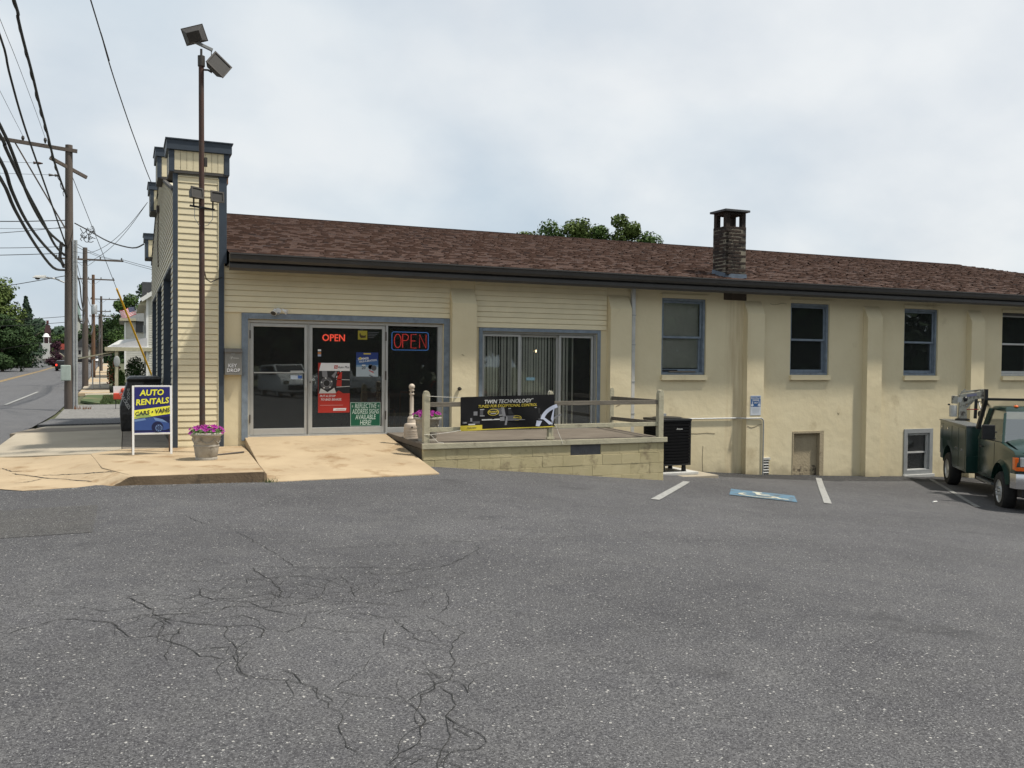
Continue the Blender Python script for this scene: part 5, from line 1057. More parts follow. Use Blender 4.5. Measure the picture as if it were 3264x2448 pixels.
for cx_ in (3.765, 4.215):
    for a in range(-60, 61, 30):
        aa = math.radians(a)+(0 if cx_ > 4 else math.pi); b.beam((cx_+.008*math.cos(aa), gy-.003, .765+.008*math.sin(aa)), (cx_+.028*math.cos(aa), gy-.003, .765+.028*math.sin(aa)), .001, .005, (0, 0, 1))
b.build('burst_marks', SWG, t)
t = poster('yellow_sticker', 'small yellow sticker with a dark drawing at the top of the right glass door', 'sticker', 3.845, 4.015, 1.965, 2.125, pm('sticker_yellow', (.30, .26, .03), .4))
q = MB(); q.v = [(x, gy-.003, z) for x, z in ((3.87, 2.06), (3.885, 2.09), (3.90, 2.045), (3.96, 2.035), (3.99, 2.05), (3.985, 2.0), (3.90, 1.993), (3.875, 2.02))]; q.f = [tuple(range(8))]; q.mi = [0]; q.build('print', pm('sticker_ink', (.05, .03, .01)), t, fix=False)
for i in range(4): pr(t, 4.03, 4.23-.03*i, 2.09-.03*i, 2.105-.03*i, pm('decal_grey', (.06, .065, .07)), 0)
for k, (z_, m_) in enumerate(((1.745, WH), (1.695, pm('card_orange', (.5, .2, .08))), (1.655, pm('card_blue', (.35, .4, .5))))):
    o = MB().box(3.128, 3.185, gy-.001, gy+.001, z_, z_+.035).build('card_sticker', m_, None); o['label'] = ('top white', 'middle orange', 'bottom pale blue')[k]+' payment card sticker in the column on the right glass door'; o['category'] = 'sticker'
# waiting chairs and desk inside
def chair(x, y, rot, seat, label):
    t = thing('waiting_chair', label, 'chair', (x, y, -.0), 'wooden waiting chairs', rot); b = MB()
    for sx in (-.27, .27):
        for sy in (-.24, .24): MB().box(sx-.02, sx+.02, sy-.02, sy+.02, .0, .62 if sy < 0 else .95).build('leg', 'chair', t, local=True)
        MB().beam((sx, -.27, .63), (sx, .24, .66), .05, .03).build('armrest', 'chair', t, local=True)
    MB().box(-.25, .25, -.25, .24, .40, .48).build('seat', seat, t, local=True, bevel=.02); MB().box(-.25, .25, .20, .25, .52, .98).build('backrest', seat, t, local=True, bevel=.02); MB().box(-.27, .27, .19, .255, .96, 1.0).build('top_rail', 'chair', t, local=True)
    return t
chair(4.55, 1.3, math.radians(150), 'chairseat', 'red cushioned wooden chair seen through the right glass door'); chair(5.25, .95, math.radians(100), 'chairgrey', 'grey cushioned wooden chair seen through the side light')
# ================================================================ AIR CONDITIONER
M['acblack'] = mat('matt_black_louvre', (.008, .008, .009), .9, .2, 9, spec=.1)
t = thing('air_conditioner', 'black outdoor air conditioning unit with louvred sides standing on a concrete pad', 'air conditioner', (10.1, -.65, -.4))
ax0, ax1, ay0, ay1, az0, az1 = 9.62, 10.30, -.95, -.27, -.42, .50
MB().box(ax0+.03, ax1-.03, ay0+.03, ay1-.03, az0+.02, az1-.04).build('core', 'black', t)
MB().box(ax0-.012, ax1+.012, ay0-.012, ay1+.012, az1-.05, az1).build('top_panel', 'blackpaint', t, bevel=.015)
b = MB()
for x in (ax0, ax1-.03):
    for y in (ay0, ay1-.03): MB().box(x, x+.03, y, y+.03, az0+.031, az1-.05).build('corner_post', 'blackpaint', t, bevel=.004)
b.box(ax0, ax1, ay0, ay1, az0-.0, az0+.03); b.build('base_pan', 'blackpaint', t, bevel=.004)
for i in range(14):
    z = az0+.05+i*.06
    MB().prism([(ay0-.002, z), (ay0-.002, z+.040), (ay0+.016, z+.052), (ay0+.016, z)], ax0+.032, ax1-.032, 'x').build('louvre', 'acblack', t)
    MB().prism([(ax0-.002, z), (ax0-.002, z+.040), (ax0+.016, z+.052), (ax0+.016, z)], ay0+.032, ay1-.032, 'y').build('louvre', 'acblack', t)
MB().lathe([(.30, 0), (.30, .012), (.27, .02), (.05, .035)], (9.96, -.61, az1), 28).build('fan_grille', 'blackpaint', t, smooth=True)
for x in (ax0+.06, ax1-.14):
    for y in (ay0+.06, ay1-.14): MB().lathe([(.05, 0), (.04, .12)], (x+.04, y+.04, az0-.13), 12).build('foot', 'black', t)
text('Amana', .05, LG, t, (10.02, ay0-.006, .30), shear=.3, bold=.01)
t = thing('equipment_pad', 'two-tier concrete pad under the air conditioner', 'concrete pad', (10.1, -.6, -.7))
MB().box(9.4, 10.42, -1.05, -.1, -.60, -.548).build('upper_slab', 'whitegrey', t, bevel=.006); MB().box(9.3, 10.75, -1.25, -.03, -.95, -.602).build('lower_slab', 'concreteg', t, bevel=.012)
cord('conduit', [(10.1, -.16, .44), (10.4, -.03, .43), (12.10, -.03, .425), (12.22, -.17, .425), (12.60, -.175, .425), (12.655, -.175, .41), (12.68, -.175, .37), (12.685, -.175, .25), (12.685, -.175, -.45), (12.685, -.175, -.9)], 'pale conduit running from the air conditioner along the wall and down beside the vent', .016, 'steel', cat='pipe')
t = thing('junction_box', 'small grey box on the wall behind the air conditioner', 'electrical box', (10.2, -.03, .5)); MB().box(10.12, 10.28, -.08, -.0, .47, .55).build('box', 'grey', t)

M['wheelrim'] = mat('bright_wheel_rim', (.55, .55, .53), .35, .1, 9, metal=.4)
# ================================================================ SERVICE TRUCK
def wheel(par, x, y, r, w, side, z=None, dual=False, name='wheel', studs=False, rim='chrome'):
    z = r if z is None else z
    o = put(name, None, par, (x, y, z))
    prof = [(r*.58, -w/2), (r*.90, -w/2), (r*.98, -w*.36), (r, -w*.2), (r, w*.2), (r*.98, w*.36), (r*.90, w/2), (r*.58, w/2)]
    MB().lathe(prof, n=28, axis='y', cap=False).build('tyre', 'tyre', o, local=True, smooth=True)
    s = side
    p2 = [(r*.585, w*.40*s), (r*.60, w*.48*s), (r*.55, w*.47*s), (r*.50, w*.25*s), (r*.30, w*.18*s), (r*.26, w*.42*s), (r*.12, w*.5*s), (.004, w*.5*s)]
    MB().lathe(p2, n=24, axis='y').build('rim', 'wheelrim' if rim == 'chrome' else rim, o, local=True, smooth=True)
    if studs:
        for i in range(8):
            a = i*math.pi/4; MB().tube([(r*.20*math.cos(a), w*.35*s, r*.20*math.sin(a)), (r*.20*math.cos(a), w*.35*s+.07*s, r*.20*math.sin(a))], .014, 8).build('lug_nut', rim, o, local=True)
    return o
TRZ = math.radians(-126.62); zf = -1.045; zr = -1.09
t = thing('service_truck', 'dark green utility truck with crane and black cab rack parked beside the wall', 'truck', (16.646, -3.325, (zf+zr)/2), None, TRZ)
TK = t
R_ = .365; yo = .93; xf_, xr_ = 1.85, -1.82
for sy in (-1, 1):
    wheel(t, xf_, sy*(yo-.10), R_, .22, sy, studs=True); wheel(t, xr_, sy*(yo-.02), R_, .24, sy)
def side_body(poly, y0, y1, name, m, bev=.02, par=None):
    return MB().prism(poly, y0, y1, 'y').build(name, m, par or t, local=True, bevel=bev, smooth=True)
def arch(cx, cz, r, a0, a1, n=10): return [(cx+r*math.cos(math.radians(a0+(a1-a0)*i/n)), cz+r*math.sin(math.radians(a0+(a1-a0)*i/n))) for i in range(n+1)]
# cab lower body with front wheel arch
lower = [(.18, .48), (.18, 1.22), (1.50, 1.25), (1.72, 1.26), (2.55, 1.17), (2.66, 1.10), (2.68, .85), (2.66, .62), (2.32, .60)]+arch(xf_, .42, .46, 20, 160)+[(1.34, .50)]
side_body(lower, -.90, .90, 'cab_body', 'green', .035)
for sy in (-1, 1):
    b = MB(); pts = arch(xf_, .42, .47, 15, 165, 12); q = arch(xf_, .42, .53, 15, 165, 12)
    n = len(pts); b.v = [(p[0], sy*.90, p[1]) for p in pts]+[(p[0], sy*.955, p[1]) for p in pts]+[(p[0], sy*.90, p[1]) for p in q]; b.f = [(i, i+1, n+i+1, n+i) for i in range(n-1)]+[(n+i, n+i+1, 2*n+i+1, 2*n+i) for i in range(n-1)]; b.mi = [0]*len(b.f); b.build('wheel_arch_flare', 'green', t, local=True, smooth=True)
# hood: raised centre
b = MB(); ht = [(1.66, .80, 1.28), (1.95, .82, 1.27), (2.35, .82, 1.22), (2.60, .78, 1.14)]
for x, w_, z in ht:
    for f_, dz in ((-1, 0), (-.72, .05), (-.3, .065), (.3, .065), (.72, .05), (1, 0)): b.v.append((x, f_*w_, z+dz))
b.f = [(i*6+j, i*6+j+1, (i+1)*6+j+1, (i+1)*6+j) for i in range(3) for j in range(5)]; b.mi = [0]*len(b.f); b.build('hood', 'green', t, local=True, smooth=True)
# greenhouse
def gh(x0, x1, xa, xb, z0, z1, w0, w1, name, m, bev=.03):
    return MB().hexa([(x0, -w0, z0), (x1, -w0, z0), (x0, w0, z0), (x1, w0, z0), (xa, -w1, z1), (xb, -w1, z1), (xa, w1, z1), (xb, w1, z1)]).build(name, m, t, local=True, bevel=bev)
MB().hexa([(.40, -.73, 1.80), (1.36, -.73, 1.80), (.40, .73, 1.80), (1.36, .73, 1.80), (.44, -.68, 1.88), (1.26, -.68, 1.885), (.44, .68, 1.88), (1.26, .68, 1.885)]).build('roof', 'green', t, local=True, bevel=.03, smooth=True)
def PBm(a, c, w_, m='green', name='pillar'): MB().beam(a, c, w_, w_*.8).build(name, m, t, local=True, bevel=.01)
for s in (-1, 1):
    PBm((1.78, s*.86, 1.24), (1.34, s*.715, 1.78), .05); PBm((.30, s*.87, 1.20), (.44, s*.715, 1.82), .10); PBm((1.10-.1, s*.868, 1.22), (1.02, s*.72, 1.82), .001)
    b = MB(); b.add([(.36, s*.862, 1.24), (1.72, s*.858, 1.25), (1.32, s*.722, 1.80), (.47, s*.722, 1.80)], [(0, 1, 2, 3)]); b.build('side_window', 'glasst' if 0 else 'glass', t, local=True, fix=False)
    MB().beam((.34, s*.872, 1.235), (1.74, s*.868, 1.245), .025, .02).build('window_sill', 'black', t, local=True)
b = MB(); b.add([(1.79, -.84, 1.26), (1.86, 0, 1.27), (1.79, .84, 1.26), (1.345, .70, 1.81), (1.38, 0, 1.815), (1.345, -.70, 1.81)], [(0, 1, 4, 5), (1, 2, 3, 4)]); b.build('windscreen', 'screen', t, local=True, fix=False, smooth=True)
MB().beam((1.80, -.80, 1.275), (1.84, .1, 1.30), .02).build('wiper', 'black', t, local=True)
MB().add([(.32, -.86, 1.2), (.32, .86, 1.2), (.43, .70, 1.82), (.43, -.70, 1.82)], [(0, 1, 2, 3)]).build('rear_window', 'glass', t, local=True, fix=False)
b = MB(); b.box(.45, .9, -.75, .75, .95, 1.3); b.box(.42, .55, -.75, .75, 1.3, 1.62); b.build('bench_seat', 'dark', t, local=True, bevel=.03); MB().tube([(1.45, .35, 1.2), (1.35, .35, 1.32)], .12, 12).build('steering_wheel', 'black', t, local=True)
MB().box(1.40, 1.75, -.80, .80, 1.10, 1.27).build('dashboard', 'dark', t, local=True)
for y in (-.5, 0, .5): MB().ball((1.22, y, 1.90), .04, 6, sq=(1.3, 1, .7)).build('roof_marker', 'amber', t, local=True, smooth=True)
# door seams, handle, mirror, step
for s in (-1, 1):
    b = MB(); b.box(.33, .338, s*.898-.006, s*.898+.006, .55, 1.22); b.box(1.36, 1.368, s*.898-.006, s*.898+.006, .80, 1.22); b.box(.33, 1.36, s*.898-.006, s*.898+.006, .55, .558); b.build('door_gap', 'black', t, local=True)
    MB().box(.42, .58, s*.91-.012, s*.91+.012, 1.06, 1.09).build('door_handle', 'black', t, local=True, bevel=.005)
    m_ = put('side_mirror', None, t, (1.50, s*.92, 1.30)); MB().box(-.05, .03, -.0+s*.12-.11, s*.12+.11, -.02, .26).build('housing', 'black', m_, local=True, bevel=.02); MB().tube([(.02, 0, .0), (.0, s*.10, .02)], .018, 6).build('arm', 'blackpaint', m_, local=True)
    MB().tube([(.02, -s*.02, .12), (.0, s*.10, .16)], .015, 6).build('arm', 'blackpaint', m_, local=True)
    MB().box(.2, 1.25, s*.86-.06, s*.86+.06, .40, .44).build('running_board', 'diamond', t, local=True)
    # head lamps and corner lamps
    MB().box(2.60, 2.69, s*.66-.17, s*.66+.17, .90, 1.07).build('headlight', 'chrome', t, local=True, bevel=.012); MB().box(2.685, 2.70, s*.66-.15, s*.66+.15, .915, 1.055).build('headlight_glass', 'lens2' if 0 else mat('headlight_clear', (.5, .5, .48), .1, .1, 30, spec=.8), t, local=True)
    MB().box(2.52, 2.67, s*.875-.03, s*.875+.03, .84, 1.06).build('corner_lamp', 'amber', t, local=True, bevel=.01); MB().box(2.60, 2.695, s*.68-.22, s*.68+.22, .83, .895).build('turn_signal', 'amber', t, local=True, bevel=.008)
MB().box(2.62, 2.69, -.48, .48, .85, 1.08).build('grille', 'blackpaint', t, local=True, bevel=.01); MB().box(2.685, 2.705, -.48, .48, .95, .985).build('grille_bar', 'chrome', t, local=True)
b = MB(); b.v = []
bp = [(2.55, -.95), (2.72, -.90), (2.80, -.5), (2.83, 0), (2.80, .5), (2.72, .90), (2.55, .95)]
n = len(bp); b.v = [(x, y, .52) for x, y in bp]+[(x+.02, y, .64) for x, y in bp]+[(x+.0, y, .78) for x, y in bp]+[(x-.1, y*.97, .80) for x, y in bp]
b.f = [(r*n+i, r*n+i+1, (r+1)*n+i+1, (r+1)*n+i) for r in range(3) for i in range(n-1)]; b.mi = [0]*len(b.f); b.build('bumper', 'chrome', t, local=True, smooth=True)
MB().box(2.45, 2.72, -.8, .8, .36, .52).build('air_dam', 'black', t, local=True, bevel=.02)
# chassis
b = MB(); b.box(-2.5, 2.4, -.42, -.32, .42, .55); b.box(-2.5, 2.4, .32, .42, .42, .55); b.box(xr_-.08, xr_+.08, -.8, .8, .28, .44); b.box(xf_-.06, xf_+.06, -.75, .75, .28, .4); b.box(-.6, .1, -.75, -.45, .30, .5); b.build('chassis', 'black', t, local=True)
MB().tube([(-1.2, -.5, .32), (-.2, -.55, .30), (.5, -.5, .3)], .04, 8).build('exhaust', 'steel', t, local=True)
# service body
zb, zt = .46, 1.40; yb = 1.02
for s in (-1, 1):
    poly = [(-2.60, .72), (-2.60, zt), (-.24, zt), (-.24, zb), (-1.30, zb)]+arch(xr_, .42, .45, 12, 168, 10)+[(-2.32, .60)]
    poly = [(-2.58, .66), (-2.58, zt), (-.22, zt), (-.22, zb), (-1.36, zb)]+arch(xr_, .44, .45, 5, 175, 10)+[(-2.28, .60)]
    y0, y1 = (yb-.38, yb) if s > 0 else (-yb, -yb+.38)
    side_body(poly, y0, y1, 'tool_cabinet', 'bedgreen', .012)
    MB().box(-2.62, -.20, y0-.01, y1+.015 if s > 0 else y1+.01, zt, zt+.03).build('cabinet_top', 'diamond', t, local=True, bevel=.005)
    for x0, x1 in ((-2.52, -2.28), (-2.26, -1.42), (-1.38, -.82), (-.80, -.26)):
        zlo = 1.0 if x1 < -1.4 else .52
        d_ = put('cabinet_door', None, t, ((x0+x1)/2, s*yb, zlo)); MB().box(-(x1-x0)/2+.01, (x1-x0)/2-.01, -.008, .010, .0, zt-.05-zlo).build('door_panel', 'bedgreen', d_, local=True, bevel=.006)
        MB().box(-.03 if x0 > -1 else .05, .05 if x0 > -1 else .13, s*.012-.01, s*.012+.01, .25 if zlo > .9 else .36, .29 if zlo > .9 else .40).build('paddle_latch', 'chrome', d_, local=True)
    MB().box(-.23, -.20, y0, y1, zb, .80).build('stone_guard', 'bedgreen', t, local=True)
    MB().box(-2.63, -2.59, s*.95-.04, s*.95+.04, 1.18, 1.30).build('tail_light', 'redl', t, local=True, bevel=.01)
MB().box(-2.5, -.25, -.64, .64, .70, .76).build('bed_floor', 'diamond', t, local=True); MB().box(-2.60, -2.54, -.64, .64, .70, 1.2).build('tailgate', 'bedgreen', t, local=True)
MB().box(-2.86, -2.58, -.95, .95, .52, .66).build('rear_bumper', 'diamond', t, local=True, bevel=.01)
# cab rack
RK = put('cab_rack', None, t, (.05, 0, 1.4))
for s in (-1, 1): 
    MB().beam((-.02, s*.86, .0), (.28, s*.80, .60), .07, .06).build('post', 'blackpaint', RK, local=True); MB().beam((.28, s*.80, .58), (.28, s*.80, .80), .07, .06).build('post', 'blackpaint', RK, local=True)
    MB().beam((.16, s*.83, .32), (-.05, s*.86, .54), .02).build('brace', 'blackpaint', RK, local=True); MB().beam((-.05, s*.86, .54), (.25, s*.81, .54), .015).build('brace', 'blackpaint', RK, local=True)
MB().beam((.28, -.80, .60), (.28, .80, .60), .06, .05).build('top_bar', 'blackpaint', RK, local=True)
b = MB()
for i in range(38):
    y = -.78+i*.0422
    for dz in (1, -1): b.beam((.10, y, .20), (.27, min(.80, max(-.80, y+dz*.34)), .57), .006)
b.build('mesh_screen', 'blackpaint', RK, local=True, kind='stuff')
# crane on the rear corner
CRN = put('crane', None, t, (-2.12, -.66, 1.43), (0, 0, math.radians(84))); CRN.scale = (.76, .76, .84); cl = lambda b, n, m='crane', **k: b.build(n, m, CRN, local=True, **k)
cl(MB().lathe([(.20, 0), (.20, .04), (.13, .06)], n=20), 'turntable', 'blackpaint'); cl(MB().hexa([(-.11, -.11, .05), (.11, -.11, .05), (-.11, .11, .05), (.11, .11, .05), (-.09, -.09, .62), (.08, -.09, .62), (-.09, .09, .62), (.08, .09, .62)]), 'column', bevel=.01)
cl(MB().beam((-.10, 0, .60), (.50, 0, .70), .14, .19), 'boom', bevel=.01); cl(MB().beam((-.05, 0, .76), (.56, 0, .83), .05, .05), 'boom_rail'); cl(MB().beam((-.06, 0, .70), (.06, 0, .84), .04, .04), 'boom_strut'); cl(MB().beam((.36, 0, .62), (.34, 0, .06), .08, .10), 'hook_arm', 'blackpaint'); cl(MB().hexa([(.05, -.09, .42), (.22, -.07, .45), (.05, .09, .42), (.22, .07, .45), (.0, -.09, .60), (.36, -.07, .62), (.0, .09, .60), (.36, .07, .62)]), 'boom_knuckle', 'crane', bevel=.01); cl(MB().ball((.06, -.07, .58), .07, 6), 'pivot', 'blackpaint')
cl(MB().box(.48, .60, -.08, .08, .60, .84), 'boom_head', bevel=.01); cl(MB().tube([(.10, -.06, .30), (.42, -.06, .31)], .014, 6), 'hose', 'hydr'); cl(MB().beam((.05, 0, .30), (.30, 0, .55), .05), 'lift_cylinder', 'steel'); cl(MB().box(.50, .58, -.06, .06, .46, .60), 'rope_guide', 'hinge')
cl(MB().lathe([(.10, .10), (.105, .12), (.105, .38), (.10, .40)], (-.26, -.05, 0), 18), 'hydraulic_tank', 'whitegrey', smooth=True); cl(MB().box(-.30, -.14, -.10, .06, .45, .66), 'winch_box', 'crane', bevel=.01); cl(MB().lathe([(.07, -.1), (.07, .1)], (-.10, 0, .55), 14, axis='y'), 'winch_drum', 'whitegrey')
cl(MB().tube([(.55, 0, .60), (.50, .02, .30), (.46, .02, .22)], .006, 5), 'wire_rope', 'steel'); cl(MB().ball((.45, 0, .19), .055, 6, sq=(.8, .8, 1.5)), 'hook_block', 'hinge'); cl(MB().box(-.40, -.34, -.03, .03, .40, .44), 'bracket', 'blackpaint')
cl(MB().beam((.10, -.075, .665), (.36, -.075, .705), .002, .06), 'name_plate', pm('plate_lilac', (.22, .22, .32)))
MB().tube([(1.3, .3, 1.88), (1.3, .3, 2.2)], .005, 5).build('antenna', 'black', t, local=True)
# ================================================================ GENERIC CARS
def car(name, label, x, y, z, rz, paint, L_=4.2, W_=1.7, H_=1.45, kind='suv', group=None, brake=False):
    t = thing(name, label, 'car' if kind != 'pickup' else 'pickup truck', (x, y, z), group, rz); h = H_
    if kind == 'pickup': prof = [(-.5, .35), (-.5, .62), (-.06, .64), (-.02, 1.0), (.16, 1.0), (.25, .68), (.47, .60), (.5, .42), (.49, .26), (-.49, .26)]
    elif kind == 'suv': prof = [(-.5, .3), (-.49, .66), (-.44, .97), (.08, 1.0), (.22, .72), (.44, .60), (.5, .44), (.49, .22), (-.49, .22)]
    else: prof = [(-.5, .3), (-.49, .62), (-.36, .68), (-.24, .98), (.05, 1.0), (.20, .70), (.45, .58), (.5, .42), (.49, .2), (-.49, .2)]
    body = [(a*L_, c*h) for a, c in prof]
    b = MB(); n = len(body); lo = .62*h
    b.v = [(a, -W_/2*(1 if c <= lo+.1 else .86), c) for a, c in body]+[(a, W_/2*(1 if c <= lo+.1 else .86), c) for a, c in body]
    b.f = [tuple(range(n)), tuple(range(n, 2*n))[::-1]]+[(i, i+n, (i+1) % n+n, (i+1) % n) for i in range(n)]; b.mi = [0]*len(b.f)
    b.build('body', paint, t, local=True, bevel=.05, smooth=True)
    g_ = 'carglass'
    for s in (-1, 1):
        x0, x1 = (-.05, .17) if kind == 'pickup' else (-.42, .15)
        q = MB(); yy = s*(W_/2*.93+.01); q.add([(x0*L_, yy+s*.015, .70*h), (x1*L_+.1, yy+s*.015, .70*h), (x1*L_-.25, s*(W_/2*.86+.006), .94*h), (x0*L_+.05, s*(W_/2*.86+.006), .94*h)], [(0, 1, 2, 3)]); q.build('side_window', g_, t, local=True, fix=False)
    xw0, xw1 = (.245, .17) if kind == 'pickup' else (.215, .09); q = MB(); q.add([(xw0*L_, -W_*.41, .735*h), (xw0*L_, W_*.41, .735*h), (xw1*L_+.04, W_*.38, .975*h), (xw1*L_+.04, -W_*.38, .975*h)], [(0, 1, 2, 3)]); q.build('windscreen', g_, t, local=True, fix=False)
    q = MB(); xr0 = -.492 if kind != 'pickup' else -.065; q.box(xr0*L_-.012, xr0*L_, -W_*.36, W_*.36, .70*h, .92*h); q.build('rear_window', g_, t, local=True)
    for sx in (-.31, .32):
        for s in (-1, 1): wheel(t, sx*L_, s*(W_/2-.11), .32, .2, s, rim='alu')
    for s in (-1, 1):
        MB().box(.475*L_, .498*L_, s*W_*.36-.15, s*W_*.36+.15, .44*h, .54*h).build('headlight', 'chrome', t, local=True); MB().box(-.505*L_, -.49*L_, s*W_*.40-.08, s*W_*.40+.08, .50*h, .66*h).build('tail_light', BRK if brake else 'redl', t, local=True)
    MB().box(.49*L_, .505*L_, -W_*.3, W_*.3, .28*h, .42*h).build('grille', 'blackpaint', t, local=True)
    return t
M['carglass'] = mat('car_glass', (.02, .022, .024), .08, spec=.7); M['carwhite'] = mat('white_car_paint', (.66, .66, .65), .25, .03, 4); M['carblack'] = mat('black_car_paint', (.015, .015, .017), .2, .03, 4); M['carred'] = mat('red_car_paint', (.30, .02, .018), .25); M['carsilver'] = mat('silver_car_paint', (.40, .42, .44), .25)
BRK = mat('lit_brake_light', (.8, .03, .02), .4, emit=(1, .04, .02), estr=2.5)
car('parked_car', 'small black car with its brake light lit driving away up the street', -7.6, 118, s_(118), math.pi/2, 'carblack', brake=True)
car('parked_car', 'white car parked at the right kerb far along the street', -5.0, 185, s_(185), -math.pi/2, 'carwhite', H_=1.7)
car('parked_car', 'dark low car crossing at the far end of the street', -8.6, 200, s_(200), 0, 'carblack')
# vehicles that stand behind the photographer and show only as reflections in the shop glass
car('parked_car', 'white people carrier mirrored in the left glass door', 7.4, -30, -.35, math.radians(82), 'carwhite', 4.2, 1.75, 1.7)
car('parked_car', 'white pickup truck mirrored in the glass doors', 11.5, -36, -.5, math.radians(165), 'carwhite', 5.2, 1.9, 1.8, 'pickup')
car('parked_car', 'silver pickup truck mirrored behind the white people carrier', 4.2, -37, -.1, math.radians(15), 'carsilver', 5.2, 1.9, 1.8, 'pickup')
car('parked_car', 'dark red car mirrored in the glass of the wide window', 15.5, -27, -.8, math.radians(90), 'carred', 4.4, 1.75, 1.4)
# ================================================================ UTILITY POLES
def upole(x, y, z0, h, r, m, label, arm=None, arms=()):
    t = thing('utility_pole', label, 'utility pole', (x, y, z0), 'utility poles along the street')
    MB().tube([(x+.0, y, z0-.2), (x+.01, y, z0+h)], [r*1.15, r*.8], 14).build('shaft', m, t, smooth=True)
    for (dx0, dx1, dy, dz) in arms:
        MB().beam((x+dx0, y+dy, z0+dz), (x+dx1, y+dy, z0+dz), .10, .12).build('cross_arm', 'wood_pole', t)
        if dx0 < -.3 and dx1 > .3:
            for s in (-1, 1): MB().beam((x+s*.05, y-.1, z0+dz-.55), (x+s*.62, y-.1, z0+dz-.08), .03).build('arm_brace', 'steel', t)
        k = 4 if dx1-dx0 > 1.8 else 2
        for i in range(k):
            xx = x+dx0+.12+(dx1-dx0-.24)*i/(k-1)
            if abs(xx-x) > .2: MB().tube([(xx, y+dy, z0+dz+.05), (xx, y+dy, z0+dz+.12), (xx, y+dy, z0+dz+.17), (xx, y+dy, z0+dz+.22)], [.02, .05, .035, .045], 8).build('insulator', 'bronze', t)
    return t
p1 = upole(-1.95, 22, s_(20)-.03, 9.98, .16, 'wood_pole', 'nearest thick utility pole with a single-sided cross arm and grey conduits by the sidewalk')
MB().beam((-4.5, 21.8, 9.55), (-1.65, 21.9, 9.33), .10, .13).build('cross_arm', 'wood_pole', p1); MB().beam((-3.7, 21.85, 9.42), (-2.0, 21.9, 7.2-.9), .05, .05).build('arm_brace', 'wood_pole', p1)
for x in (-4.2, -3.45, -2.72): MB().tube([(x, 21.82, 9.5), (x, 21.82, 9.62), (x, 21.82, 9.70)], [.02, .06, .04], 8).build('insulator', 'bronze', p1)
MB().beam((-2.55, 21.6, 8.95), (-1.35, 22.3, 8.45), .09, .12).build('buck_arm', 'wood_pole', p1)
for z, m_ in ((8.75, 'rust'), (8.35, 'bronze')): MB().tube([(-2.25-.55*(z > 8.5), 21.8, z), (-2.4-.55*(z > 8.5), 21.8, z), (-2.42-.55*(z > 8.5), 21.8, z), (-2.6-.5*(z > 8.5), 21.75, z-.01)], [.02, .055, .02, .055], 8).build('insulator', m_, p1)
for x in (-1.79, -1.70): MB().tube([(x, 21.88, -.45), (x+.0, 21.88, 6.0)], .045, 8).build('conduit', 'steel', p1, smooth=True)
MB().box(-2.22, -1.88, 21.55, 21.70, .72, 1.30).build('meter_box', mat('pale_green_box', (.36, .42, .38), .5), p1, bevel=.03)
sl_ = put('street_light', None, p1, Vector((-2.1, 21.9, 4.4))-origin(p1)); MB().tube([(-2.1, 21.9, 4.40), (-2.4, 21.8, 4.52), (-2.75, 21.7, 4.55)], .03, 8).build('arm', 'steel', sl_); MB().hexa([(-3.15, 21.6, 4.52), (-2.72, 21.6, 4.50), (-3.15, 21.8, 4.52), (-2.72, 21.8, 4.50), (-3.05, 21.63, 4.60), (-2.70, 21.63, 4.62), (-3.05, 21.77, 4.60), (-2.70, 21.77, 4.62)]).build('lamp_head', 'whitegrey', sl_, bevel=.02); MB().ball((-2.98, 21.7, 4.50), .09, 6, sq=(1, 1, .6)).build('lens', 'lens', sl_)
b = MB(); rb = random.Random(4)
for k in range(12):
    a = rb.uniform(0, 6); c = Vector((-1.55+rb.uniform(0, .55), 21.9, 6.3+rb.uniform(-.45, .3))); b.tube([c*.6+Vector((-1.35, 21.9, 6.25))*.4+Vector((rb.uniform(.05, .14)*math.cos(a+i*.8), .05*math.sin(i), rb.uniform(.06, .16)*math.sin(a+i*.8))) for i in range(6)], .014, 5)
b.build('cable_coil', 'cable', p1); MB().tube([(-2.2, 21.9, 5.9), (-2.25, 21.85, 5.3), (-2.1, 21.8, 4.95)], .06, 8).build('splice_case', 'cable', p1)
b = MB()
for k in range(60): 
    a = rb.uniform(0, 6.28); b.add([(-1.5+.25*math.cos(a), 21.6+.2*math.sin(a), -.46), (-1.46+.25*math.cos(a), 21.62+.2*math.sin(a), -.46), (-1.48+.3*math.cos(a), 21.6+.2*math.sin(a), -.46+rb.uniform(.1, .28))], [(0, 1, 2)])
o = b.build('dry_weeds', mat('dry_red_weed', (.16, .07, .03), .9), None, fix=False, kind='stuff'); o['label'] = 'dry reddish weeds at the foot of the nearest utility pole'; o['category'] = 'weeds'
P2 = (-2.62, 54.8); P3 = (-2.85, 80.3); P4 = (-2.95, 115.8); P5 = (-4.0, 150)
p2 = upole(*P2, -.66, 10.0, .19, 'wood_pole', 'second utility pole along the street with a wide double cross arm', arms=((-1.9, 2.5, -.15, 9.15),))
p3 = upole(*P3, -.44, 10.0, .17, 'wood_pole2', 'third utility pole, lighter brown, with a transformer and cable loops', arms=((-1.6, 1.9, -.15, 9.55),)); MB().lathe([(.25, 6.2), (.27, 6.3), (.27, 7.0), (.22, 7.1)], (P3[0]+.1, P3[1]-.4, -.44), 14).build('transformer', 'steel', p3, smooth=True)
p4 = upole(*P4, -.30, 10.0, .17, 'wood_pole', 'fourth utility pole far along the street', arms=((-1.3, 2.2, -.15, 9.6), (-.8, 1.2, -.15, 8.0)))
p5 = upole(*P5, -.05, 8.9, .16, 'wood_pole', 'fifth and most distant utility pole before the trees', arms=((-1.5, 2.3, -.15, 8.5),))
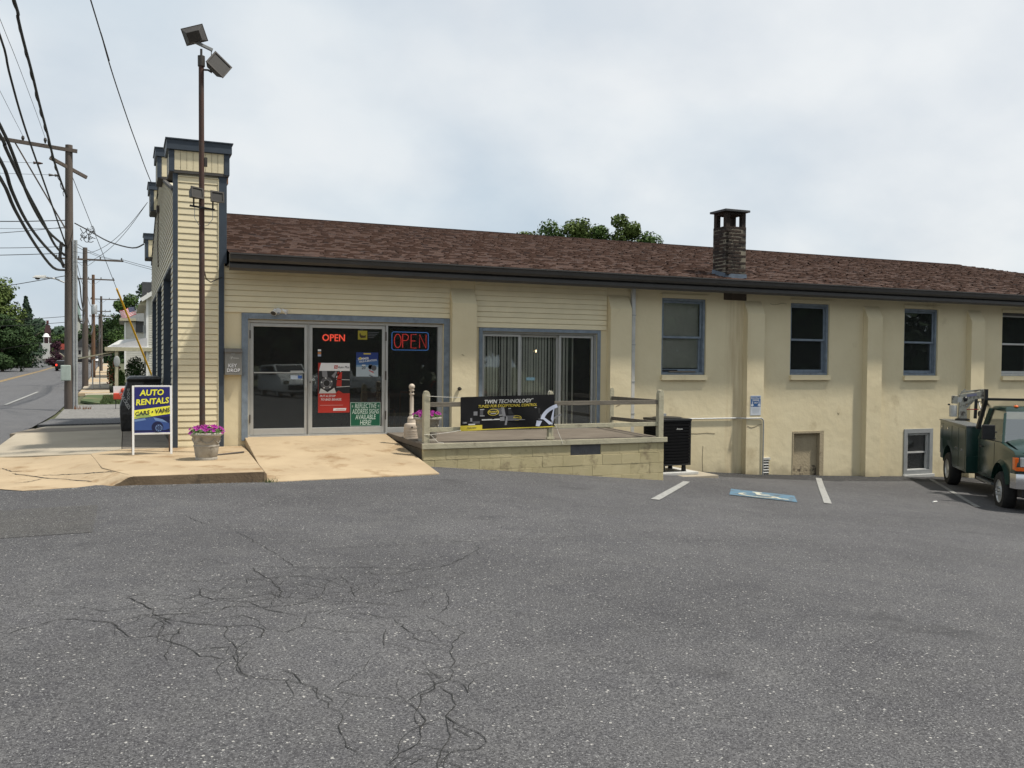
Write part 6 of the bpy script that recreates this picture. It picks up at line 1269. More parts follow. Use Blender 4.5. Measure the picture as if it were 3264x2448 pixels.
p0 = upole(-2.9, -30, -.05, 9.98, .20, 'wood_pole', 'utility pole standing out of view behind the photographer'); MB().beam((-5.1, -30, 9.5), (-2.6, -30, 9.5), .10, .13).build('cross_arm', 'wood_pole', p0)
pX = upole(-14.3, 25.5, -.4, 10, .18, 'wood_pole', 'utility pole across the street to the left, out of view')
# ---- wires (each its own thing)
wn = 0
def wire(pts, r, label, ext=None):
    P = [Vector(p) for p in pts]
    if len(P) > 2: # smooth
        Q = []
        for i in range(len(P)-1):
            a, b_, c, d = P[max(i-1, 0)], P[i], P[i+1], P[min(i+2, len(P)-1)]
            for k in range(4):
                u = k/4; Q.append(.5*((2*b_)+(c-a)*u+(2*a-5*b_+4*c-d)*u*u+(3*b_-a-3*c+d)*u**3))
        Q.append(P[-1]); P = Q
    return cord('overhead_cable', P, label, r, 'cable', 'overhead cables', 'cable')
def sag(a, c, s, n=10):
    a = Vector(a); c = Vector(c); return [a+(c-a)*i/n-Vector((0, 0, 4*s*(i/n)*(1-i/n))) for i in range(n+1)]
wire([(-2.9, -30, 7.6), (-2.72, 0, 7.05), (-2.59, 7.39, 6.8), (-2.52, 9.65, 6.5), (-2.44, 12.42, 5.96), (-2.31, 16.75, 5.68), (-2.1, 21.9, 5.78)], .042, 'thick black cable ending highest of the four cables on the nearest pole')
wire([(-2.95, -30, 7.2), (-2.72, 0, 6.75), (-2.59, 7.39, 6.58), (-2.56, 8.24, 6.45), (-2.48, 10.96, 6.15), (-2.34, 15.54, 5.79), (-2.24, 18.99, 5.47), (-2.1, 21.9, 5.42)], .042, 'thick black cable ending second of the four cables on the nearest pole')
wire([(-2.95, -30, 6.5), (-2.72, 0, 6.2), (-2.59, 7.37, 6.03), (-2.54, 9.13, 5.64), (-2.46, 11.79, 5.27), (-2.33, 15.8, 5.09), (-2.12, 21.9, 5.06)], .044, 'thick black cable ending third of the four cables on the nearest pole')
wire([(-2.95, -30, 6.2), (-2.72, 0, 5.8), (-2.59, 7.36, 5.62), (-2.52, 9.61, 5.25), (-2.4, 13.7, 4.85), (-2.26, 18.45, 4.64), (-2.12, 21.9, 4.86)], .044, 'thick black cable ending lowest of the four cables on the nearest pole')
wire([(-2.6, -30, 10.4), (-2.4, 0, 9.75), (-2.27, 7.12, 9.54), (-2.26, 7.77, 9.37), (-2.25, 8.88, 9.2), (-2.22, 10.62, 8.96), (-2.19, 12.43, 8.63), (-2.16, 14.76, 8.35), (-2.13, 16.98, 8.0), (-2.09, 19.58, 7.81), (-2.02, 21.9, 7.62)], .036, 'twisted black cable running down to the upper part of the nearest pole')
b_ = []
for i in range(160):
    t_ = i/159; y = 6.5+15.3*t_; z = lerp(y, [(6, 9.7), (7.1, 9.54), (8.9, 9.2), (10.6, 8.96), (12.4, 8.63), (14.8, 8.35), (17, 8.0), (19.6, 7.81), (21.9, 7.62)]); b_.append(Vector((-2.28+.013*(y-7)+.03*math.cos(i*.5), y, z+.03*math.sin(i*.5))))
cord('overhead_cable', b_, 'strand wound round the twisted cable', .012, 'cable', 'overhead cables', 'cable')
wire([(-2.9, -30, 9.2), (-2.6, 0, 8.8), (-2.51, 6.74, 8.6), (-2.47, 7.99, 8.2), (-2.42, 9.66, 7.75), (-2.36, 11.6, 7.38), (-2.26, 15.0, 6.88), (-2.14, 18.92, 6.27), (-1.9, 24.5, 5.2)]+sag((-1.85, 28, 4.9), (P2[0], P2[1], 4.8), .5, 5), .026, 'black cable crossing in front of the nearest pole and running on to the second')
wire([(-2.95, -30, 9.65), (-2.75, 5, 9.6), (-2.70, 12, 9.62), (-2.70, 18, 9.66), (-2.72, 21.8, 9.70)], .007, 'thin wire to the inner insulator of the nearest cross arm')
wire([(-3.7, -30, 9.65), (-3.5, 10, 9.6), (-3.45, 21.8, 9.70)], .007, 'thin wire to the middle insulator of the nearest cross arm')
wire([(-2.9, -30, 8.2), (-.434, -2.16, 6.51), (-.332, -1.05, 6.44), (-.239, .13, 6.37), (-.11, 1.53, 6.29), (.086, 3.47, 6.17), (.271, 5.2, 6.07), (.444, 6.78, 5.97), (.66, 8.6, 5.86)], .010, 'thin service wire rising from the third pier cap over the street front')
wire([(-1.75, 22, 6.65), (-1.2, 20.5, 6.2), (-.5, 17.5, 5.5), (.2, 14.5, 5.0), (.50, 12.9, 4.95)], .022, 'service cable from the nearest pole to the far pier cap')
for k, (z_, lb) in enumerate(((5.6, 'upper'), (5.2, 'lower'))): wire(sag((-1.8, 22, z_), (.52, 8.9, 5.55), .5, 6), .007, lb+' of the pair of thin wires between the nearest pole and the third pier cap')
for a, c, s_g, r_, lb in (((-1.95, 22, 6.75), (-14.3, 25.5, 7.6), .45, .018, 'sagging dark cable crossing the street just below the top of the coil'), ((-1.95, 22, 6.45), (-14.3, 25.5, 7.0), .3, .008, 'thin wire crossing the street level with the cable coil'), ((-1.95, 22, 6.5), (-14.3, 25.5, 5.9), .3, .012, 'slanting wire crossing the street below the coil'), ((-2.8, 21.7, 8.74), (-14.3, 25.5, 9.6), .2, .007, 'thin wire crossing the street from the upper red insulator'), ((-2.5, 21.7, 8.34), (-14.3, 25.5, 9.1), .2, .007, 'thin wire crossing the street from the lower insulator'), ((-2.1, 22, 5.75), (-14.3, 25.5, 6.3), .35, .012, 'wavy wire crossing the street above the street light'), ((-2.1, 22, 5.5), (-14.3, 25.5, 5.3), .15, .014, 'wire crossing the street just above the street light arm')): wire(sag(a, c, s_g, 8), r_, lb)
for a, c, s_g, r_, lb in (((-2.1, 22, 4.65), (-15, 40, 3.6), .1, .014, 'low cable from the nearest pole to the trees across the street'), ((P2[0], P2[1], 4.6), (-17, 70, 4.6), .3, .02, 'low cable from the second pole to the trees across the street'), ((P2[0], P2[1], 4.2), (-17, 70, 4.1), .3, .02, 'lower cable from the second pole to the trees across the street'), ((P3[0], P3[1], 4.0), (-16, 95, 1.7), .1, .022, 'slanting cable from the third pole to the trees across the street')): wire(sag(a, c, s_g, 6), r_, lb)
for k in range(2): wire(sag((-1.9, 22, 6.0-.12*k), (P2[0]+2.3, P2[1], 8.6), .2, 5), .010, ('upper' if k == 0 else 'lower')+' wire from the nearest pole to the right end of the second cross arm')
for k in range(2): wire(sag((P2[0]+2.3, P2[1], 8.65-.12*k), (8, 43, 6.4-.2*k), .3, 5), .016, ('upper' if k == 0 else 'lower')+' of two wires from the second cross arm passing behind the shop')
seq = [(p, q, n_) for p, q, n_ in (((-1.95, 22), P2, 'nearest and second'), (P2, P3, 'second and third'), (P3, P4, 'third and fourth'), (P4, P5, 'fourth and fifth'))]
for (pa, pb_, nm) in seq:
    za_, zb_ = s_(pa[1]), s_(pb_[1])
    for dx_, h_, sg_, r_, lb in ((0, 6.1, 1.2, .030, 'upper heavy cable'), (0, 5.5, 1.3, .036, 'middle heavy cable'), (0, 5.1, 1.0, .036, 'lowest heavy cable'), (.02, 7.3, .7, .014, 'thin middle wire')):
        wire(sag((pa[0]+dx_, pa[1], h_+za_), (pb_[0]+dx_, pb_[1], h_+zb_-.2), sg_, 8), r_, lb+' between the '+nm+' poles')
# guy wire with yellow sleeve
ga = Vector((-1.83, 21.95, 8.39)); gb = Vector((-.35, 27.75, 4.64)); gc = Vector((1.22, 32.41, .69)); ge = gc+(gc-gb)*.25
t = thing('guy_wire', 'guy wire with a yellow plastic sleeve slanting down behind the shop corner', 'guy wire', tuple(ge)); MB().tube([ga, gb, gc, ge], .012, 6).build('steel_wire', 'cable', t); MB().tube([gb, gc, ge], .045, 8).build('yellow_sleeve', 'yellow', t)
# ================================================================ TREES
def leafmat(name, a, c): M[name] = mat(name, a, .75, .2, 1.1, col2=c, rnd=.0, spec=.2)
leafmat('leaf_mid', (.032, .062, .016), (.075, .125, .032)); leafmat('leaf_dark', (.018, .040, .014), (.045, .080, .026)); leafmat('leaf_yellow', (.05, .08, .018), (.12, .16, .045)); leafmat('leaf_blue', (.022, .042, .026), (.045, .075, .045)); leafmat('leaf_purple', (.03, .012, .02), (.06, .02, .035))
def tree(name, label, x, y, z0, h, rad, leaf, n=3500, size=.28, lobes=9, trunkr=None, cone=False, low=.25, seed=0, group=None):
    rb = random.Random(seed+int(x*7+y)); t = thing(name, label, 'tree', (x, y, z0), group); tr = trunkr or h*.022
    b = MB(); b.tube([(x, y, z0-.3), (x+rb.uniform(-.1, .1), y, z0+h*.3), (x+rb.uniform(-.3, .3), y+.1, z0+h*.62), (x, y, z0+h*.85)], [tr*1.3, tr, tr*.6, tr*.2], 8)
    for k in range(7):
        a = rb.uniform(0, 6.28); zz_ = z0+h*rb.uniform(.28, .6); b.tube([(x, y, zz_), (x+rad*.35*math.cos(a), y+rad*.35*math.sin(a), zz_+h*.12), (x+rad*.7*math.cos(a), y+rad*.7*math.sin(a), zz_+h*.2)], [tr*.45, tr*.3, tr*.08], 6)
    b.build('trunk', 'wood_pole', t, smooth=True)
    L = []
    if cone:
        for k in range(14): f_ = k/13; a = rb.uniform(0, 6.28); r_ = rad*(1-f_)*.6; L.append((Vector((x+r_*.6*math.cos(a), y+r_*.6*math.sin(a), z0+h*(low+(1-low)*f_*.95))), rad*(1-f_)*.75+.25, h*.09))
    else:
        for k in range(lobes):
            a = rb.uniform(0, 6.28); f_ = rb.uniform(0, 1); env = math.sin(math.pi*min(1, .18+f_*.72))**.8; r_ = rad*env*rb.uniform(.25, .68); q = rad*rb.uniform(.30, .48)
            L.append((Vector((x+r_*math.cos(a), y+r_*math.sin(a), z0+h*(low+(1-low)*f_)-q*.35*(f_ > .6))), q, q*.8))
        L.append((Vector((x, y, z0+h*.55)), rad*.55, h*.24)); L.append((Vector((x, y, z0+h*.85)), rad*.4, h*.12))
    b = MB(); per = n//len(L)
    for c, q, qz in L:
        for k in range(per):
            d = Vector((rb.gauss(0, 1), rb.gauss(0, 1), rb.gauss(0, 1))).normalized(); rr = (rb.random()**.33)*(1+.18*math.sin(d.x*7+c.x)*math.cos(d.z*6+c.y)); p = c+Vector((d.x*q*rr, d.y*q*rr, d.z*qz*rr))
            nn = (d+Vector((rb.gauss(0, .5), rb.gauss(0, .5), rb.gauss(.3, .5)))).normalized(); e_ = nn.orthogonal().normalized(); e_ = Matrix.Rotation(rb.uniform(0, 6.28), 3, nn) @ e_; f2 = nn.cross(e_); s = size*rb.uniform(.5, 1.25)
            b.add([p-e_*s*.5, p+f2*s*.32, p+e_*s*.5, p-f2*s*.32+nn*s*.15], [(0, 1, 2, 3)])
    b.build('crown', leaf, t, fix=False); return t
for k, (x, y, h_, r_, n_, lb) in enumerate(((24.6, 39.5, 12.15, 1.7, 5000, 'thin leftmost end of the leafy clump showing over the roof ridge'), (26.2, 38.8, 12.5, 1.9, 6000, 'low leafy crown second from the left over the roof ridge'), (27.7, 38.2, 12.9, 1.6, 6000, 'leafy crown with a pointed tuft over the roof ridge'), (29.2, 37.6, 12.5, 1.6, 5000, 'low leafy crown just left of the tallest over the roof ridge'), (30.6, 37, 13.35, 1.7, 9000, 'tallest rounded crown over the roof ridge left of the chimney'), (32.2, 36.4, 12.1, 1.4, 4000, 'small sprig of leaves right of the tallest crown over the ridge'))):
    tree('leafy_tree', lb, x, y, -1.8, h_, r_, 'leaf_mid' if k % 2 else 'leaf_yellow', n_, .21, 18, low=.62, trunkr=.16, seed=k*3)
tree('street_tree', 'big dark green tree at the left edge of the picture across the street', -18.3, 96, -.3, 10.3, 5.2, 'leaf_mid', 24000, .40, 20, low=.06)
tree('street_tree', 'yellow-green topped tree behind the hedge across the street', -15.9, 116, -.3, 11.6, 4.6, 'leaf_yellow', 20000, .42, 18, low=.10)
tree('street_tree', 'dark low spreading tree leaning over the far sidewalk', -14.0, 112, -.3, 7.4, 4.0, 'leaf_dark', 16000, .36, 16, low=.08)
tree('street_tree', 'dense dark tree standing behind the hedge and street trees', -20.5, 125, -.3, 12.5, 6, 'leaf_dark', 14000, .42, 12, low=.1)
tree('evergreen_tree', 'pointed blue-green evergreen rising behind the street trees', -13.9, 140, -.2, 10.6, 3.2, 'leaf_blue', 6000, .4, cone=True, low=.05)
tree('evergreen_tree', 'dark conifer tip at the extreme left edge', -16.2, 90, -.3, 10.2, 1.8, 'leaf_blue', 3500, .3, cone=True, low=.4)
tree('garden_tree', 'rounded tree behind the white houses beside the flag', .2, 104, -.3, 9.4, 2.2, 'leaf_mid', 6000, .32, 10, low=.3)
tree('garden_tree', 'dark tree rising behind the roof of the white house', 3.0, 84, -.4, 10.3, 2.7, 'leaf_dark', 8000, .3, 12, low=.2)
tree('garden_tree', 'purple-leaved tree in front of the far houses on the left side of the road', -10.6, 150, -.1, 4.2, 1.7, 'leaf_purple', 2500, .26, 8, low=.1)
for k, (x, y, h_, r_, lf) in enumerate(((-7.5, 235, 11, 6, 'leaf_dark'), (-3.0, 220, 12, 6, 'leaf_dark'), (2, 225, 14, 6, 'leaf_mid'), (-14, 250, 9, 5, 'leaf_mid'), (-20, 255, 10, 6, 'leaf_dark'))):
    tree('distant_tree', ['dark round tree beside the far road on its left', 'dark tall tree closing the right side of the far road', 'mid green tree behind the far white house', 'small green tree behind the red-roofed house', 'dark tree behind the white-roofed building'][k], x, y, -1, h_, r_, lf, 4500, .7, 10, low=.05, seed=k)
# wooded ridge far away
b = MB(); rb = random.Random(2)
for k in range(26000):
    x = rb.uniform(-120, 90); f_ = rb.random(); zt_ = 16.5+2.5*math.sin(x*.11)+2*math.sin(x*.31+1)+1.2*math.sin(x*.9); z = -3+(zt_+2)*(f_**.55); y = 445-18*math.sin(f_*1.5)+rb.uniform(-14, 14); s = rb.uniform(1.0, 2.6)
    e_ = Vector((rb.gauss(0, 1), rb.gauss(0, 1), rb.gauss(0, .7))).normalized(); f2 = e_.orthogonal().normalized(); p = Vector((x, y, z+rb.uniform(-1, 1)))
    b.add([p-e_*s*.5, p+f2*s*.4, p+e_*s*.5, p-f2*s*.4], [(0, 1, 2, 3)])
o = b.build('distant_wood', 'leaf_blue', None, fix=False, kind='stuff'); o['label'] = 'wooded ridge closing the view at the end of the street'; o['category'] = 'woodland'
setting(MB().prism([(-160, -5), (-100, 11), (-30, 13), (60, 14), (130, -5)], 452, 470, 'y').build('hill', 'soil2', None))
# trees behind the camera, seen only mirrored in the glass
tree('leafy_tree', 'dark tree behind the photographer, mirrored in the left glass door', 3, -44, -.5, 17, 9, 'leaf_dark', 9000, 1.5, 14, low=.0, group='trees mirrored in the shop glass')
tree('leafy_tree', 'dark tree behind the photographer, mirrored in the right glass door', 14, -46, -.8, 18, 9, 'leaf_dark', 9000, 1.5, 14, low=.0, group='trees mirrored in the shop glass')
tree('leafy_tree', 'dark tree behind the photographer, mirrored in the wide window', 26, -46, -1.2, 19, 9, 'leaf_dark', 9000, 1.5, 14, low=.0, group='trees mirrored in the shop glass')
tree('leafy_tree', 'dark tree behind the photographer, mirrored in the upper windows', 39, -46, -1.5, 19, 10, 'leaf_dark', 9000, 1.5, 14, low=.0, group='trees mirrored in the shop glass')
tree('leafy_tree', 'dark tree behind the photographer, mirrored in the far windows', 53, -46, -2, 20, 10, 'leaf_dark', 9000, 1.5, 14, low=.0, group='trees mirrored in the shop glass')
for k, (x, y) in enumerate(((34, -52), (46, -50), (60, -48), (76, -46))): tree('leafy_tree', ('dark tree added to fill the mirror gap of the first upper window', 'dark tree added to fill the mirror gap of the second upper window', 'low dark tree added to darken the reflection in the third upper window', 'dark tree added to darken the reflection in the white framed window')[k], x, y, -2, (20, 20, 9.5, 15)[k], 10, 'leaf_dark', 8000, 1.5, 14, low=.0, seed=9, group='trees mirrored in the shop glass')  # unseen trees added to darken reflections in the right-hand windows
# ================================================================ HOUSES AND STREET DETAIL
HZ = -.38
def clap(x0, x1, y, z0, z1, h, par, m='whiteside'):
    n = int((z1-z0)/h); me = MB().hexa([(0, -.03, 0), (x1-x0, -.03, 0), (0, 0, 0), (x1-x0, 0, 0), (0, -.01, h), (x1-x0, -.01, h), (0, 0, h), (x1-x0, 0, h)]).mesh('clapboard'); me.materials.append(M[m])
    for i in range(n): put('clapboard', me, par, Vector((x0, y, z0+i*h))-origin(par))
t = thing('white_house', 'white clapboard house with a low-roofed porch just beyond the shop', 'house', (3.5, 50, HZ)); 
MB().box(1.28, 7, 46.6, 58, HZ-.3, 5.4).build('wall', 'whiteside', t); clap(1.27, 3.2, 46.59, HZ, 5.8, .15, t); MB().box(1.22, 1.36, 46.54, 46.6, HZ, 5.35).build('corner_board', 'white', t)
MB().prism([(.85, 5.20), (1.02, 5.36), (4.2, 7.6), (7.5, 5.2), (7.5, 5.0), (4.2, 7.35)], 46.2, 58.5, 'y').build('roof', 'grey', t); MB().beam((.92, 46.15, 5.27), (4.2, 46.15, 7.55), .05, .24).build('bargeboard', 'white', t)
MB().prism([(.75, 4.95), (1.0, 5.30), (1.28, 5.30), (1.28, 5.0)], 46.6, 58.4, 'y').build('soffit', 'railw', t)
b = MB(); b.box(1.25, 1.29, 48.2, 49.3, 3.1, 4.6); b.box(1.25, 1.29, 52, 53.1, 3.1, 4.6); b.build('window', 'grey', t); MB().box(1.05, 1.27, 46.9, 47.4, 3.2, 3.7).build('window_air_conditioner', 'grey', t); MB().box(1.0, 1.9, 47.2, 48.1, 5.6, 6.5).build('chimney', 'capst', t)
MB().hexa([(-1.15, 46.4, 2.20), (1.6, 46.4, 2.20), (-1.15, 57, 2.2), (1.28, 57, 2.2), (-1.10, 46.45, 2.24), (1.6, 46.45, 2.30), (-.4, 57, 2.9), (1.28, 57, 3.1)]).build('porch_roof', 'whitegrey', t)
b = MB(); b.prism([(-1.1, 2.24), (1.27, 2.9), (1.27, 2.24)], 46.5, 57, 'y'); b.build('porch_roof_slope', mat('tin_roof', (.50, .50, .52), .5, .06, 3), t); MB().box(-1.2, 1.65, 46.32, 46.42, 2.02, 2.26).build('porch_beam', 'railw', t); MB().box(-1.15, -1.0, 46.4, 57, 1.98, 2.2).build('porch_beam', 'railw', t)
for y in (46.55, 50, 53.5, 57): MB().box(-.62, -.42, y-.1, y+.1, HZ, 2.05).build('porch_post', 'railw', t, bevel=.01)
MB().box(-.6, 1.28, 46.5, 57, HZ-.2, HZ+.15).build('porch_floor', 'concreted', t); MB().ball((-.5, 46.3, 1.35), .24, 8, sq=(.8, .2, 1.5)).build('hanging_fan', 'grey', t, smooth=True)
t = thing('white_house', 'second white clapboard house farther along with a flag', 'house', (3, 80, -.4)); MB().box(-.02, 6, 76.6, 88, -.7, 5.0).build('wall', 'whiteside', t); clap(-.03, 2.2, 76.59, 1.0, 5.0, .17, t)
MB().prism([(-.55, 5.10), (-.5, 5.28), (1.0, 6.15), (2.6, 5.15), (2.6, 5.0)], 76.1, 88.5, 'y').build('roof', 'grey', t); MB().box(-.5, .9, 76.0, 76.2, 5.05, 5.28).build('eave', 'railw', t); MB().box(.9, 2.3, 76.4, 76.6, 4.0, 6.0).build('dark_dormer', 'capst', t); MB().box(-.1, .06, 76.5, 76.6, .5, 4.9).build('corner_board', 'white', t)
# flag
t = thing('national_flag', 'small red, white and blue striped flag on a slanting pole above the porch', 'flag', (.2, 60, 4.6))
f0 = Vector((.62, 60.2, 5.55)); fl = Vector((-1.05, -.3, -.32)); fh = Vector((.18, 0, -.62))
MB().tube([f0+Vector((.1, 0, .1)), f0+fh*1.6+Vector((.05, 0, 0))], .02, 6).build('pole', 'steel', t)
def fp(u, v): return f0+fl*u+fh*v+Vector((0, .06*math.sin(u*7), .05*math.sin(u*6+v)))
for k in range(13):
    b = MB()
    for i in range(9): b.v += [tuple(fp(i/8, k/13)), tuple(fp(i/8, (k+1)/13))]
    b.f = [(2*i, 2*i+1, 2*i+3, 2*i+2) for i in range(8)]; b.mi = [0]*8; b.build('stripe', pm('flag_red', (.45, .03, .05)) if k % 2 == 0 else pm('flag_white', (.65, .65, .66)), t, fix=False)
b = MB()
for i in range(5): b.v += [tuple(fp(i*.1, 0)+Vector((0, -.02, 0))), tuple(fp(i*.1, 7/13)+Vector((0, -.02, 0)))]
b.f = [(2*i, 2*i+1, 2*i+3, 2*i+2) for i in range(4)]; b.mi = [0]*4; b.build('canton', pm('flag_blue', (.02, .025, .10)), t, fix=False)
b = MB()
for r_ in range(5):
    for c_ in range(6): p = fp(.04+c_*.062, .06+r_*.1)+Vector((0, -.03, 0)); b.box(p.x-.012, p.x+.012, p.y-.001, p.y+.001, p.z-.012, p.z+.012)
b.build('stars', pm('flag_white', (.65, .65, .66)), t, kind='stuff')
# sidewalk awning on pipe posts
t = thing('porch_awning', 'thin pale awning on bent pipe posts reaching over the sidewalk', 'awning', (-1.7, 48, HZ)); MB().hexa([(-2.75, 47.9, 1.48), (-.7, 47.2, 1.93), (-2.7, 49.5, 1.48), (-.65, 49.5, 1.93), (-2.75, 47.9, 1.56), (-.7, 47.2, 2.0), (-2.7, 49.5, 1.56), (-.65, 49.5, 2.0)]).build('awning_panel', 'railw', t)
MB().tube([(-1.93, 47.9, -.4), (-1.93, 47.9, 1.42), (-1.25, 47.7, 1.72), (-.8, 47.5, 1.78)], .04, 8).build('pipe_post', 'steel', t); MB().tube([(-1.55, 49.3, -.4), (-1.55, 49.3, 1.5)], .035, 8).build('pipe_post', 'steel', t); MB().tube([(-1.98, 49.6, -.4), (-1.98, 49.6, 1.45)], .03, 8).build('pipe_post', 'black', t)
# porch bushes
def bush(x, y, z, r, h_, leaf, label, n=900, s=.12):
    t = thing('garden_bush', label, 'bush', (x, y, z)); b = MB(); rb = random.Random(int(x*50+y))
    for k in range(n):
        d = Vector((rb.gauss(0, 1), rb.gauss(0, 1), rb.gauss(0, 1))).normalized()*(rb.random()**.4); p = Vector((x+d.x*r, y+d.y*r, z+h_/2+d.z*h_/2)); e_ = Vector((rb.gauss(0, 1), rb.gauss(0, 1), rb.gauss(0, 1))).normalized(); f2 = e_.orthogonal().normalized()
        b.add([p-e_*s*.5, p+f2*s*.35, p+e_*s*.5, p-f2*s*.35], [(0, 1, 2, 3)])
    b.build('foliage', leaf, t, fix=False); MB().tube([(x, y, z-.1), (x, y, z+h_*.5)], .03, 5).build('stem', 'wood_pole', t); return t
bush(-.75, 51, HZ, .42, 1.9, 'leaf_yellow', 'tall flowering bush at the left edge of the porch'); bush(-.30, 47.1, HZ, .30, 1.2, 'leaf_mid', 'green bush behind the porch post'); bush(.6, 47.6, HZ, .62, 2.1, 'leaf_dark', 'dark shrub filling the shade under the porch', 1800)
b = MB(); rb = random.Random(8)
for k in range(34):
    p = Vector((-.8+rb.uniform(-.38, .5), 50.4+rb.uniform(-.4, .2), HZ+rb.uniform(.1, 1.7))); b.ball(p, .045, 4)
o = b.build('orange_blooms', pm('bloom_orange', (.40, .10, .05)), None, kind='stuff'); o['label'] = 'small orange and red blooms over the porch bushes'; o['category'] = 'flowers'
# red box on legs
t = thing('newspaper_box', 'small red and white box with a red ball on thin legs beyond the display rack', 'newspaper box', (-.2, 21.3, -.36)); MB().box(-.42, .10, 21.2, 21.5, .02, .26).build('red_base', 'redbox', t, bevel=.03); MB().box(-.42, .10, 21.35, 21.4, .24, .52).build('white_panel', 'white', t); MB().ball((-.08, 21.3, .36), .09, 8).build('red_ball', 'redbox', t, smooth=True)
for x in (-.34, .0): MB().tube([(x, 21.35, -.38), (x, 21.35, .03)], .012, 5).build('leg', 'black', t)
# across the street
t = thing('fire_hydrant', 'red fire hydrant on the far sidewalk', 'hydrant', (-15.2, 140, -.2)); MB().lathe([(.16, 0), (.16, .05), (.11, .06), (.11, .42), (.14, .45), (.13, .52), (.04, .62)], (-15.2, 140, -.12), 12).build('body', 'hydr', t, smooth=True); MB().tube([(-15.42, 140, .2), (-14.98, 140, .2)], .06, 8).build('nozzle', 'hydr', t)
t = thing('clipped_hedge', 'dark clipped block of hedge across the street', 'hedge', (-17.3, 141, 0)); b = MB(); rb = random.Random(9)
for k in range(5000):
    f_ = rb.choice('xyz'); p = [rb.uniform(-18.6, -16.5), rb.uniform(139, 143), rb.uniform(-.1, 1.75)]
    if f_ == 'x': p[0] = rb.choice((-18.6, -16.5))+rb.gauss(0, .04)
    elif f_ == 'y': p[1] = rb.choice((139, 143))+rb.gauss(0, .04)
    else: p[2] = 1.75+rb.gauss(0, .04)
    p = Vector(p); e_ = Vector((rb.gauss(0, 1), rb.gauss(0, 1), rb.gauss(0, 1))).normalized(); f2 = e_.orthogonal().normalized(); s = .22; b.add([p-e_*s*.5, p+f2*s*.35, p+e_*s*.5, p-f2*s*.35], [(0, 1, 2, 3)])
b.box(-18.5, -16.6, 139.1, 142.9, -.1, 1.7); b.build('foliage', 'leaf_dark', t, fix=False)
t = thing('garden_wall', 'low grey stone wall with caps along the far sidewalk', 'wall', (-17, 165, 0))
for i in range(11):
    y0 = 144+i*5; x_ = -16.9+drift(y0)*.35; MB().box(x_-.2, x_+.2, y0, y0+4.95, s_(y0)-.2, s_(y0)+.95).build('panel', 'railg', t)
t = thing('white_building', 'white-roofed building with a white cupola far down the street', 'building', (-16.4, 208, 0)); MB().box(-18.4, -14.6, 208, 222, -.5, 2.2).build('wall', 'whiteside', t); MB().prism([(-18.6, 2.1), (-30, 2.1), (-14.6, 4.6), (-17.2, 4.6)], 207.8, 222, 'y').build('roof', mat('bright_tin_roof', (.75, .75, .78), .4), t)
c_ = put('cupola', None, t, Vector((-16, 207.2, 4.4))-origin(t)); MB().box(-16.7, -15.3, 206.6, 208, 1.2, 4.6).build('base', 'whitegrey', c_)
for x in (-16.5, -15.55): MB().box(x, x+.12, 206.8, 206.95, 4.6, 6.0).build('post', 'white', c_)
MB().lathe([(.85, 0), (.62, .15), (.50, .5), (.3, .7), (.05, .8)], (-16.0, 207.3, 6.0), 14).build('bell_roof', 'white', c_, smooth=True)
t = thing('brick_tower', 'dark red tower roof rising behind the white cupola', 'tower', (-17, 225, 0)); MB().hexa([(-17.9, 225, 0), (-16.1, 225, 0), (-17.9, 227, 0), (-16.1, 227, 0), (-17.6, 225, 7.4), (-16.4, 225, 7.4), (-17.6, 227, 7.4), (-16.4, 227, 7.4)]).build('shaft', mat('dark_red_slate', (.035, .012, .014), .8), t); MB().hexa([(-17.7, 225, 7.4), (-16.3, 225, 7.4), (-17.7, 227, 7.4), (-16.3, 227, 7.4), (-17.4, 225.5, 9.2), (-16.6, 225.5, 9.2), (-17.4, 226.5, 9.2), (-16.6, 226.5, 9.2)]).build('roof', mat('dark_red_slate2', (.035, .012, .014), .8), t); MB().box(-17.3, -16.8, 225.9, 226.2, 9.4, 10.3).build('finial', mat('dark_red_brick', (.085, .02, .02), .8), t)
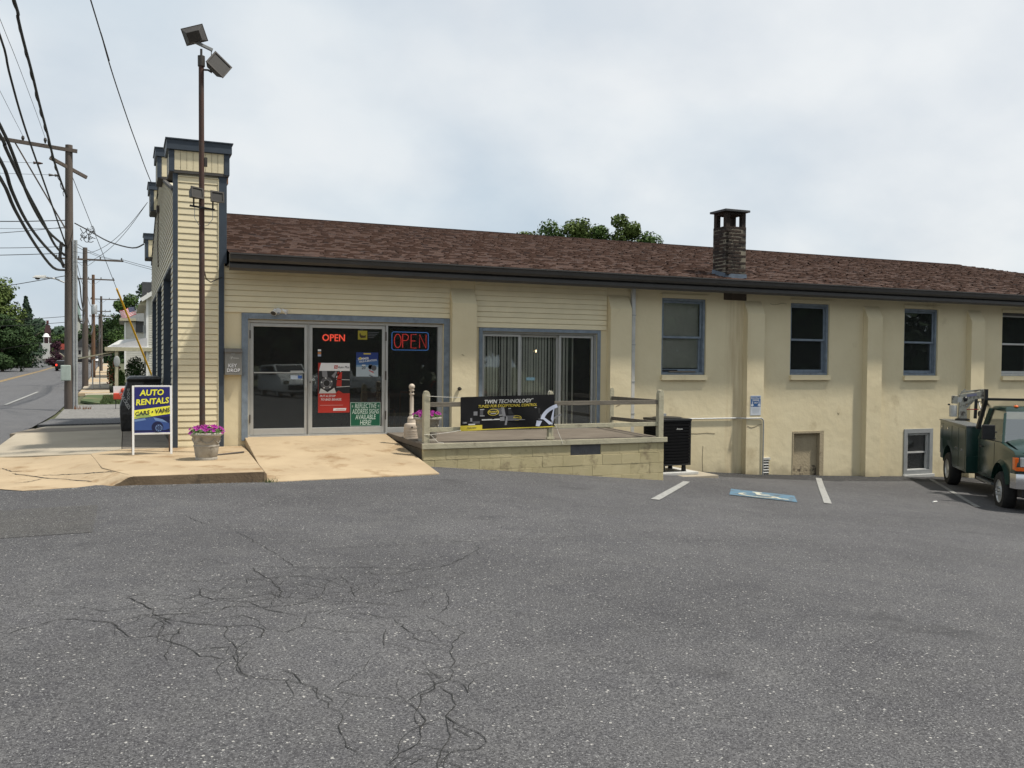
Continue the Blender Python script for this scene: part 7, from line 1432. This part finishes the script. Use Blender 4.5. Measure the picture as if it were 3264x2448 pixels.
t = thing('red_roofed_house', 'low house with a red roof far down the street', 'house', (-12.6, 212, 0)); MB().box(-14.6, -10.6, 212, 222, -.5, 3.3).build('wall', 'capst', t); MB().prism([(-14.7, 3.3), (-10.5, 3.3), (-10.6, 4.6), (-14.6, 4.6)], 211.8, 222, 'y').build('roof', mat('red_tin_roof', (.36, .07, .05), .6), t)
t = thing('gabled_garage', 'small tan gabled garage at the far bend of the road', 'garage', (-12.6, 206, 0)); MB().prism([(-14.0, -.3), (-11.9, -.3), (-11.9, 1.3), (-13.2, 2.5), (-14.0, 1.6)], 204, 208, 'y').build('wall', 'railg', t); MB().beam((-13.25, 203.9, 2.55), (-11.8, 203.9, 1.3), .1, .1).build('bargeboard', 'railw', t)
t = thing('church', 'distant church with a pale green spire', 'church', (-16.8, 372, 8)); MB().box(-17.9, -15.7, 372, 374, -2, 12.4).build('tower', 'whiteside', t); MB().box(-17.5, -16.1, 372, 373.5, 12.4, 15.8).build('belfry', 'whiteside', t); MB().box(-18.1, -15.5, 371.8, 374.2, 16.0, 16.5).build('cornice', 'whiteside', t)
MB().tube([(-16.8, 372.7, 16.5), (-16.8, 372.7, 23.5)], [1.15, .05], 8).build('spire', mat('copper_spire', (.20, .27, .25), .7), t); MB().box(-19, -14, 374, 392, -2, 10.5).build('nave', 'whiteside', t)
t = thing('traffic_signal', 'tiny yellow traffic signal over the far crossing', 'traffic light', (-8.6, 205, 5)); MB().box(-8.75, -8.45, 205, 205.3, 4.4, 5.2).build('housing', 'yellow', t); MB().tube([(-15, 205.1, 5.4), (-2, 205.1, 5.4)], .03, 5).build('span_wire', 'cable', t)
for k, (x, y, c) in enumerate(((-9.6, 226, 'whiteside'), (-6.9, 232, 'railg'))):
    t = thing('distant_house', ('small white house with a dark roof at the end of the street', 'tan house half hidden behind the third utility pole')[k], 'house', (x, y, -.5)); MB().box(x-1.6, x+1.6, y, y+6, -.6, 4.2).build('wall', c, t); MB().prism([(x-1.9, 4.1), (x+1.9, 4.1), (x, 6.2)], y-.3, y+6.3, 'y').build('roof', 'capst', t)
    for dx_ in (-.8, .5): MB().box(x+dx_, x+dx_+.5, y-.03, y, 2.3, 3.3).build('window', 'carglass', t)
# pavement cracks of the corner apron
APC = crackmesh(APR, lambda x, y: apz(x, y), .03, .006) if False else None
